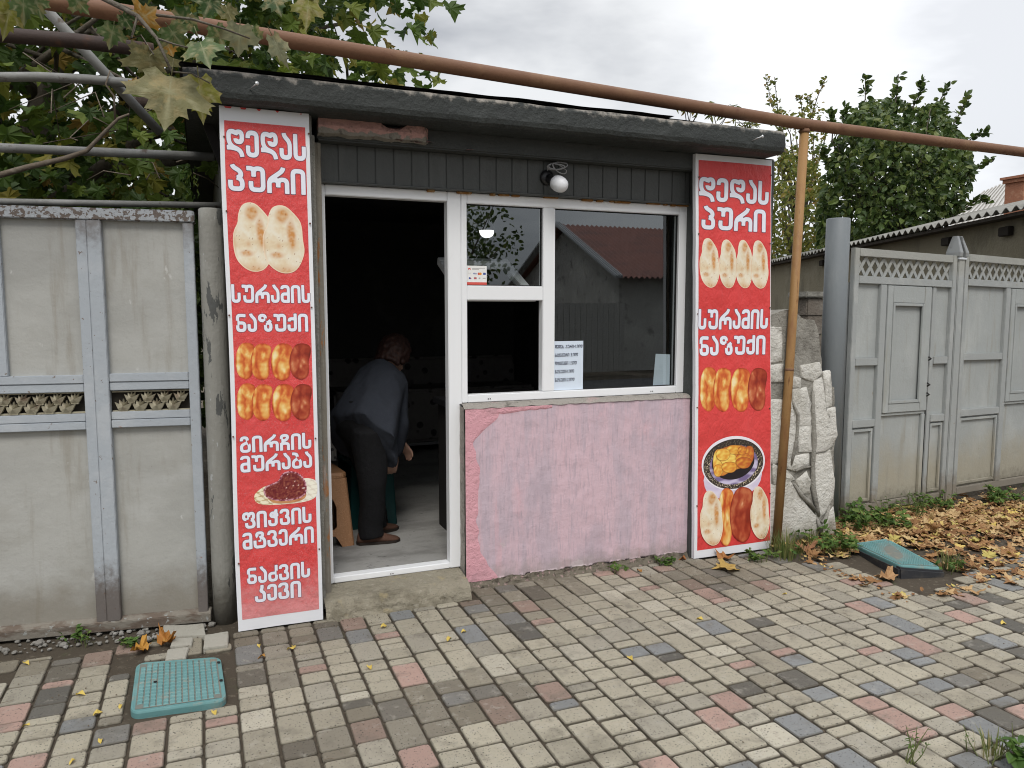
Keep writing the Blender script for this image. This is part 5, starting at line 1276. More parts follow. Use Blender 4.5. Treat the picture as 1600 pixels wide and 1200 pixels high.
def hand(W_, dirv, palmn, s):
    d = dirv.normalized(); n = palmn - d * palmn.dot(d); n.normalize(); x = d.cross(n)
    body.loft([[W_ + d * l + x * (w_ * math.cos(a)) + n * (th * math.sin(a)) for a in [2 * math.pi * k / 12 for k in range(12)]] for l, w_, th in ((-.01, .026, .02), (.02, .033, .017), (.06, .041, .015), (.09, .040, .012))])
    for k, (off, ln) in enumerate(((-.030, .062), (-.010, .074), (.010, .070), (.030, .055))):
        p = W_ + d * .085 + x * off
        body.tube([p, p + d * ln * .45 + n * .004, p + d * ln * .75 + n * ln * .28, p + d * ln * .88 + n * ln * .55], [.0095, .009, .0082, .007], 8)
    p = W_ + d * .03 - x * .034 * s
    body.tube([p, p + d * .03 - x * .026 * s + n * .008, p + d * .055 - x * .030 * s + n * .022], [.012, .0105, .008], 8)
hand(WR, WR - ER, V3(.1, .9, .1), 1); hand(WL, WL - EL, V3(-.6, -.6, -.2), -1)
for hx, hy, kx, ky, ax_, ay in ((.93, 4.66, .945, 4.64, .945, 4.665), (.915, 4.84, .975, 4.84, .995, 4.865)):
    body.tube([V3(hx, hy, .84), V3(hx, hy, .75), V3(kx, ky, .55), V3(kx, ky, .45), V3(ax_, ay, .22), V3(ax_, ay, .185)], [.085, .078, .056, .052, .038, .040], 12)
body.build('body', M_SKIN, per, remesh=0.0065, relax=3)
hr = MB()
r5 = random.Random(8)
for k in range(210):
    t, a = math.acos(1 - 1.25 * r5.random()), r5.random() * 6.283
    f, s, u = math.sin(t) * math.cos(a), math.sin(t) * math.sin(a), math.cos(t)
    if f > .45 and u < .55: continue
    hr.ball(headp(-.014 + .104 * f, .094 * s, .012 + .128 * u) , r5.uniform(.017, .027), 8, 6)
for k in range(70):
    a = r5.uniform(1.5, 4.8); hr.ball(headp(-.018 + .094 * math.cos(a), .090 * math.sin(a), r5.uniform(-.085, .03)), r5.uniform(.015, .024), 8, 6)
hr.build('hair', mat('auburn_hair', (0.028, 0.012, 0.009), [((0.065, 0.027, 0.017), 'noise', (70, 70, 22), 0.5, 0.68, 0.8), ((0.04, 0.018, 0.012), 'noise', 40, 0.55, 0.7, 0.7)], 0.6, bump=((130, 130, 40), 0.004)), per, remesh=0.006, relax=2)
M_WOOL = mat('dark_wool', (0.026, 0.030, 0.040), [((0.038, 0.043, 0.054), 'noise', 200, 0.5, 0.7, 0.6), ((0.024, 0.027, 0.034), 'noise', 6, 0.5, 0.7, 0.5)], 0.95, bump=[(320, 0.003), (9, 0.012)])
ct = MB()
prof = [((.888, 4.700, .775), .250, .205), ((.905, 4.725, .83), .242, .195), ((.94, 4.765, .92), .222, .172), ((.99, 4.83, 1.02), .205, .152), ((1.04, 4.89, 1.105), .192, .134), ((1.075, 4.93, 1.165), .165, .112), ((1.10, 4.955, 1.205), .120, .088), ((1.115, 4.97, 1.228), .074, .070)]
rings = []
for i, (c, w_, d_) in enumerate(prof):
    rg = ringp(c, w_, d_, 48, 2.2)
    fold = max(0, 1 - i / 4.5)
    tl = 0.075 * max(0, 1 - i / 2.5)
    rg = [p + axis * (tl * (p - V3(*c)).dot(backn) / d_) for p in rg]
    rings.append([p + (p - V3(*c)).normalized() * fold * (0.024 * math.sin(k * 2 * math.pi / 48 * 6 + i * .35) + .018 * nz(k * .4, i * .5)) for k, p in enumerate(rg)])
ct.loft(rings)
for S_, E_, W_ in ((SR, ER, WR), (SL, EL, WL)):
    ct.tube([NK.lerp(S_, .35) + V3(0, 0, -.02), NK.lerp(S_, .75), S_ + V3(0, 0, -.01), S_.lerp(E_, .35), S_.lerp(E_, .7), E_, E_.lerp(W_, .45), E_.lerp(W_, .85), E_.lerp(W_, 1.0)],
            [.080, .080, .074, .066, .061, .060, .054, .048, .042], 18)
coat = ct.build('cardigan', M_WOOL, per, remesh=0.010, relax=4)
for v in coat.data.vertices:
    p = v.co * 1.0; v.co += v.normal * (0.013 * nz(p.x * 10, p.y * 10, p.z * 4) + 0.006 * nz(p.x * 24, p.y * 24, p.z * 9))
tr_ = MB()
tr_.loft([ringp(c, w_, d_, 24) for c, w_, d_ in (((.905, 4.735, .70), .10, .10), ((.90, 4.73, .78), .185, .15), ((.90, 4.73, .88), .18, .14), ((.92, 4.75, .96), .16, .12))])
for hx, hy, kx, ky, ax_, ay in ((.93, 4.66, .940, 4.64, .930, 4.665), (.915, 4.83, .975, 4.84, .990, 4.865)):
    P = [V3(hx, hy, .86), V3(hx, hy, .76), V3((hx + kx) / 2, (hy + ky) / 2, .64), V3(kx, ky, .52), V3((kx + ax_) / 2, (ky + ay) / 2, .38), V3(ax_, ay, .25), V3(ax_ + .005, ay, .178)]
    tr_.tube(P, [.115, .112, .100, .086, .080, .078, .080], 20)
trs = tr_.build('trousers', mat('black_cloth', (0.005, 0.005, 0.006), [((0.009, 0.009, 0.011), 'noise', 9, 0.5, 0.7, 0.6)], 0.9, bump=(9, 0.02)), per, remesh=0.010, relax=4)
for v in trs.data.vertices:
    p = v.co; v.co += v.normal * (0.008 * nz(p.x * 9, p.y * 9, p.z * 6))
M_SHOE = mat('brown_suede', (0.085, 0.042, 0.028), [((0.12, 0.062, 0.04), 'noise', 30, 0.5, 0.7, 0.6)], 0.8, bump=(120, 0.003))
for (ax_, ay, dx, dy) in ((.925, 4.665, .995, -.10), (.985, 4.87, .96, .27)):
    d = V3(dx, dy, 0).normalized(); s = V3(-d.y, d.x, 0); o = V3(ax_, ay, ZF)
    def sring(l, w_, z0, z1): return [o + d * l + s * (w_ * math.cos(a)) + V3(0, 0, z0 + (z1 - z0) * max(0, math.sin(a)) if math.sin(a) > 0 else z0 * 1.0 + .0) for a in [2 * math.pi * k / 16 for k in range(16)]]
    sh = MB(); sh.loft([sring(l, w_, .016, h) for l, w_, h in ((-.085, .012, .04), (-.075, .030, .075), (-.03, .036, .085), (.03, .038, .082), (.085, .043, .062), (.13, .042, .045), (.165, .032, .035), (.182, .010, .024))])
    so = sh.build('shoe', M_SHOE, per, smooth=True, subdiv=0)
    sl = MB(); sl.loft([[o + d * l + s * x + V3(0, 0, z) for l, x in ((-.088, -.014), (-.07, -.036), (.03, -.041), (.10, -.046), (.155, -.038), (.186, -.008), (.186, .008), (.155, .038), (.10, .046), (.03, .041), (-.07, .036), (-.088, .014))] for z in (0.001, .018)])
    sl.build('sole', mat('dark_sole', (0.025, 0.018, 0.014), rough=0.7), so)
    bk = MB(); bk.box(0, .001, 0, .001, 0, .001); 
    bk = MB(); c = o + d * .055 - s * .036 + V3(0, 0, .06); bk.ball(c, .009, 8, 6, (1, .5, .7)); bk.build('buckle', mat('zinc', (0.6, 0.6, 0.6)), so, smooth=True)

# ---- plastic stools
def stool(name, label, base, rot, m, top=0.17, bot=0.205, h=0.455, solid=True, weave=False):
    root = thing(name, label, 'stool', base, 'plastic stools inside the doorway')
    bx0, by0, bz0 = base; c, s = math.cos(rot), math.sin(rot)
    T = lambda x, y, z: (bx0 + x * c - y * s, by0 + x * s + y * c, bz0 + z)
    hw = lambda z: bot + (top - bot) * z / h
    seat = MB(T)
    sq_ = lambda r, z, k=.16: [(x * r, y * r, z) for x, y in ((-1 + k, -1), (1 - k, -1), (1, -1 + k), (1, 1 - k), (1 - k, 1), (-1 + k, 1), (-1, 1 - k), (-1, -1 + k))]
    seat.loft([sq_(top + .006, h - .035), sq_(top + .008, h - .012), sq_(top, h), sq_(top * .8, h + .001)])
    seat.build('seat', m, root, bevel=0.004)
    for q in range(4):
        qc, qs = math.cos(q * math.pi / 2), math.sin(q * math.pi / 2)
        P = lambda u, z, d: T(*( (u * qc - (-(hw(z) - d)) * qs), (u * qs + (-(hw(z) - d)) * qc), z))
        # one side: two tapering half legs joined by an apron, with an arched opening
        sd_ = MB(); n = 14
        out, inn = [], []
        for k in range(n + 1):
            t = k / n; z = (h - .034) * t
            out.append((-hw(z) + .004, z))
        leg = lambda z: 0.072 + .02 * sstep(.20, .34, z) if not weave else 0.088
        oi = [(-hw(0) + leg(0) * .95, 0), (-hw(.06) + leg(0), .06)]
        arch = [(-.085 * .5 - .035, .10), (-.095, .13), (-.098, .22), (-.085, .285), (-.055, .305), (.055, .305), (.085, .285), (.098, .22), (.095, .13), (.0775, .10)] if weave else [(-.10, .02), (-.098, .20), (-.08, .29), (-.045, .32), (.045, .32), (.08, .29), (.098, .20), (.10, .02)]
        if weave:
            # frame sheet with a rounded window, a lower arch cut between the feet
            low = [(-hw(0) + .075, 0), (-.105, .045), (-.09, .07), (.09, .07), (.105, .045), (hw(0) - .075, 0)]
        else:
            low = None
        if weave:
            L_ = [(-hw(z), z) for z in (0, .07, .20, .295, h - .034)]
            Rr = [(hw(z), z) for z in (0, .07, .20, .295, h - .034)]
            A = [(-.105, .045), (-.09, .07), (-.095, .12), (-.10, .20), (-.085, .295)]
            polys = [[L_[0], low[0], low[1], low[2], L_[1]], [L_[1], low[2], low[3], Rr[1], (.10, .125), (.085, .112), (-.085, .112), (-.10, .125)],
                     [L_[1], (-.10, .125), (-.102, .25), (-.085, .295), L_[3], L_[2]], [Rr[1], Rr[2], Rr[3], (.085, .295), (.102, .25), (.10, .125)],
                     [L_[3], (-.085, .295), (-.065, .31), (.065, .31), (.085, .295), Rr[3], Rr[4], L_[4]], [Rr[0], Rr[1], low[3], low[4], low[5]]]
        else:
            L_ = lambda z: (-hw(z), z)
            polys = [[L_(0), (-hw(0) + .06, 0), (-hw(.2) + .075, .2), (-.07, .30), (-.04, .33), L_(.33), L_(.15)], [(hw(0), 0), (hw(.15), .15), (hw(.33), .33), (.04, .33), (.07, .30), (hw(.2) - .075, .2), (hw(0) - .06, 0)], [L_(.33), (-.04, .33), (.04, .33), (hw(.33), .33), (hw(h - .034), h - .034), L_(h - .034)]]
        for po_ in polys: sd_.prism(po_, lambda u, z, d: P(u, z, d), 0.0, 0.008)
        sd_.build('leg_side', m, root)
    return root
M_RAT = mat('tan_rattan_plastic', (0.42, 0.225, 0.115), [((0.34, 0.17, 0.08), 'voronoi', 75, 0.10, 0.45, 0.7), ((0.5, 0.29, 0.16), 'noise', 6, 0.5, 0.7, 0.4)], 0.45, bump=(110, 0.004), spec=0.4)
stool('plastic_stool', 'tan woven pattern plastic stool just inside the doorway behind the wooden jamb', (0.60, 4.85, ZF), 0.10, M_RAT, weave=True, h=0.46)
M_GRN = mat('dark_green_plastic', (0.006, 0.05, 0.05), [((0.01, 0.065, 0.06), 'noise', 6, 0.5, 0.7, 0.6)], 0.4, spec=0.45)
stool('plastic_stool', 'dark green plastic stool half hidden behind the bending person', (1.00, 5.18, ZF), 0.12, M_GRN, h=0.46, top=.145, bot=.165)

# ---- things deeper in the room
so = thing('sofa', 'dark sofa bed with a heart patterned cover at the back of the room', 'sofa', (2.3, 7.7, ZF))
M_COV = mat('patterned_cover', (0.16, 0.145, 0.135), [((0.024, 0.02, 0.02), 'voronoi', (7.5, 7.5, 7.5), 0.30, 0.22, 0.9), ((0.19, 0.175, 0.16), 'noise', 9, 0.5, 0.7, 0.5)], 0.9, bump=(12, 0.02))
q = MB(); q.box(1.15, 3.28, 7.45, 8.1, ZF + 0.12, ZF + 0.66); q.build('seat', M_COV, so, bevel=0.03, seg=3)
q = MB(); q.box(1.15, 3.28, 8.02, 8.16, ZF + 0.5, ZF + 0.95); q.build('backrest', M_COV, so, bevel=0.03, seg=3)
q = MB(); q.box(1.18, 3.25, 7.47, 7.5, ZF + 0.085, ZF + 0.115); q.build('rail', mat('pale_rail', (0.2, 0.2, 0.2), rough=0.6), so)
for x in (1.25, 3.18):
    q = MB(); q.box(x - .03, x + .03, 7.5, 7.56, ZF, ZF + 0.119); q.build('leg', mat('dark_leg', (0.02, 0.02, 0.02), rough=0.6), so)
tb = thing('table', 'low table with patterned white cloth beside the tan stool', 'table', (0.52, 5.55, ZF))
M_CLOTH = mat('floral_cloth', (0.40, 0.39, 0.38), [((0.10, 0.095, 0.10), 'voronoi', 22, 0.32, 0.22, 0.9), ((0.25, 0.05, 0.05), 'noise', 30, 0.66, 0.72, 0.8)], 0.85, bump=(14, 0.01))
q = MB(); q.box(0.24, 0.80, 5.2, 5.9, ZF + .70, ZF + .725); q.build('top', M_CLOTH, tb, bevel=0.006)
q = MB(); q.grid(lambda u, v: (0.24 + .565 * u, 5.195 + 0.012 * math.sin(u * 30) * (1 - v), ZF + .44 + .26 * v + .015 * nz(u * 9) * (1 - v)), 60, 10)
q.grid(lambda u, v: (0.805 + 0.012 * math.sin(u * 34) * (1 - v), 5.195 + .705 * u, ZF + .44 + .26 * v), 60, 10); q.build('cloth_skirt', M_CLOTH, tb, smooth=True)
for x in (.29, .74):
    for y in (5.26, 5.84):
        q = MB(); q.box(x - .02, x + .02, y - .02, y + .02, ZF, ZF + .699); q.build('leg', mat('dark_leg', (0.02, 0.02, 0.02)), tb)
bxo = thing('cardboard_box', 'small white box with red pattern standing on the tan stool', 'box', (0.56, 4.9, ZF + .462))
q = MB(); q.box(.47, .70, 4.84, 5.0, ZF + .463, ZF + .545); q.build('carton', mat('box_print', (0.5, 0.46, 0.44), [((0.35, 0.04, 0.04), 'voronoi', 40, 0.3, 0.22, 0.9)], 0.7), bxo, bevel=0.003)
q = MB(); q.box(.465, .705, 4.835, 5.005, ZF + .546, ZF + .565); q.build('lid', mat('box_lid', (0.10, 0.05, 0.05), rough=0.7), bxo, bevel=0.003)
pd = thing('pendant_lamp', 'dark dome pendant lamp with a lit white bowl seen through the upper window pane', 'pendant lamp', (2.2, 6.0, 2.2))
q = MB(); q.lathe((2.2, 6.0, 2.23), [(0.001, 0.11), (0.015, 0.105), (0.05, 0.06), (0.068, 0.02), (0.066, 0.02), (0.047, 0.057), (0.001, 0.095)], 28); q.build('shade', mat('dark_enamel', (0.03, 0.032, 0.034), rough=0.3), pd, smooth=True)
q = MB(); q.lathe((2.2, 6.0, 2.23), [(0.001, -0.042), (0.027, -0.038), (0.049, -0.024), (0.061, 0.0), (0.064, 0.017), (0.001, 0.018)], 28); q.build('bowl', emit_mat('lit_bowl', (1, 0.98, 0.95), 1.6), pd, smooth=True)
q = MB(); q.tube([(2.2, 6.0, 2.338), (2.2, 6.0, 2.529)], 0.005, 6); q.build('cord', mat('black_rubber', (0.012, 0.012, 0.012)), pd)
cp_ = MB(); cp_.lathe((2.02, 5.35, 1.93), [(0.001, 0.0), (0.035, 0.0), (0.038, 0.03), (0.038, 0.10), (0.001, 0.105)], 18); cp_.tube([(2.02, 5.35, 2.034), (2.02, 5.35, 2.529)], 0.004, 6)
tag(cp_.build('hanging_lamp', mat('dull_metal', (0.16, 0.17, 0.17), rough=0.4, metal=0.5), smooth=True), 'small metal cylinder hanging behind the upper left window pane', 'hanging lamp')
sh_ = thing('counter', 'dark counter under the serving hatch inside the kiosk', 'counter', (2.1, 4.6, ZF))
q = MB(); q.box(1.42, 3.25, 4.35, 4.95, ZF + .84, ZF + .88); q.build('worktop', mat('dark_worktop', (0.02, 0.02, 0.022), rough=0.5), sh_, bevel=0.004)
q = MB(); q.box(1.45, 3.22, 4.40, 4.92, ZF, ZF + .839); q.build('cabinet', mat('dark_cabinet', (0.02, 0.018, 0.017), rough=0.8), sh_)
# ================================================================== LEAVES
MAPLE = [(0, 0), (.10, .02), (.30, -.10), (.52, .02), (.46, .12), (.62, .28), (.86, .36), (.74, .46), (.80, .60), (.52, .58), (.34, .60), (.40, .80), (.22, .78), (.14, .92), (0, 1.12)]
MAPLE = MAPLE + [(-x, y) for x, y in MAPLE[-2:0:-1]]
MC = (0, .34)
OVATE = [(0, 0), (.20, .14), (.30, .38), (.25, .64), (.12, .86), (0, 1.0), (-.12, .86), (-.25, .64), (-.30, .38), (-.20, .14)]
LANCE = [(0, 0), (.09, .2), (.12, .5), (.07, .8), (0, 1), (-.07, .8), (-.12, .5), (-.09, .2)]
def leaf_geo(kind, curl, rnd):
    P, c = {'maple': (MAPLE, MC), 'ovate': (OVATE, (0, .45)), 'lance': (LANCE, (0, .5))}[kind]
    f, d = rnd.uniform(.1, .5) * curl, rnd.uniform(.0, .5) * curl
    V = [(x, y, abs(x) * f - d * (y - .4) ** 2 + curl * .10 * math.sin(x * 7 + y * 5)) for x, y in P] + [(c[0], c[1], -.02)]
    n = len(P); return V, [(i, (i + 1) % n, n) for i in range(n)]
def add_leaf(mb, pos, ydir, nrm, size, kind, curl, rnd):
    y = Vector(ydir).normalized(); n = Vector(nrm); n = n - y * n.dot(y)
    n = n.normalized() if n.length > 1e-4 else y.orthogonal().normalized()
    x = y.cross(n); V, Fc = leaf_geo(kind, curl, rnd); p = Vector(pos)
    mb.add([p + x * (a * size) + y * (b * size) + n * (c * size) for a, b, c in V], Fc)
def rdir(rnd):
    z = rnd.uniform(-1, 1); a = rnd.uniform(0, 6.283); r = math.sqrt(1 - z * z); return Vector((r * math.cos(a), r * math.sin(a), z))
def leafmat(name, stops, tl=0.35, rough=0.55, sp=()):
    return mat(name, (0, 0, 0), list(sp), rough=rough, translucent=tl, island=('lin', stops), spec=0.3)
ML_PLANE = leafmat('plane_tree_leaf', [(0, (.032, .064, .013)), (.45, (.07, .122, .02)), (.75, (.135, .185, .027)), (.92, (.22, .215, .035)), (1, (.26, .16, .04))], 0.42, sp=[((.13, .11, .05), 'noise', 18, .6, .75, .5)])
ML_DARK = leafmat('dark_tree_leaf', [(0, (.030, .056, .015)), (.5, (.066, .106, .026)), (.85, (.12, .165, .04)), (1, (.16, .19, .05))], 0.36, rough=0.4)
ML_YEL = leafmat('yellowing_leaf', [(0, (.08, .11, .022)), (.5, (.16, .18, .035)), (.85, (.25, .24, .05)), (1, (.32, .19, .06))], 0.42)
ML_WEED = leafmat('weed_leaf', [(0, (.05, .105, .02)), (.6, (.10, .18, .035)), (1, (.18, .24, .06))], 0.35)
M_BARK = mat('bark', (0.10, 0.085, 0.065), [((0.18, 0.165, 0.135), 'noise', (9, 9, 3), 0.5, 0.65, 0.7), ((0.04, 0.032, 0.025), 'noise', (22, 22, 5), 0.55, 0.7, 0.7)], 0.9, bump=(20, 0.02))

# ---- the plane tree behind the left gate
r6 = random.Random(21)
pt_ = thing('plane_tree', 'large leafy plane tree rising behind the left gate and over the kiosk roof', 'tree', (-1.5, 7.0, -0.03), None)
tk = MB()
tk.tube([(-1.5, 7.0, -.05), (-1.45, 6.95, 1.2), (-1.3, 7.0, 2.4), (-1.0, 7.0, 3.4), (-.6, 7.1, 4.6)], [.19, .16, .14, .11, .06], 14)
tips = []
for (a, b, c) in (((-1.35, 7, 2.2), (-.4, 6.6, 2.9), (1.3, 6.7, 3.4)), ((-1.3, 7, 2.5), (-.2, 7.3, 3.6), (1.5, 7.4, 4.3)), ((-1.4, 7, 2.0), (-2.6, 6.6, 2.8), (-4.0, 6.3, 3.2)), ((-1.1, 7, 3.2), (-1.9, 6.3, 3.9), (-3, 5.6, 4.6)), ((-1.4, 6.95, 2.3), (-1.2, 6.0, 3.0), (-.5, 5.2, 3.3)), ((-1.0, 7, 3.4), (.0, 6.5, 4.3), (.9, 6.2, 5.0)), ((-.7, 7.1, 4.3), (-.2, 7.5, 5.1), (.2, 7.8, 5.9)), ((-1.3, 7, 2.6), (.2, 8.0, 3.1), (1.6, 8.5, 3.3)), ((-1.4, 7, 1.9), (-1.9, 6.0, 2.5), (-2.6, 5.2, 2.8))):
    a, b, c = Vector(a), Vector(b), Vector(c)
    L_ = [a, a.lerp(b, .5) + rdir(r6) * .06, b, b.lerp(c, .5) + rdir(r6) * .1, c]
    tk.tube(L_, [.07, .055, .04, .028, .012], 8)
    for k in range(9):
        p = b.lerp(c, r6.random()) if r6.random() < .8 else a.lerp(b, r6.uniform(.4, 1)); q = p + Vector((r6.uniform(-.8, .8), r6.uniform(-.8, .8), r6.uniform(-.5, .6)))
        tk.tube([p, p.lerp(q, .5) + rdir(r6) * .06, q], [.016, .011, .004], 5)
tk.build('trunk', M_BARK, pt_, smooth=True)
cw = MB(); cnt = 0
while cnt < 10800:
    x, y, z = r6.uniform(-5.2, 2.8), r6.uniform(5.0, 9.2), r6.uniform(1.9, 5.9)
    if x > -0.25 and z < 2.85 + .05 * (y - 5): continue
    edge = 1.62 + .10 * (y - 5) + .42 * nz(z * 1.4, y * .6, 5) - 0.16 * (z - 3.6)
    if x > edge: continue
    d = nz(x * .9, y * .9, z * .9 + 7) + .35 * nz(x * 2.6, y * 2.6, z * 2.6)
    if d < -.26 + (.10 if z > 3.6 else -.14): continue
    cnt += 1
    yd = Vector((r6.uniform(-.7, .7), r6.uniform(-.7, .7), r6.uniform(-1.1, -.1)))
    add_leaf(cw, (x, y, z), yd, (r6.uniform(-.6, .6), r6.uniform(-.9, .2), r6.uniform(.2, 1.0)), r6.uniform(.07, .135), 'maple', 1.0, r6)
cw.build('crown', ML_PLANE, pt_)

# ---- dark bushes standing deeper in the yard behind it
for i, (bx_, by_, rx, rz, lab) in enumerate(((-5.2, 10.6, 2.0, 4.2, 'tall dark bush deep in the yard at the far end of the pergola'), (-2.6, 11.0, 1.9, 4.0, 'tall dark bush deep in the yard behind the plane tree trunk'), (-.5, 10.4, 1.6, 3.7, 'tall dark bush in the yard close to the kiosk back corner'))):
    t = thing('bush', lab, 'bush', (bx_, by_, -.03), 'bushes in the yard behind the left gate')
    s = MB(); s.tube([(bx_, by_, -.05), (bx_ + .1, by_, 1.0), (bx_, by_ + .1, 2.2)], [.09, .07, .03], 8); s.build('trunk', M_BARK, t, smooth=True)
    c = MB()
    for k in range(2600):
        v = rdir(r6) * (r6.random() ** .4); p = Vector((bx_ + v.x * rx, by_ + v.y * 1.1, rz * .52 + v.z * rz * .5))
        if nz(p.x * 1.5, p.y * 1.5, p.z * 1.5) < -.4: continue
        add_leaf(c, p, rdir(r6) + Vector((0, 0, -.4)), rdir(r6) + Vector((0, -.3, .8)), r6.uniform(.17, .28), 'ovate', .8, r6)
    c.build('crown', ML_DARK, t)

# ---- overhanging branch with big leaves close to the camera
ob = thing('leafy_branch', 'low branch with large spotted plane leaves hanging in front of the gas pipe', 'branch', (-.4, 2.2, 2.2))
def dp(px, py, D): return Vector((0, 0, EYE)) + ray(px, py) * D
tw = MB()
def twig(L_, r0=.006, r1=.0025):
    P = [dp(*p) for p in L_]; tw.tube(P, [r0 + (r1 - r0) * k / (len(P) - 1) for k in range(len(P))], 6)
twig([(-260, -260, 3.0), (-80, -90, 2.4), (60, -25, 2.15), (150, -8, 2.05), (215, 25, 2.0), (245, 60, 1.98), (268, 112, 1.97)], .012, .003)
twig([(150, -8, 2.05), (215, 20, 2.06), (300, 30, 2.1), (350, 45, 2.15), (390, 60, 2.2)], .005, .002)
twig([(215, 25, 2.0), (205, 60, 1.98), (220, 55, 2.0), (240, 85, 1.98)], .0035, .002)
twig([(245, 60, 1.98), (275, 70, 1.97), (310, 78, 1.96)], .003, .0015)
twig([(-40, -70, 2.3), (10, -10, 2.2), (20, 10, 2.2)], .006, .002); twig([(268, 112, 1.97), (300, 115, 1.97), (328, 130, 1.97)], .0022, .0015)
twig([(300, -60, 2.5), (380, -10, 2.4), (470, -5, 2.4), (490, 0, 2.4)], .006, .002)
tw.build('twig', M_BARK, ob, smooth=True)
TYPES = {'g': (.085, .135, .045), 't': (.20, .19, .085), 'y': (.19, .19, .03), 'o': (.36, .19, .035), 'p': (.26, .27, .16), 'd': (.04, .08, .022)}
def bigleafmat(k):
    c = TYPES[k]
    return mat('spotted_leaf_' + {'g': 'green', 't': 'tan', 'y': 'yellow', 'o': 'orange', 'p': 'pale', 'd': 'dark'}[k], c, [((.34, .27, .12), 'noise', 22, .56, .68, .65), (tuple(v * .55 for v in c), 'noise', 11, .5, .7, .6), ((.10, .055, .02), 'noise', 60, .68, .74, .8)], 0.55, bump=[(16, .01), (60, .003)], translucent=.32, attr='tone')
def bigleaf(bpx, tpx, D, wpx, k, tilt=0.0, curl=.6):
    """stalk end and tip in the picture, distance, width"""
    a, b = dp(*bpx, D), dp(*tpx, D + tilt); y = (b - a); ln = y.length; size = ln / 1.12
    n = (Vector((0, 0, EYE)) - a).normalized(); y.normalize(); n = (n - y * n.dot(y)).normalized(); x = y.cross(n)
    wk = (wpx / F_PX * D) / (1.6 * size)
    m = MB(); o = r6.uniform(0, 90); nn = 6
    P = MAPLE; V = []; rings = [1.0, .78, .55, .3]
    fine = []
    for i in range(len(P)):
        a0, b0 = P[i], P[(i + 1) % len(P)]
        for t in (0, .5):
            q = (a0[0] + (b0[0] - a0[0]) * t, a0[1] + (b0[1] - a0[1]) * t)
            if t: q = (q[0] * .97 + MC[0] * .03, q[1] * .97 + MC[1] * .03)
            fine.append(q)
    def hgt(u, v):
        ang = math.atan2(u, v - .05); vein = abs(math.sin(ang * 2.3))
        return curl * (.10 * vein * math.hypot(u, v - .1) - .30 * (v - .45) ** 2 * (1 if v > .45 else .3) - .16 * u * u + .05 * nz(u * 4 + o, v * 4)) 
    for s in rings:
        for (u, v) in fine:
            u2, v2 = MC[0] + (u - MC[0]) * s, MC[1] + (v - MC[1]) * s
            V.append(Vector((0, 0, 0)) + dp(*bpx, D) + x * (u2 * size * wk) + y * (v2 * size) + n * (hgt(u2, v2) * size))
    V.append(dp(*bpx, D) + y * (MC[1] * size) + n * (hgt(*MC) * size)); k_ = len(fine); Fc = []
    for r in range(len(rings) - 1):
        for i in range(k_): Fc.append((r * k_ + i, r * k_ + (i + 1) % k_, (r + 1) * k_ + (i + 1) % k_, (r + 1) * k_ + i))
    c = (len(rings) - 1) * k_
    Fc += [(c + i, c + (i + 1) % k_, len(V) - 1) for i in range(k_)]
    m.add(V, Fc)
    base = TYPES[k]; pale = mixc(base, (.42, .40, .24), .55); m.col = []
    uv = [(MC[0] + (u - MC[0]) * s_, MC[1] + (v - MC[1]) * s_) for s_ in rings for (u, v) in fine] + [MC]
    for (u, v) in uv:
        ang = math.degrees(math.atan2(u, v + .02)); rr_ = math.hypot(u, v)
        ve = min(abs(abs(ang) - a_) for a_ in (0, 42, 78)); blot = sstep(.05, .5, nz(u * 3 + o, v * 3, 1) + .4 * nz(u * 8, v * 8, o))
        c_ = mixc(mixc(base, tuple(x_ * .5 for x_ in base), .6 * sstep(.0, .6, nz(u * 2.5, v * 2.5, o + 4))), (.33, .27, .13), .7 * blot)
        m.col.append(mixc(c_, pale, .9 * sstep(5.5, 1.0, ve) * sstep(.0, .1, rr_)))
    st0 = dp(*bpx, D); n0 = len(m.v); m.tube([st0 + n * .001, st0 - y * size * .10 + n * .01, st0 - y * size * .22 + n * .03], [.0016, .0014, .0014], 5); m.col += [pale] * (len(m.v) - n0)
    m.build('leaf', bigleafmat(k), ob, smooth=True)
for args in (((268, 118), (257, 203), 1.97, 128, 't', -.03), ((238, 84), (208, 108), 1.99, 62, 't', .05, .9), ((232, 78), (240, 128), 1.985, 88, 't', .04), ((178, 38), (170, 80), 2.0, 44, 'g', .03, .9), ((218, 32), (246, 10), 2.02, 52, 'o', 0, 1.0), ((190, 22), (210, 52), 2.01, 30, 'd', .03),
             ((262, 40), (290, 78), 2.05, 56, 'g', .05, .9), ((312, 64), (328, 106), 1.96, 68, 'g', -.03), ((310, 120), (318, 196), 2.1, 62, 'y', .04, .9), ((258, 62), (272, 92), 2.08, 40, 'o', .06, 1.0), ((375, 38), (372, 92), 2.2, 62, 'p', .05, 1.0), ((425, 55), (452, 110), 2.2, 34, 'p', .04, 1.0),
             ((352, 8), (366, 42), 2.3, 30, 't', .08, 1.0), ((482, -4), (478, 48), 2.4, 52, 'y', 0), ((330, -5), (318, 30), 2.2, 50, 'd', .0), ((18, 0), (4, 66), 2.2, 46, 'y', .03, .8), ((36, -8), (38, 44), 2.15, 40, 'g', .04, 1.0), ((52, -10), (68, 36), 2.2, 36, 'g', .05, 1.0), ((112, -8), (142, 26), 2.12, 38, 'g', .06, 1.0), ((8, -20), (-20, 30), 2.2, 60, 'y', .02), ((425, -10), (440, 26), 2.35, 50, 'd', .0), ((395, 40), (398, 78), 2.24, 30, 'g', .1, 1.0), ((300, 20), (272, 50), 2.12, 46, 'd', .1), ((335, 40), (352, 78), 2.18, 42, 'g', .08), ((205, 140), (214, 118), 2.0, 18, 'o', .03)):
    bigleaf(*args)

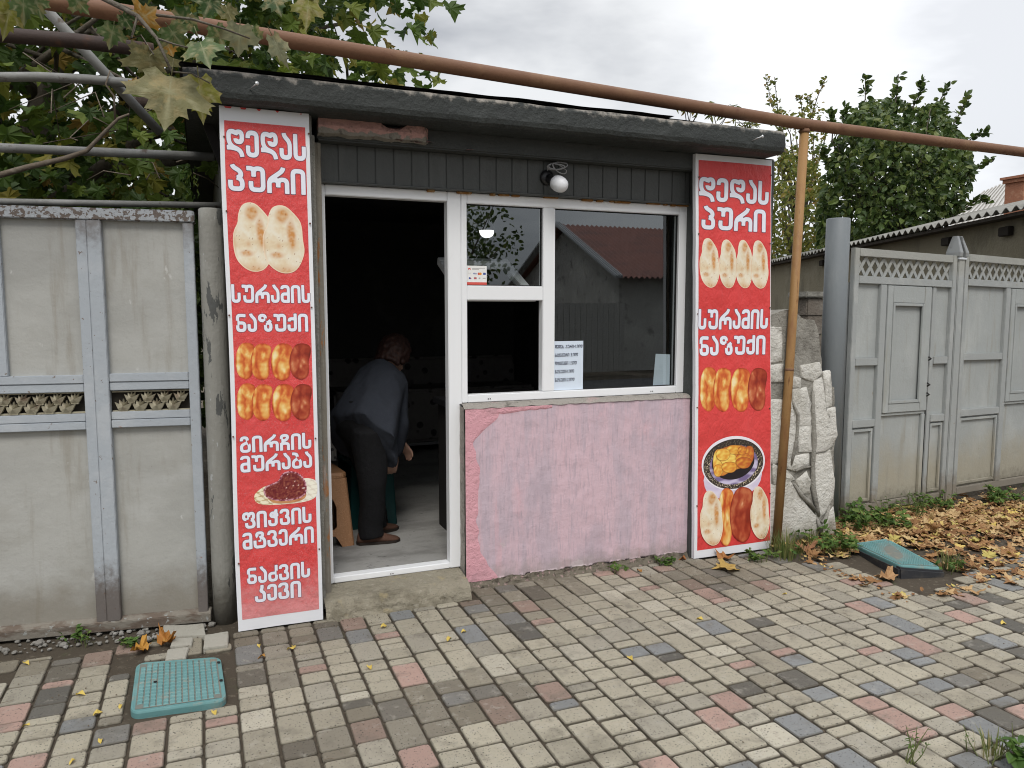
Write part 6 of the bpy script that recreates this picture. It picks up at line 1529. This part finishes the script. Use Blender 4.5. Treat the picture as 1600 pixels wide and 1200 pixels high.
# ---- vine stem on the pergola
vs = MB(); vs.tube([fac(-40, 285, 4.5), fac(40, 262, 4.5), fac(100, 248, 4.5), fac(135, 236, 4.5), fac(165, 205, 4.5), fac(185, 185, 4.5), fac(202, 178, 4.5)], [.016, .014, .013, .011, .009, .008, .005], 8)
vs.tube([fac(180, 188, 4.5), fac(178, 150, 4.48), fac(165, 132, 4.47), fac(172, 110, 4.47)], [.006, .005, .005, .003], 6)
for k in range(14):
    x0, y0 = r6.uniform(20, 320), r6.uniform(110, 320); vs.tube([fac(x0, y0, 4.8), fac(x0 + r6.uniform(-50, 50), y0 + r6.uniform(-40, 20), 4.9), fac(x0 + r6.uniform(-90, 90), y0 + r6.uniform(-60, 60), 5.0)], [.004, .003, .002], 5)
vt = thing('vine', 'bare woody vine stem curling over the pergola pipes above the left gate', 'vine', (-.7, 4.5, 2.3))
vs.build('stem', mat('vine_bark', (0.15, 0.12, 0.09), [((0.26, 0.23, 0.19), 'noise', (20, 20, 20), 0.5, 0.7, 0.7)], 0.9, bump=(60, .006)), vt, smooth=True)
vl = MB()
for k in range(26): add_leaf(vl, fac(r6.uniform(0, 330), r6.uniform(140, 318), r6.uniform(4.7, 5.3)), (r6.uniform(-.5, .5), r6.uniform(-.5, .2), -1), (r6.uniform(-.5, .5), -1, r6.uniform(0, .6)), r6.uniform(.07, .11), 'maple', 1, r6)
for k in range(36): add_leaf(vl, fac(r6.uniform(286, 310), r6.uniform(255, 312), 4.9), (r6.uniform(-.5, .5), 0, -1), rdir(r6), r6.uniform(.03, .05), 'lance', 1.5, r6)
vl.build('foliage', ML_PLANE, vt)

# ---- trees on the right
def poly_tree(name, label, poly, D, dd, n, size, kind, lm, stem, shoots=(), group=None, thin=0.0, droop=-.5):
    cx, cy = sum(p[0] for p in poly) / len(poly), sum(p[1] for p in poly) / len(poly)
    foot = dp(*stem, D); foot.z = -.03
    t = thing(name, label, 'tree', foot, group)
    tk = MB(); mid = dp(cx, cy, D); b0 = foot.lerp(mid, .55); b0 = Vector((foot.x * .6 + mid.x * .4, foot.y * .6 + mid.y * .4, mid.z * .55))
    tk.tube([foot, foot.lerp(b0, .5) + Vector((.05, 0, 0)), b0], [.13, .11, .09], 10)
    xs, ys = [p[0] for p in poly], [p[1] for p in poly]
    for k in range(16):
        while True:
            a, b = r6.uniform(min(xs), max(xs)), r6.uniform(min(ys), max(ys))
            if inpoly(a, b, poly): break
        e = dp(a, b, D + r6.uniform(-dd, dd) * .6); tk.tube([b0, b0.lerp(e, .5) + rdir(r6) * .15, e], [.05, .03, .008], 6)
    for s in shoots:
        P = [dp(a, b, D) for a, b in s]; tk.tube([b0] + P, [.04] + [.016 - .012 * k / len(P) for k in range(len(P))], 6)
    tk.build('trunk', M_BARK, t, smooth=True)
    c = MB(); got = 0
    A = [(np.array(poly[i]), np.array(poly[(i + 1) % len(poly)])) for i in range(len(poly))]
    while got < n:
        a, b = r6.uniform(min(xs), max(xs)), r6.uniform(min(ys), max(ys))
        if not inpoly(a, b, poly): continue
        X, Y = np.array([a]), np.array([b]); de = min(float(seg_sdf(X, Y, p, q)[0]) for p, q in A)
        th = dd * min(1, .25 + de / 45.0); z = r6.uniform(-1, 1); p = dp(a, b, D + z * th)
        if nz(p.x * 1.6, p.y * 1.6, p.z * 1.6 + 3) + .3 * nz(p.x * 5, p.y * 5, p.z * 5) < thin - .25 + .35 * max(0, 1 - de / 30.0) * nz(p.x * .9, p.y * .9, p.z * 1.1 + 9) - .03: got += 1; continue
        got += 1
        add_leaf(c, p, (r6.uniform(-.8, .8), r6.uniform(-.8, .8), r6.uniform(droop - .5, droop + .7)), (r6.uniform(-.7, .7), r6.uniform(-1, .2), r6.uniform(.1, 1)), size * r6.uniform(.7, 1.2), kind, .9, r6)
    for s in shoots:
        P = [dp(a, b, D) for a, b in s]
        for k in range(40):
            q = r6.random() ** .8 * (len(P) - 1); i = min(int(q), len(P) - 2); p = P[i].lerp(P[i + 1], q - i)
            add_leaf(c, p + rdir(r6) * .04, (r6.uniform(-1, 1), r6.uniform(-1, 1), r6.uniform(-.2, .9)), rdir(r6) + Vector((0, 0, .5)), size * r6.uniform(.7, 1.1), kind, .8, r6)
    c.build('crown', lm, t)
    return t
poly_tree('broadleaf_tree', 'dense dark green tree with upright leafy shoots above the wavy shed roof', [(1292, 272), (1302, 232), (1312, 196), (1338, 166), (1362, 158), (1400, 152), (1432, 168), (1468, 158), (1490, 185), (1505, 215), (1520, 250), (1515, 290), (1500, 330), (1440, 380), (1300, 400), (1282, 395), (1276, 330)], 14.5, 1.7, 8600, .145, 'ovate', ML_DARK, (1390, 420),
          [[(1340, 190), (1352, 155), (1352, 122)], [(1395, 180), (1402, 145), (1404, 116)], [(1420, 180), (1436, 150), (1440, 128)], [(1455, 190), (1470, 155), (1484, 128)], [(1480, 210), (1498, 180), (1512, 150)], [(1490, 240), (1520, 215), (1545, 205)], [(1495, 290), (1525, 265), (1552, 250)], [(1300, 220), (1302, 190), (1298, 172)], [(1500, 330), (1530, 310), (1545, 318)], [(1300, 260), (1288, 245), (1282, 230)], [(1310, 230), (1322, 185), (1322, 165)]])
poly_tree('yellowing_tree', 'bushy yellow green tree behind the leaning ochre pipe upright', [(1190, 310), (1205, 255), (1235, 235), (1270, 250), (1300, 300), (1310, 370), (1295, 420), (1190, 430)], 18.5, 1.8, 3800, .13, 'ovate', ML_YEL, (1245, 440), [[(1230, 300), (1225, 260), (1220, 235)]])
poly_tree('thin_tree', 'tall thin pale tree with sparse leaves behind the pipe joint', [(1200, 150), (1216, 168), (1240, 178), (1262, 165), (1285, 160), (1292, 200), (1298, 255), (1216, 262), (1210, 210)], 19.5, 1.2, 700, .12, 'ovate', ML_YEL, (1252, 440), [[(1225, 220), (1205, 160), (1196, 116)], [(1235, 210), (1215, 170), (1210, 120)], [(1262, 200), (1278, 150), (1290, 122)], [(1255, 200), (1252, 160), (1247, 148)], [(1262, 220), (1268, 165), (1262, 150)]], thin=.05, droop=0)
# small weeds growing on the roof behind the slab edge
for i, (px, py, D, h, lab) in enumerate(((1075, 200, 8.0, 42, 'drooping weed on the kiosk roof nearest the middle of the slab'), (1120, 205, 8.0, 40, 'feathery weed growing on the kiosk roof right of the drooping one'), (1172, 212, 8.2, 30, 'small weed on the kiosk roof near its right end'))):
    t = thing('roof_weed', lab, 'weed', dp(px, py, D), 'weeds on the kiosk roof')
    s = MB(); f_ = MB()
    for k in range(5):
        a = [(px + r6.uniform(-6, 6), py), (px + r6.uniform(-18, 18), py - h * .6), (px + r6.uniform(-34, 34), py - h * r6.uniform(.55, 1.1))]
        P = [dp(*p, D + r6.uniform(-.1, .1)) for p in a]; s.tube(P, [.006, .004, .002], 5)
        for q in range(9): add_leaf(f_, P[1].lerp(P[2], r6.random()), (r6.uniform(-1, 1), r6.uniform(-1, 1), r6.uniform(-.8, .2)), rdir(r6), .085, 'lance', .8, r6)
    s.build('stem', M_BARK, t); f_.build('foliage', ML_YEL, t)

# ================================================================== SHED, HOUSE AND PIER BEYOND THE RIGHT GATES
E0, ED = Vector((7.65, 4.975, 0)), Vector((.4225, .9063, 0))
EN = Vector((ED.y, -ED.x, 0))                            # away from the viewer, towards the shed's inside
shed = thing('shed', 'long low shed with a dull plaster wall and wavy asbestos roof behind the right gates', 'shed', E0 + ED * 4.5 + EN * 1.6)
def SH(u, d, z): p = E0 + ED * u + EN * d; return (p.x, p.y, z)
M_PLAST = mat('stained_plaster', (0.185, 0.165, 0.115), [((0.24, 0.22, 0.165), 'noise', 1.4, 0.48, 0.68, 0.7), ((0.11, 0.10, 0.07), 'noise', (2.5, 2.5, 1.2), 0.5, 0.7, 0.7), ((0.34, 0.33, 0.29), 'noise', 9, 0.66, 0.74, 0.6)], 0.95, bump=[(20, .015), (60, .005)])
q = MB(SH); q.box(0, 12.6, 0.16, 0.30, -.03, 2.62); q.box(-.0, .14, 0.301, 3.3, -.03, 2.62); q.box(12.46, 12.6, .301, 3.3, -.03, 2.62); q.box(0, 12.6, 3.301, 3.45, -.03, 3.3)
q.build('wall', M_PLAST, shed)
q = MB(SH); n = 12 * 56
V, Fc = [], []
for k in range(n + 1):
    u = -.1 + 12.9 * k / n; wv = .026 * math.cos(2 * math.pi * u / .177)
    jt = .012 * math.floor(u / 1.06) % .024
    V += [SH(u, -.05 + .01 * nz(math.floor(u / 1.06) * 3.1), 2.645 + wv + jt * .5), SH(u, 3.7, 3.55 + wv), SH(u, 3.7, 3.542 + wv), SH(u, -.05 + .01 * nz(math.floor(u / 1.06) * 3.1), 2.635 + wv + jt * .5)]
for k in range(n):
    a, b = 4 * k, 4 * k + 4; Fc += [(a, b, b + 1, a + 1), (a + 1, b + 1, b + 2, a + 2), (a + 2, b + 2, b + 3, a + 3), (a + 3, b + 3, b, a)]
q2 = MB(); q2.add(V, Fc)
q2.build('corrugated_roof', mat('old_asbestos', (0.23, 0.225, 0.205), [((0.12, 0.115, 0.10), 'noise', 3, 0.46, 0.68, 0.8), ((0.33, 0.32, 0.30), 'noise', 12, 0.58, 0.72, 0.5), ((0.07, 0.075, 0.04), 'noise', 2, 0.58, 0.7, 0.6)], 0.95, bump=(40, .006)), shed)
q = MB(SH); q.box(-.05, 12.6, 0.0, 0.158, 2.575, 2.612)
q.build('eave_board', mat('dark_board', (0.045, 0.038, 0.03), rough=.9), shed)
for u in (0.9, 2.15, 4.3, 6.6):
    q = MB(SH); q.box(u, u + .20, .10, .1595, 2.40, 2.50); q.build('vent_hole', mat('vent_hole_dark', (0.02, 0.016, 0.012), rough=.95), shed, bevel=.008)  # dark boxes standing in for the shade inside recessed vent holes
# block pier standing behind the stone wall
bp = MB(); c = fac(1262, 480, 6.2)
z = -.03; k = 0
pr_ = thing('block_pier', 'small pier of rough blocks with a flat cap behind the stone wall', 'pier', (c.x, 6.2, -.03))
while z < 1.72:
    bp.box(c.x - .10 + .006 * nz(k * 3), c.x + .12 + .006 * nz(k * 5), 6.1, 6.32, z, z + .185); z += .195; k += 1
bp.box(c.x - .09, c.x + .11, 6.11, 6.31, -.03, z - .02)
bp.build('block', mat('rough_block', (0.17, 0.145, 0.12), [((0.24, 0.22, 0.19), 'noise', 6, .5, .7, .7), ((.07, .06, .05), 'noise', 20, .55, .7, .7)], .95, bump=(30, .02)), pr_, bevel=.012)
q = MB(); q.box(c.x - .14, c.x + .15, 6.07, 6.35, z - .005, z + .055); q.build('cap', M_CONC, pr_, bevel=.01)
yw = MB(); yw.box(4.6, 7.4, 7.6, 7.75, -.03, 1.45)
tag(yw.build('yard_wall', M_PLAST, bevel=.01), 'low plastered yard wall behind the right gate post', 'wall')

# house at the far right
hs = thing('house', 'far house with a pale ribbed metal roof and brick chimney above the shed', 'house', dp(1650, 480, 24))
def roofq(u, v):
    a, b, c_, d = dp(1478, 352, 23), dp(1760, 352, 19.5), dp(1760, 205, 24), dp(1538, 300, 27)
    return (a * (1 - u) * (1 - v) + b * u * (1 - v) + c_ * u * v + d * (1 - u) * v)
q = MB()
q.grid(lambda u, v: tuple(roofq(u, v)), 20, 4)
for k in range(34):
    u = k / 33; a, b = roofq(u, 0), roofq(u, 1); q.bar(a + Vector((0, 0, .03)), b + Vector((0, 0, .03)), .04, .05)
q.build('roof', mat('pale_metal_roof', (0.40, 0.385, 0.36), [((.28, .26, .23), 'noise', 2, .5, .7, .6)], .6), hs)
q = MB(); a, b = roofq(0, 0), roofq(1, 0); inn = Vector((.45, .9, 0)) * .5
V = []
for p in (a, b): V += [p + inn + Vector((0, 0, -.1)), Vector((p.x + inn.x, p.y + inn.y, -.03)), p + inn + Vector((.3, .6, -.1)), Vector((p.x + inn.x + .3, p.y + inn.y + .6, -.03))]
q.add(V, [(0, 4, 5, 1), (2, 3, 7, 6), (0, 2, 6, 4), (1, 5, 7, 3), (0, 1, 3, 2), (4, 6, 7, 5)]); q.build('wall', mat('far_wall', (.2, .17, .14), rough=.9), hs)
ch = MB(); c = dp(1592, 340, 21); top_ = dp(1592, 287, 21).z
ch.box(c.x - .26, c.x + .26, c.y - .26, c.y + .26, c.z - .8, top_); ch.box(c.x - .31, c.x + .31, c.y - .31, c.y + .31, top_ + .002, top_ + .10); ch.box(c.x - .36, c.x + .36, c.y - .36, c.y + .36, top_ + .102, top_ + .17)
ch.build('chimney', mat('chimney_brick', (0.34, 0.15, 0.09), [((.45, .25, .16), 'noise', 8, .5, .7, .7), ((.2, .16, .13), 'noise', (2, 2, 30), .6, .66, .6)], .9, bump=(30, .01)), hs)

# ================================================================== ACROSS THE ROAD (seen mirrored in the window)
oh = thing('house', 'house across the road with a rust red corrugated roof, mirrored in the window', 'house', (15, -12.5, -.03))
q = MB(); q.box(10.15, 22, -15.8, -9.3, -.03, 2.55)
q.add([(10.15, -15.8, 2.55), (10.15, -9.3, 2.55), (10.15, -12.55, 3.98), (10.3, -15.8, 2.55), (10.3, -9.3, 2.55), (10.3, -12.55, 3.98)], [(0, 1, 2), (5, 4, 3), (0, 2, 5, 3), (2, 1, 4, 5)])
q.build('wall', mat('grey_stucco', (0.42, 0.41, 0.38), [((.55, .54, .5), 'noise', 1.2, .46, .68, .8), ((.12, .11, .10), 'noise', 3, .55, .7, .7)], .95), oh)
q = MB(); V, Fc = [], []
n = 620
for k in range(n + 1):
    x = 9.9 + 12.4 * k / n; wv = .03 * math.cos(2 * math.pi * x / .16); V += [(x, -8.85, 2.42 + wv), (x, -12.55, 4.12 + wv), (x, -16.2, 2.42 + wv)]
for k in range(n): a = 3 * k; Fc += [(a, a + 3, a + 4, a + 1), (a + 1, a + 4, a + 5, a + 2)]
q.add(V, Fc); q.build('roof', mat('red_corrugated', (0.26, 0.115, 0.09), [((.17, .09, .08), 'noise', (1, 3, 3), .46, .68, .8), ((.26, .2, .18), 'noise', 9, .68, .74, .6)], .7), oh)
q = MB(); q.bar((9.86, -8.8, 2.42), (9.86, -12.55, 4.15), .22, .05); q.bar((9.86, -12.55, 4.15), (9.86, -16.2, 2.42), .22, .05)
for k in (-.08, 0, .08): q.bar((9.86 + k, -8.8, 2.46), (9.86 + k, -12.55, 4.19), .03, .04)
q.build('verge_trim', mat('zinc_trim', (0.42, 0.43, 0.44), rough=.5, metal=.3), oh)
for x in (12.0, 15.5):
    f_ = MB(); frame_bars(x, x + 1.5, .75, 2.0, .08, .08, .08, .08, -9.29, -9.22, f_); w1 = f_.build('window', mat('white_wood', (.6, .6, .58), rough=.6), oh)
    p = MB(); p.add([(x + .08, -9.27, .83), (x + 1.42, -9.27, .83), (x + 1.42, -9.27, 1.92), (x + .08, -9.27, 1.92)], [(0, 1, 2, 3)]); p.build('pane', mat('dark_pane', (.01, .012, .014), rough=.08, spec=.5), w1)
    b = MB()
    for k in range(11): b.tube([(x + .12 + k * .126, -9.2, .8), (x + .12 + k * .126, -9.2, 1.95)], .012, 5)
    b.build('window_bar', mat('pale_bar', (.5, .5, .48), rough=.6), w1)
fe = thing('fence', 'pale board fence across the road, seen mirrored in the kiosk window', 'fence', (6, -8.4, -.03))
q = MB(); x = -6.0
while x < 9.8: q.box(x, x + .14, -8.42, -8.39, .05, 1.75 + .03 * nz(x * 3)); x += .155
q.build('board', mat('grey_board', (.38, .37, .34), [((.32, .31, .28), 'noise', (8, 8, 1), .5, .7, .7)], .9), fe)
q = MB(); q.box(-6, 9.8, -8.47, -8.421, .4, .5); q.box(-6, 9.8, -8.47, -8.421, 1.4, 1.5); q.build('rail', MATS['grey_board'], fe)
for i, (tx, ty, hgt, rr_, nn, lab) in enumerate(((8.6, -18.5, 6.6, 2.6, 1500, 'airy tree behind the fence across the road, seen mirrored in the small pane'), (1.0, -17, 7.0, 3.2, 1100, 'broad tree across the road far left of the mirrored house'))):
    t = thing('tree', lab, 'tree', (tx, ty, -.03), 'trees across the road')
    s = MB(); s.tube([(tx, ty, -.05), (tx + .1, ty, 1.8), (tx, ty, hgt * .7)], [.2, .16, .05], 10)
    for k in range(10): e = Vector((tx, ty, hgt * .62)) + rdir(r6) * rr_ * .8; s.tube([(tx, ty, hgt * .35), e], [.06, .01], 6)
    s.build('trunk', M_BARK, t, smooth=True)
    c = MB()
    for k in range(nn):
        v = rdir(r6) * (r6.random() ** .45) * rr_; p = Vector((tx, ty, hgt * .62)) + Vector((v.x, v.y, v.z * .85))
        if nz(p.x, p.y, p.z) < -.1: continue
        add_leaf(c, p, rdir(r6), rdir(r6), r6.uniform(.16, .28), 'ovate', .8, r6)
    c.build('crown', ML_DARK, t)

# ================================================================== WEEDS, GRASS AND FALLEN LEAVES
def grass_mb(mb, c, n, h, spread, rnd, lean=.5):
    for k in range(n):
        a = rnd.uniform(0, 6.283); b = Vector(c) + Vector((math.cos(a), math.sin(a), 0)) * spread * rnd.random()
        d = Vector((math.cos(a), math.sin(a), 0)) * lean * rnd.random(); hh = h * rnd.uniform(.45, 1.1); w_ = rnd.uniform(.0016, .0032)
        s = Vector((-math.sin(a), math.cos(a), 0)); P = [b, b + Vector((0, 0, hh * .5)) + d * hh * .3, b + Vector((0, 0, hh * (.9 - .3 * lean * rnd.random()))) + d * hh * .95]
        mb.add([P[0] - s * w_, P[0] + s * w_, P[1] + s * w_ * .8, P[1] - s * w_ * .8, P[2]], [(0, 1, 2, 3), (3, 2, 4)])
def weed_mb(st, lf, c, n, h, spread, rnd, size, kind='ovate'):
    for k in range(n):
        a = rnd.uniform(0, 6.283); r = spread * math.sqrt(rnd.random()); b = Vector(c) + Vector((math.cos(a) * r, math.sin(a) * r, 0)); e = b + Vector((rnd.uniform(-.4, .4) * h, rnd.uniform(-.4, .4) * h, h * rnd.uniform(.4, 1)))
        st.tube([b - Vector((0, 0, .01)), b.lerp(e, .5) + rdir(rnd) * h * .06, e], [.0022, .0018, .001], 4)
        for q in range(rnd.randint(3, 6)):
            p = b.lerp(e, rnd.uniform(.35, 1)); add_leaf(lf, p, (rnd.uniform(-1, 1), rnd.uniform(-1, 1), rnd.uniform(-.25, .5)), (rnd.uniform(-.4, .4), rnd.uniform(-.4, .2), 1), size * rnd.uniform(.6, 1.25), kind, .9, rnd)
ML_GRASS = leafmat('grass_blade', [(0, (.07, .11, .03)), (.5, (.14, .18, .05)), (.8, (.25, .24, .09)), (1, (.38, .33, .17))], .3)
def weed(name, label, px, py, n, h, spread, size, kind='ovate', grass=0, gh=.15, m=None, z=0.0):
    c = gnd(px, py, z); t = thing(name, label, 'weed' if name != 'grass_tuft' else 'grass tuft', (c.x, c.y, z), None)
    if n:
        s, l_ = MB(), MB(); weed_mb(s, l_, c, n, h, spread, r6, size, kind); s.build('stem', mat('weed_stem', (.12, .14, .05), rough=.7), t); l_.build('foliage', m or ML_WEED, t)
    if grass:
        g_ = MB(); grass_mb(g_, c, grass, gh, spread * .8, r6); g_.build('blade', ML_GRASS, t)
weed('grass_tuft', 'shaggy grass tuft at the foot of the leaning rusty pipe', 1228, 868, 3, .10, .16, .035, grass=200, gh=.19)
weed('weed', 'low dark leaved weed at the foot of the clay oven banner', 1187, 872, 12, .06, .10, .04)
weed('weed', 'sprawling weed along the foot of the white stone wall', 1268, 846, 26, .13, .20, .045, grass=60, gh=.13)
weed('weed', 'ivy leaved plant beside the raised end of the tilted manhole cover', 1312, 862, 26, .13, .12, .05, m=ML_WEED)
weed('weed', 'dense ivy clump under the thick round post', 1345, 822, 64, .15, .22, .055)
weed('weed', 'feathery green plant below the gate panel next to the thick post', 1398, 800, 60, .16, .22, .04, 'lance')
weed('weed', 'leafy plant under the wicket door edge', 1452, 789, 50, .11, .22, .04)
weed('weed', 'small clover patch among the dry leaves', 1398, 826, 14, .10, .12, .05)
weed('weed', 'bright green weed under the gate beyond the capped post', 1585, 787, 46, .13, .22, .05)
weed('grass_tuft', 'yellowish grass tuft at the low end of the tilted manhole cover', 1484, 888, 5, .10, .10, .04, grass=110, gh=.13)
weed('weed', 'tiny weed in the gravel under the cast leaf gate', 122, 1006, 9, .075, .05, .03)
weed('weed', 'small round leaved sprout by the loose slabs', 198, 1012, 6, .05, .035, .035)
weed('weed', 'tiny creeping weed at the foot of the pink wall', 962, 889, 7, .05, .07, .035)
weed('weed', 'little leafy sprout at the pink wall foot near the right banner', 1040, 880, 8, .05, .06, .035)
weed('weed', 'broad leaved weed at the bottom right picture corner', 1597, 1200, 9, .09, .05, .07)
weed('grass_tuft', 'tall thin seeding grass at the lower right edge of the paving', 1550, 1180, 10, .15, .08, .014, 'lance', grass=26, gh=.11)
weed('weed', 'single upright weed stem growing in a paving joint at lower right', 1424, 1192, 6, .16, .02, .022, 'lance')

ML_LIT = leafmat('dry_leaf', [(0, (.16, .075, .03)), (.35, (.30, .16, .065)), (.62, (.43, .28, .135)), (.84, (.50, .36, .18)), (.95, (.58, .43, .12)), (1, (.36, .33, .10))], .12, rough=.7, sp=[((.14, .07, .03), 'noise', 35, .6, .74, .6)])
lt = MB(); got = 0
def littermask(x, y):
    d = nz(x * 1.3, y * 1.3, 2) * .5 + .55
    p = (x - 5.25) / 1.35, (y - 3.95) / .42
    return d * max(0, 1.25 - p[0] ** 2 * .8 - p[1] ** 2 * .8)
lx = [p[0] for p in LITTER]; ly = [p[1] for p in LITTER]
while got < 4000:
    x, y = r6.uniform(3.5, 7.6), r6.uniform(2.9, 4.6)
    if r6.random() > littermask(x, y) * 1.2 + (.22 if x < 4.9 and y > 2.95 else .08): continue
    if y > 4.40 + (x - 4.5) * .1 or (x > 6.3 and r6.random() < .55): continue
    if 3.6 < x < 4.2 and 3.02 < y < 3.62: continue
    got += 1; big = r6.random() < .38
    add_leaf(lt, (x, y, .004 + .022 * r6.random() * littermask(x, y)), (r6.uniform(-1, 1), r6.uniform(-1, 1), r6.uniform(-.12, .2)), (r6.uniform(-.25, .25), r6.uniform(-.25, .25), 1), r6.uniform(.04, .072) if big else r6.uniform(.02, .04), 'maple' if big else 'ovate', .75, r6)
tag(lt.build('leaf_litter', ML_LIT, base=(5.2, 3.9, 0)), 'thick scatter of dry brown and yellow leaves before the lattice gates', 'leaf litter', kind='stuff')
def in_cover(x, y): return -.36 < x < .06 and 3.15 < y < 3.72 or 3.5 < x < 4.4 and 2.9 < y < 3.7
gv = MB()
for k in range(420):
    x, y = r6.uniform(-2.2, .0), r6.uniform(3.93, 4.22)
    r_ = r6.uniform(.004, .013) if r6.random() < .9 else r6.uniform(.012, .022); gv.ball((x, y - .13 * x * 1.0 if x < 0 else y, r_ * .3 - .006), r_, 7, 5, (1, r6.uniform(.7, 1.3), .7))
tag(gv.build('gravel', mat('pebble', (.2, .19, .17), [((.32, .31, .29), 'noise', 9, .5, .7, .7), ((.09, .08, .07), 'noise', 14, .5, .7, .7)], .9), jitter=(.004, 90), base=(0, 0, 0)), 'loose gravel and grit below the cast leaf gate', 'gravel', kind='stuff')
db = MB()
for k in range(900):
    x, y = r6.uniform(-1.6, 6.5), r6.uniform(.8, 4.0)
    y = y if r6.random() < .5 else 4.0 - (4.0 - y) * .35 * r6.random()
    if y > stone_limit(x) - .01 and x < 3.5: y = stone_limit(x) - .02 - .1 * r6.random()
    if in_cover(x, y): continue
    if r6.random() < .7:
        r_ = r6.uniform(.0012, .0038); db.ball((x, y, .004 + r_ * .4), r_, 5, 4, (1, r6.uniform(.7, 1.5), .7))
    else:
        a = r6.uniform(0, 3.14); l_ = r6.uniform(.012, .05); db.tube([(x, y, .009), (x + math.cos(a) * l_ * .5, y + math.sin(a) * l_ * .5, .011), (x + math.cos(a + .3) * l_, y + math.sin(a + .3) * l_, .008)], .0009, 4)
tag(db.build('debris', mat('debris_bits', (.12, .09, .06), [((.3, .26, .2), 'noise', 20, .5, .7, .8)], .9), base=(0, 0, 0)), 'tiny pebbles and twigs scattered over the paving', 'debris', kind='stuff')
for i, (P, lab) in enumerate((([(256, 980), (318, 978), (322, 996), (254, 1000)], 'loose pale slab half under the left gate beside the round post'), ([(270, 1002), (302, 999), (300, 1012), (266, 1014)], 'thin broken slab piece in front of the loose pale slab'), ([(320, 995), (357, 990), (356, 1012), (318, 1017)], 'chipped square paving piece at the foot of the round post'), ([(262, 1018), (296, 1014), (290, 1032), (258, 1036)], 'sunken broken paver above the flat manhole cover'))):
    pts = [gnd(*p) for p in P]; q = MB()
    q.prism(redge([(p.x, p.y) for p in pts], 3), lambda u, v, d: (u + .004 * nz(u * 40, v * 40), v + .004 * nz(u * 40, v * 40, 3), d + .004 * nz(u * 9, v * 9)), -.03, .012)
    tag(q.build('paving_slab', mat('loose_slab_stone', (.33, .315, .27), [((.17, .15, .12), 'noise', 9, .52, .7, .7)], .9, bump=(80, .005)), fix=True, bevel=.003), lab, 'paving slab', 'loose slabs by the left gate')
def fallen(px, py, size, kind, colour, label, group=None, curl=1.2, rot=None, cat='fallen leaf'):
    c = gnd(px, py, .006); m = MB(); a = r6.uniform(0, 6.28) if rot is None else rot
    add_leaf(m, c, (math.cos(a), math.sin(a), r6.uniform(.0, .15)), (r6.uniform(-.12, .12), r6.uniform(-.12, .12), 1), size, kind, curl, r6)
    o = m.build('fallen_leaf', mat('leaf_' + '_'.join(str(int(v * 100)) for v in colour), colour, [(tuple(v * .5 for v in colour), 'noise', 40, .5, .7, .6), ((.55, .42, .1), 'noise', 25, .6, .7, .4)], .7, translucent=.1), base=(c.x, c.y, 0))
    return tag(o, label, cat, group)
fallen(1150, 887, .14, 'maple', (.40, .27, .08), curl=.55, label='large yellow brown maple leaf lying before the clay oven banner', rot=2.8)
fallen(1128, 874, .085, 'maple', (.34, .15, .05), 'brown leaf at the bottom edge of the clay oven banner', curl=1.6, rot=.4)
fallen(1262, 862, .10, 'maple', (.34, .17, .09), 'pinkish brown dry leaf beside the grass tuft', curl=1.6, rot=1.2)
fallen(1398, 905, .115, 'maple', (.36, .21, .10), 'curled tan dry leaf against the black box of the tilted cover', curl=1.0, rot=2.0)
fallen(1072, 872, .065, 'ovate', (.30, .12, .04), 'folded orange brown leaf at the pink wall corner', curl=2.4)
fallen(1003, 893, .045, 'ovate', (.36, .18, .05), 'small orange leaf on the paving below the pink wall', curl=1.6)
fallen(232, 1012, .085, 'maple', (.44, .22, .04), 'orange maple leaf above the flat teal cover', curl=1.8, rot=2.9)
fallen(252, 1006, .075, 'maple', (.36, .15, .03), 'rust orange curled leaf beside the orange maple leaf', curl=2.2, rot=.6)
fallen(415, 1024, .038, 'ovate', (.40, .2, .05), 'small orange brown leaf right of the flat teal cover', curl=2.0)
YL = [(404, 1006), (461, 1012), (333, 1110), (118, 1085), (47, 1131), (157, 1154), (117, 1186), (595, 980), (703, 995), (721, 988), (459, 1013), (145, 1118), (36, 1035), (190, 1100), (1088, 966), (1230, 928), (575, 1040), (980, 1026), (1565, 975)]
for (a, b) in YL:
    fallen(a, b, r6.uniform(.028, .045), 'ovate', (.56, .42, .10), 'small pale yellow leaf fallen on the paving stones', 'small yellow leaves on the paving', curl=1.4)

for o in list(bpy.data.objects):
    if '_base' in o.keys(): del o['_base']
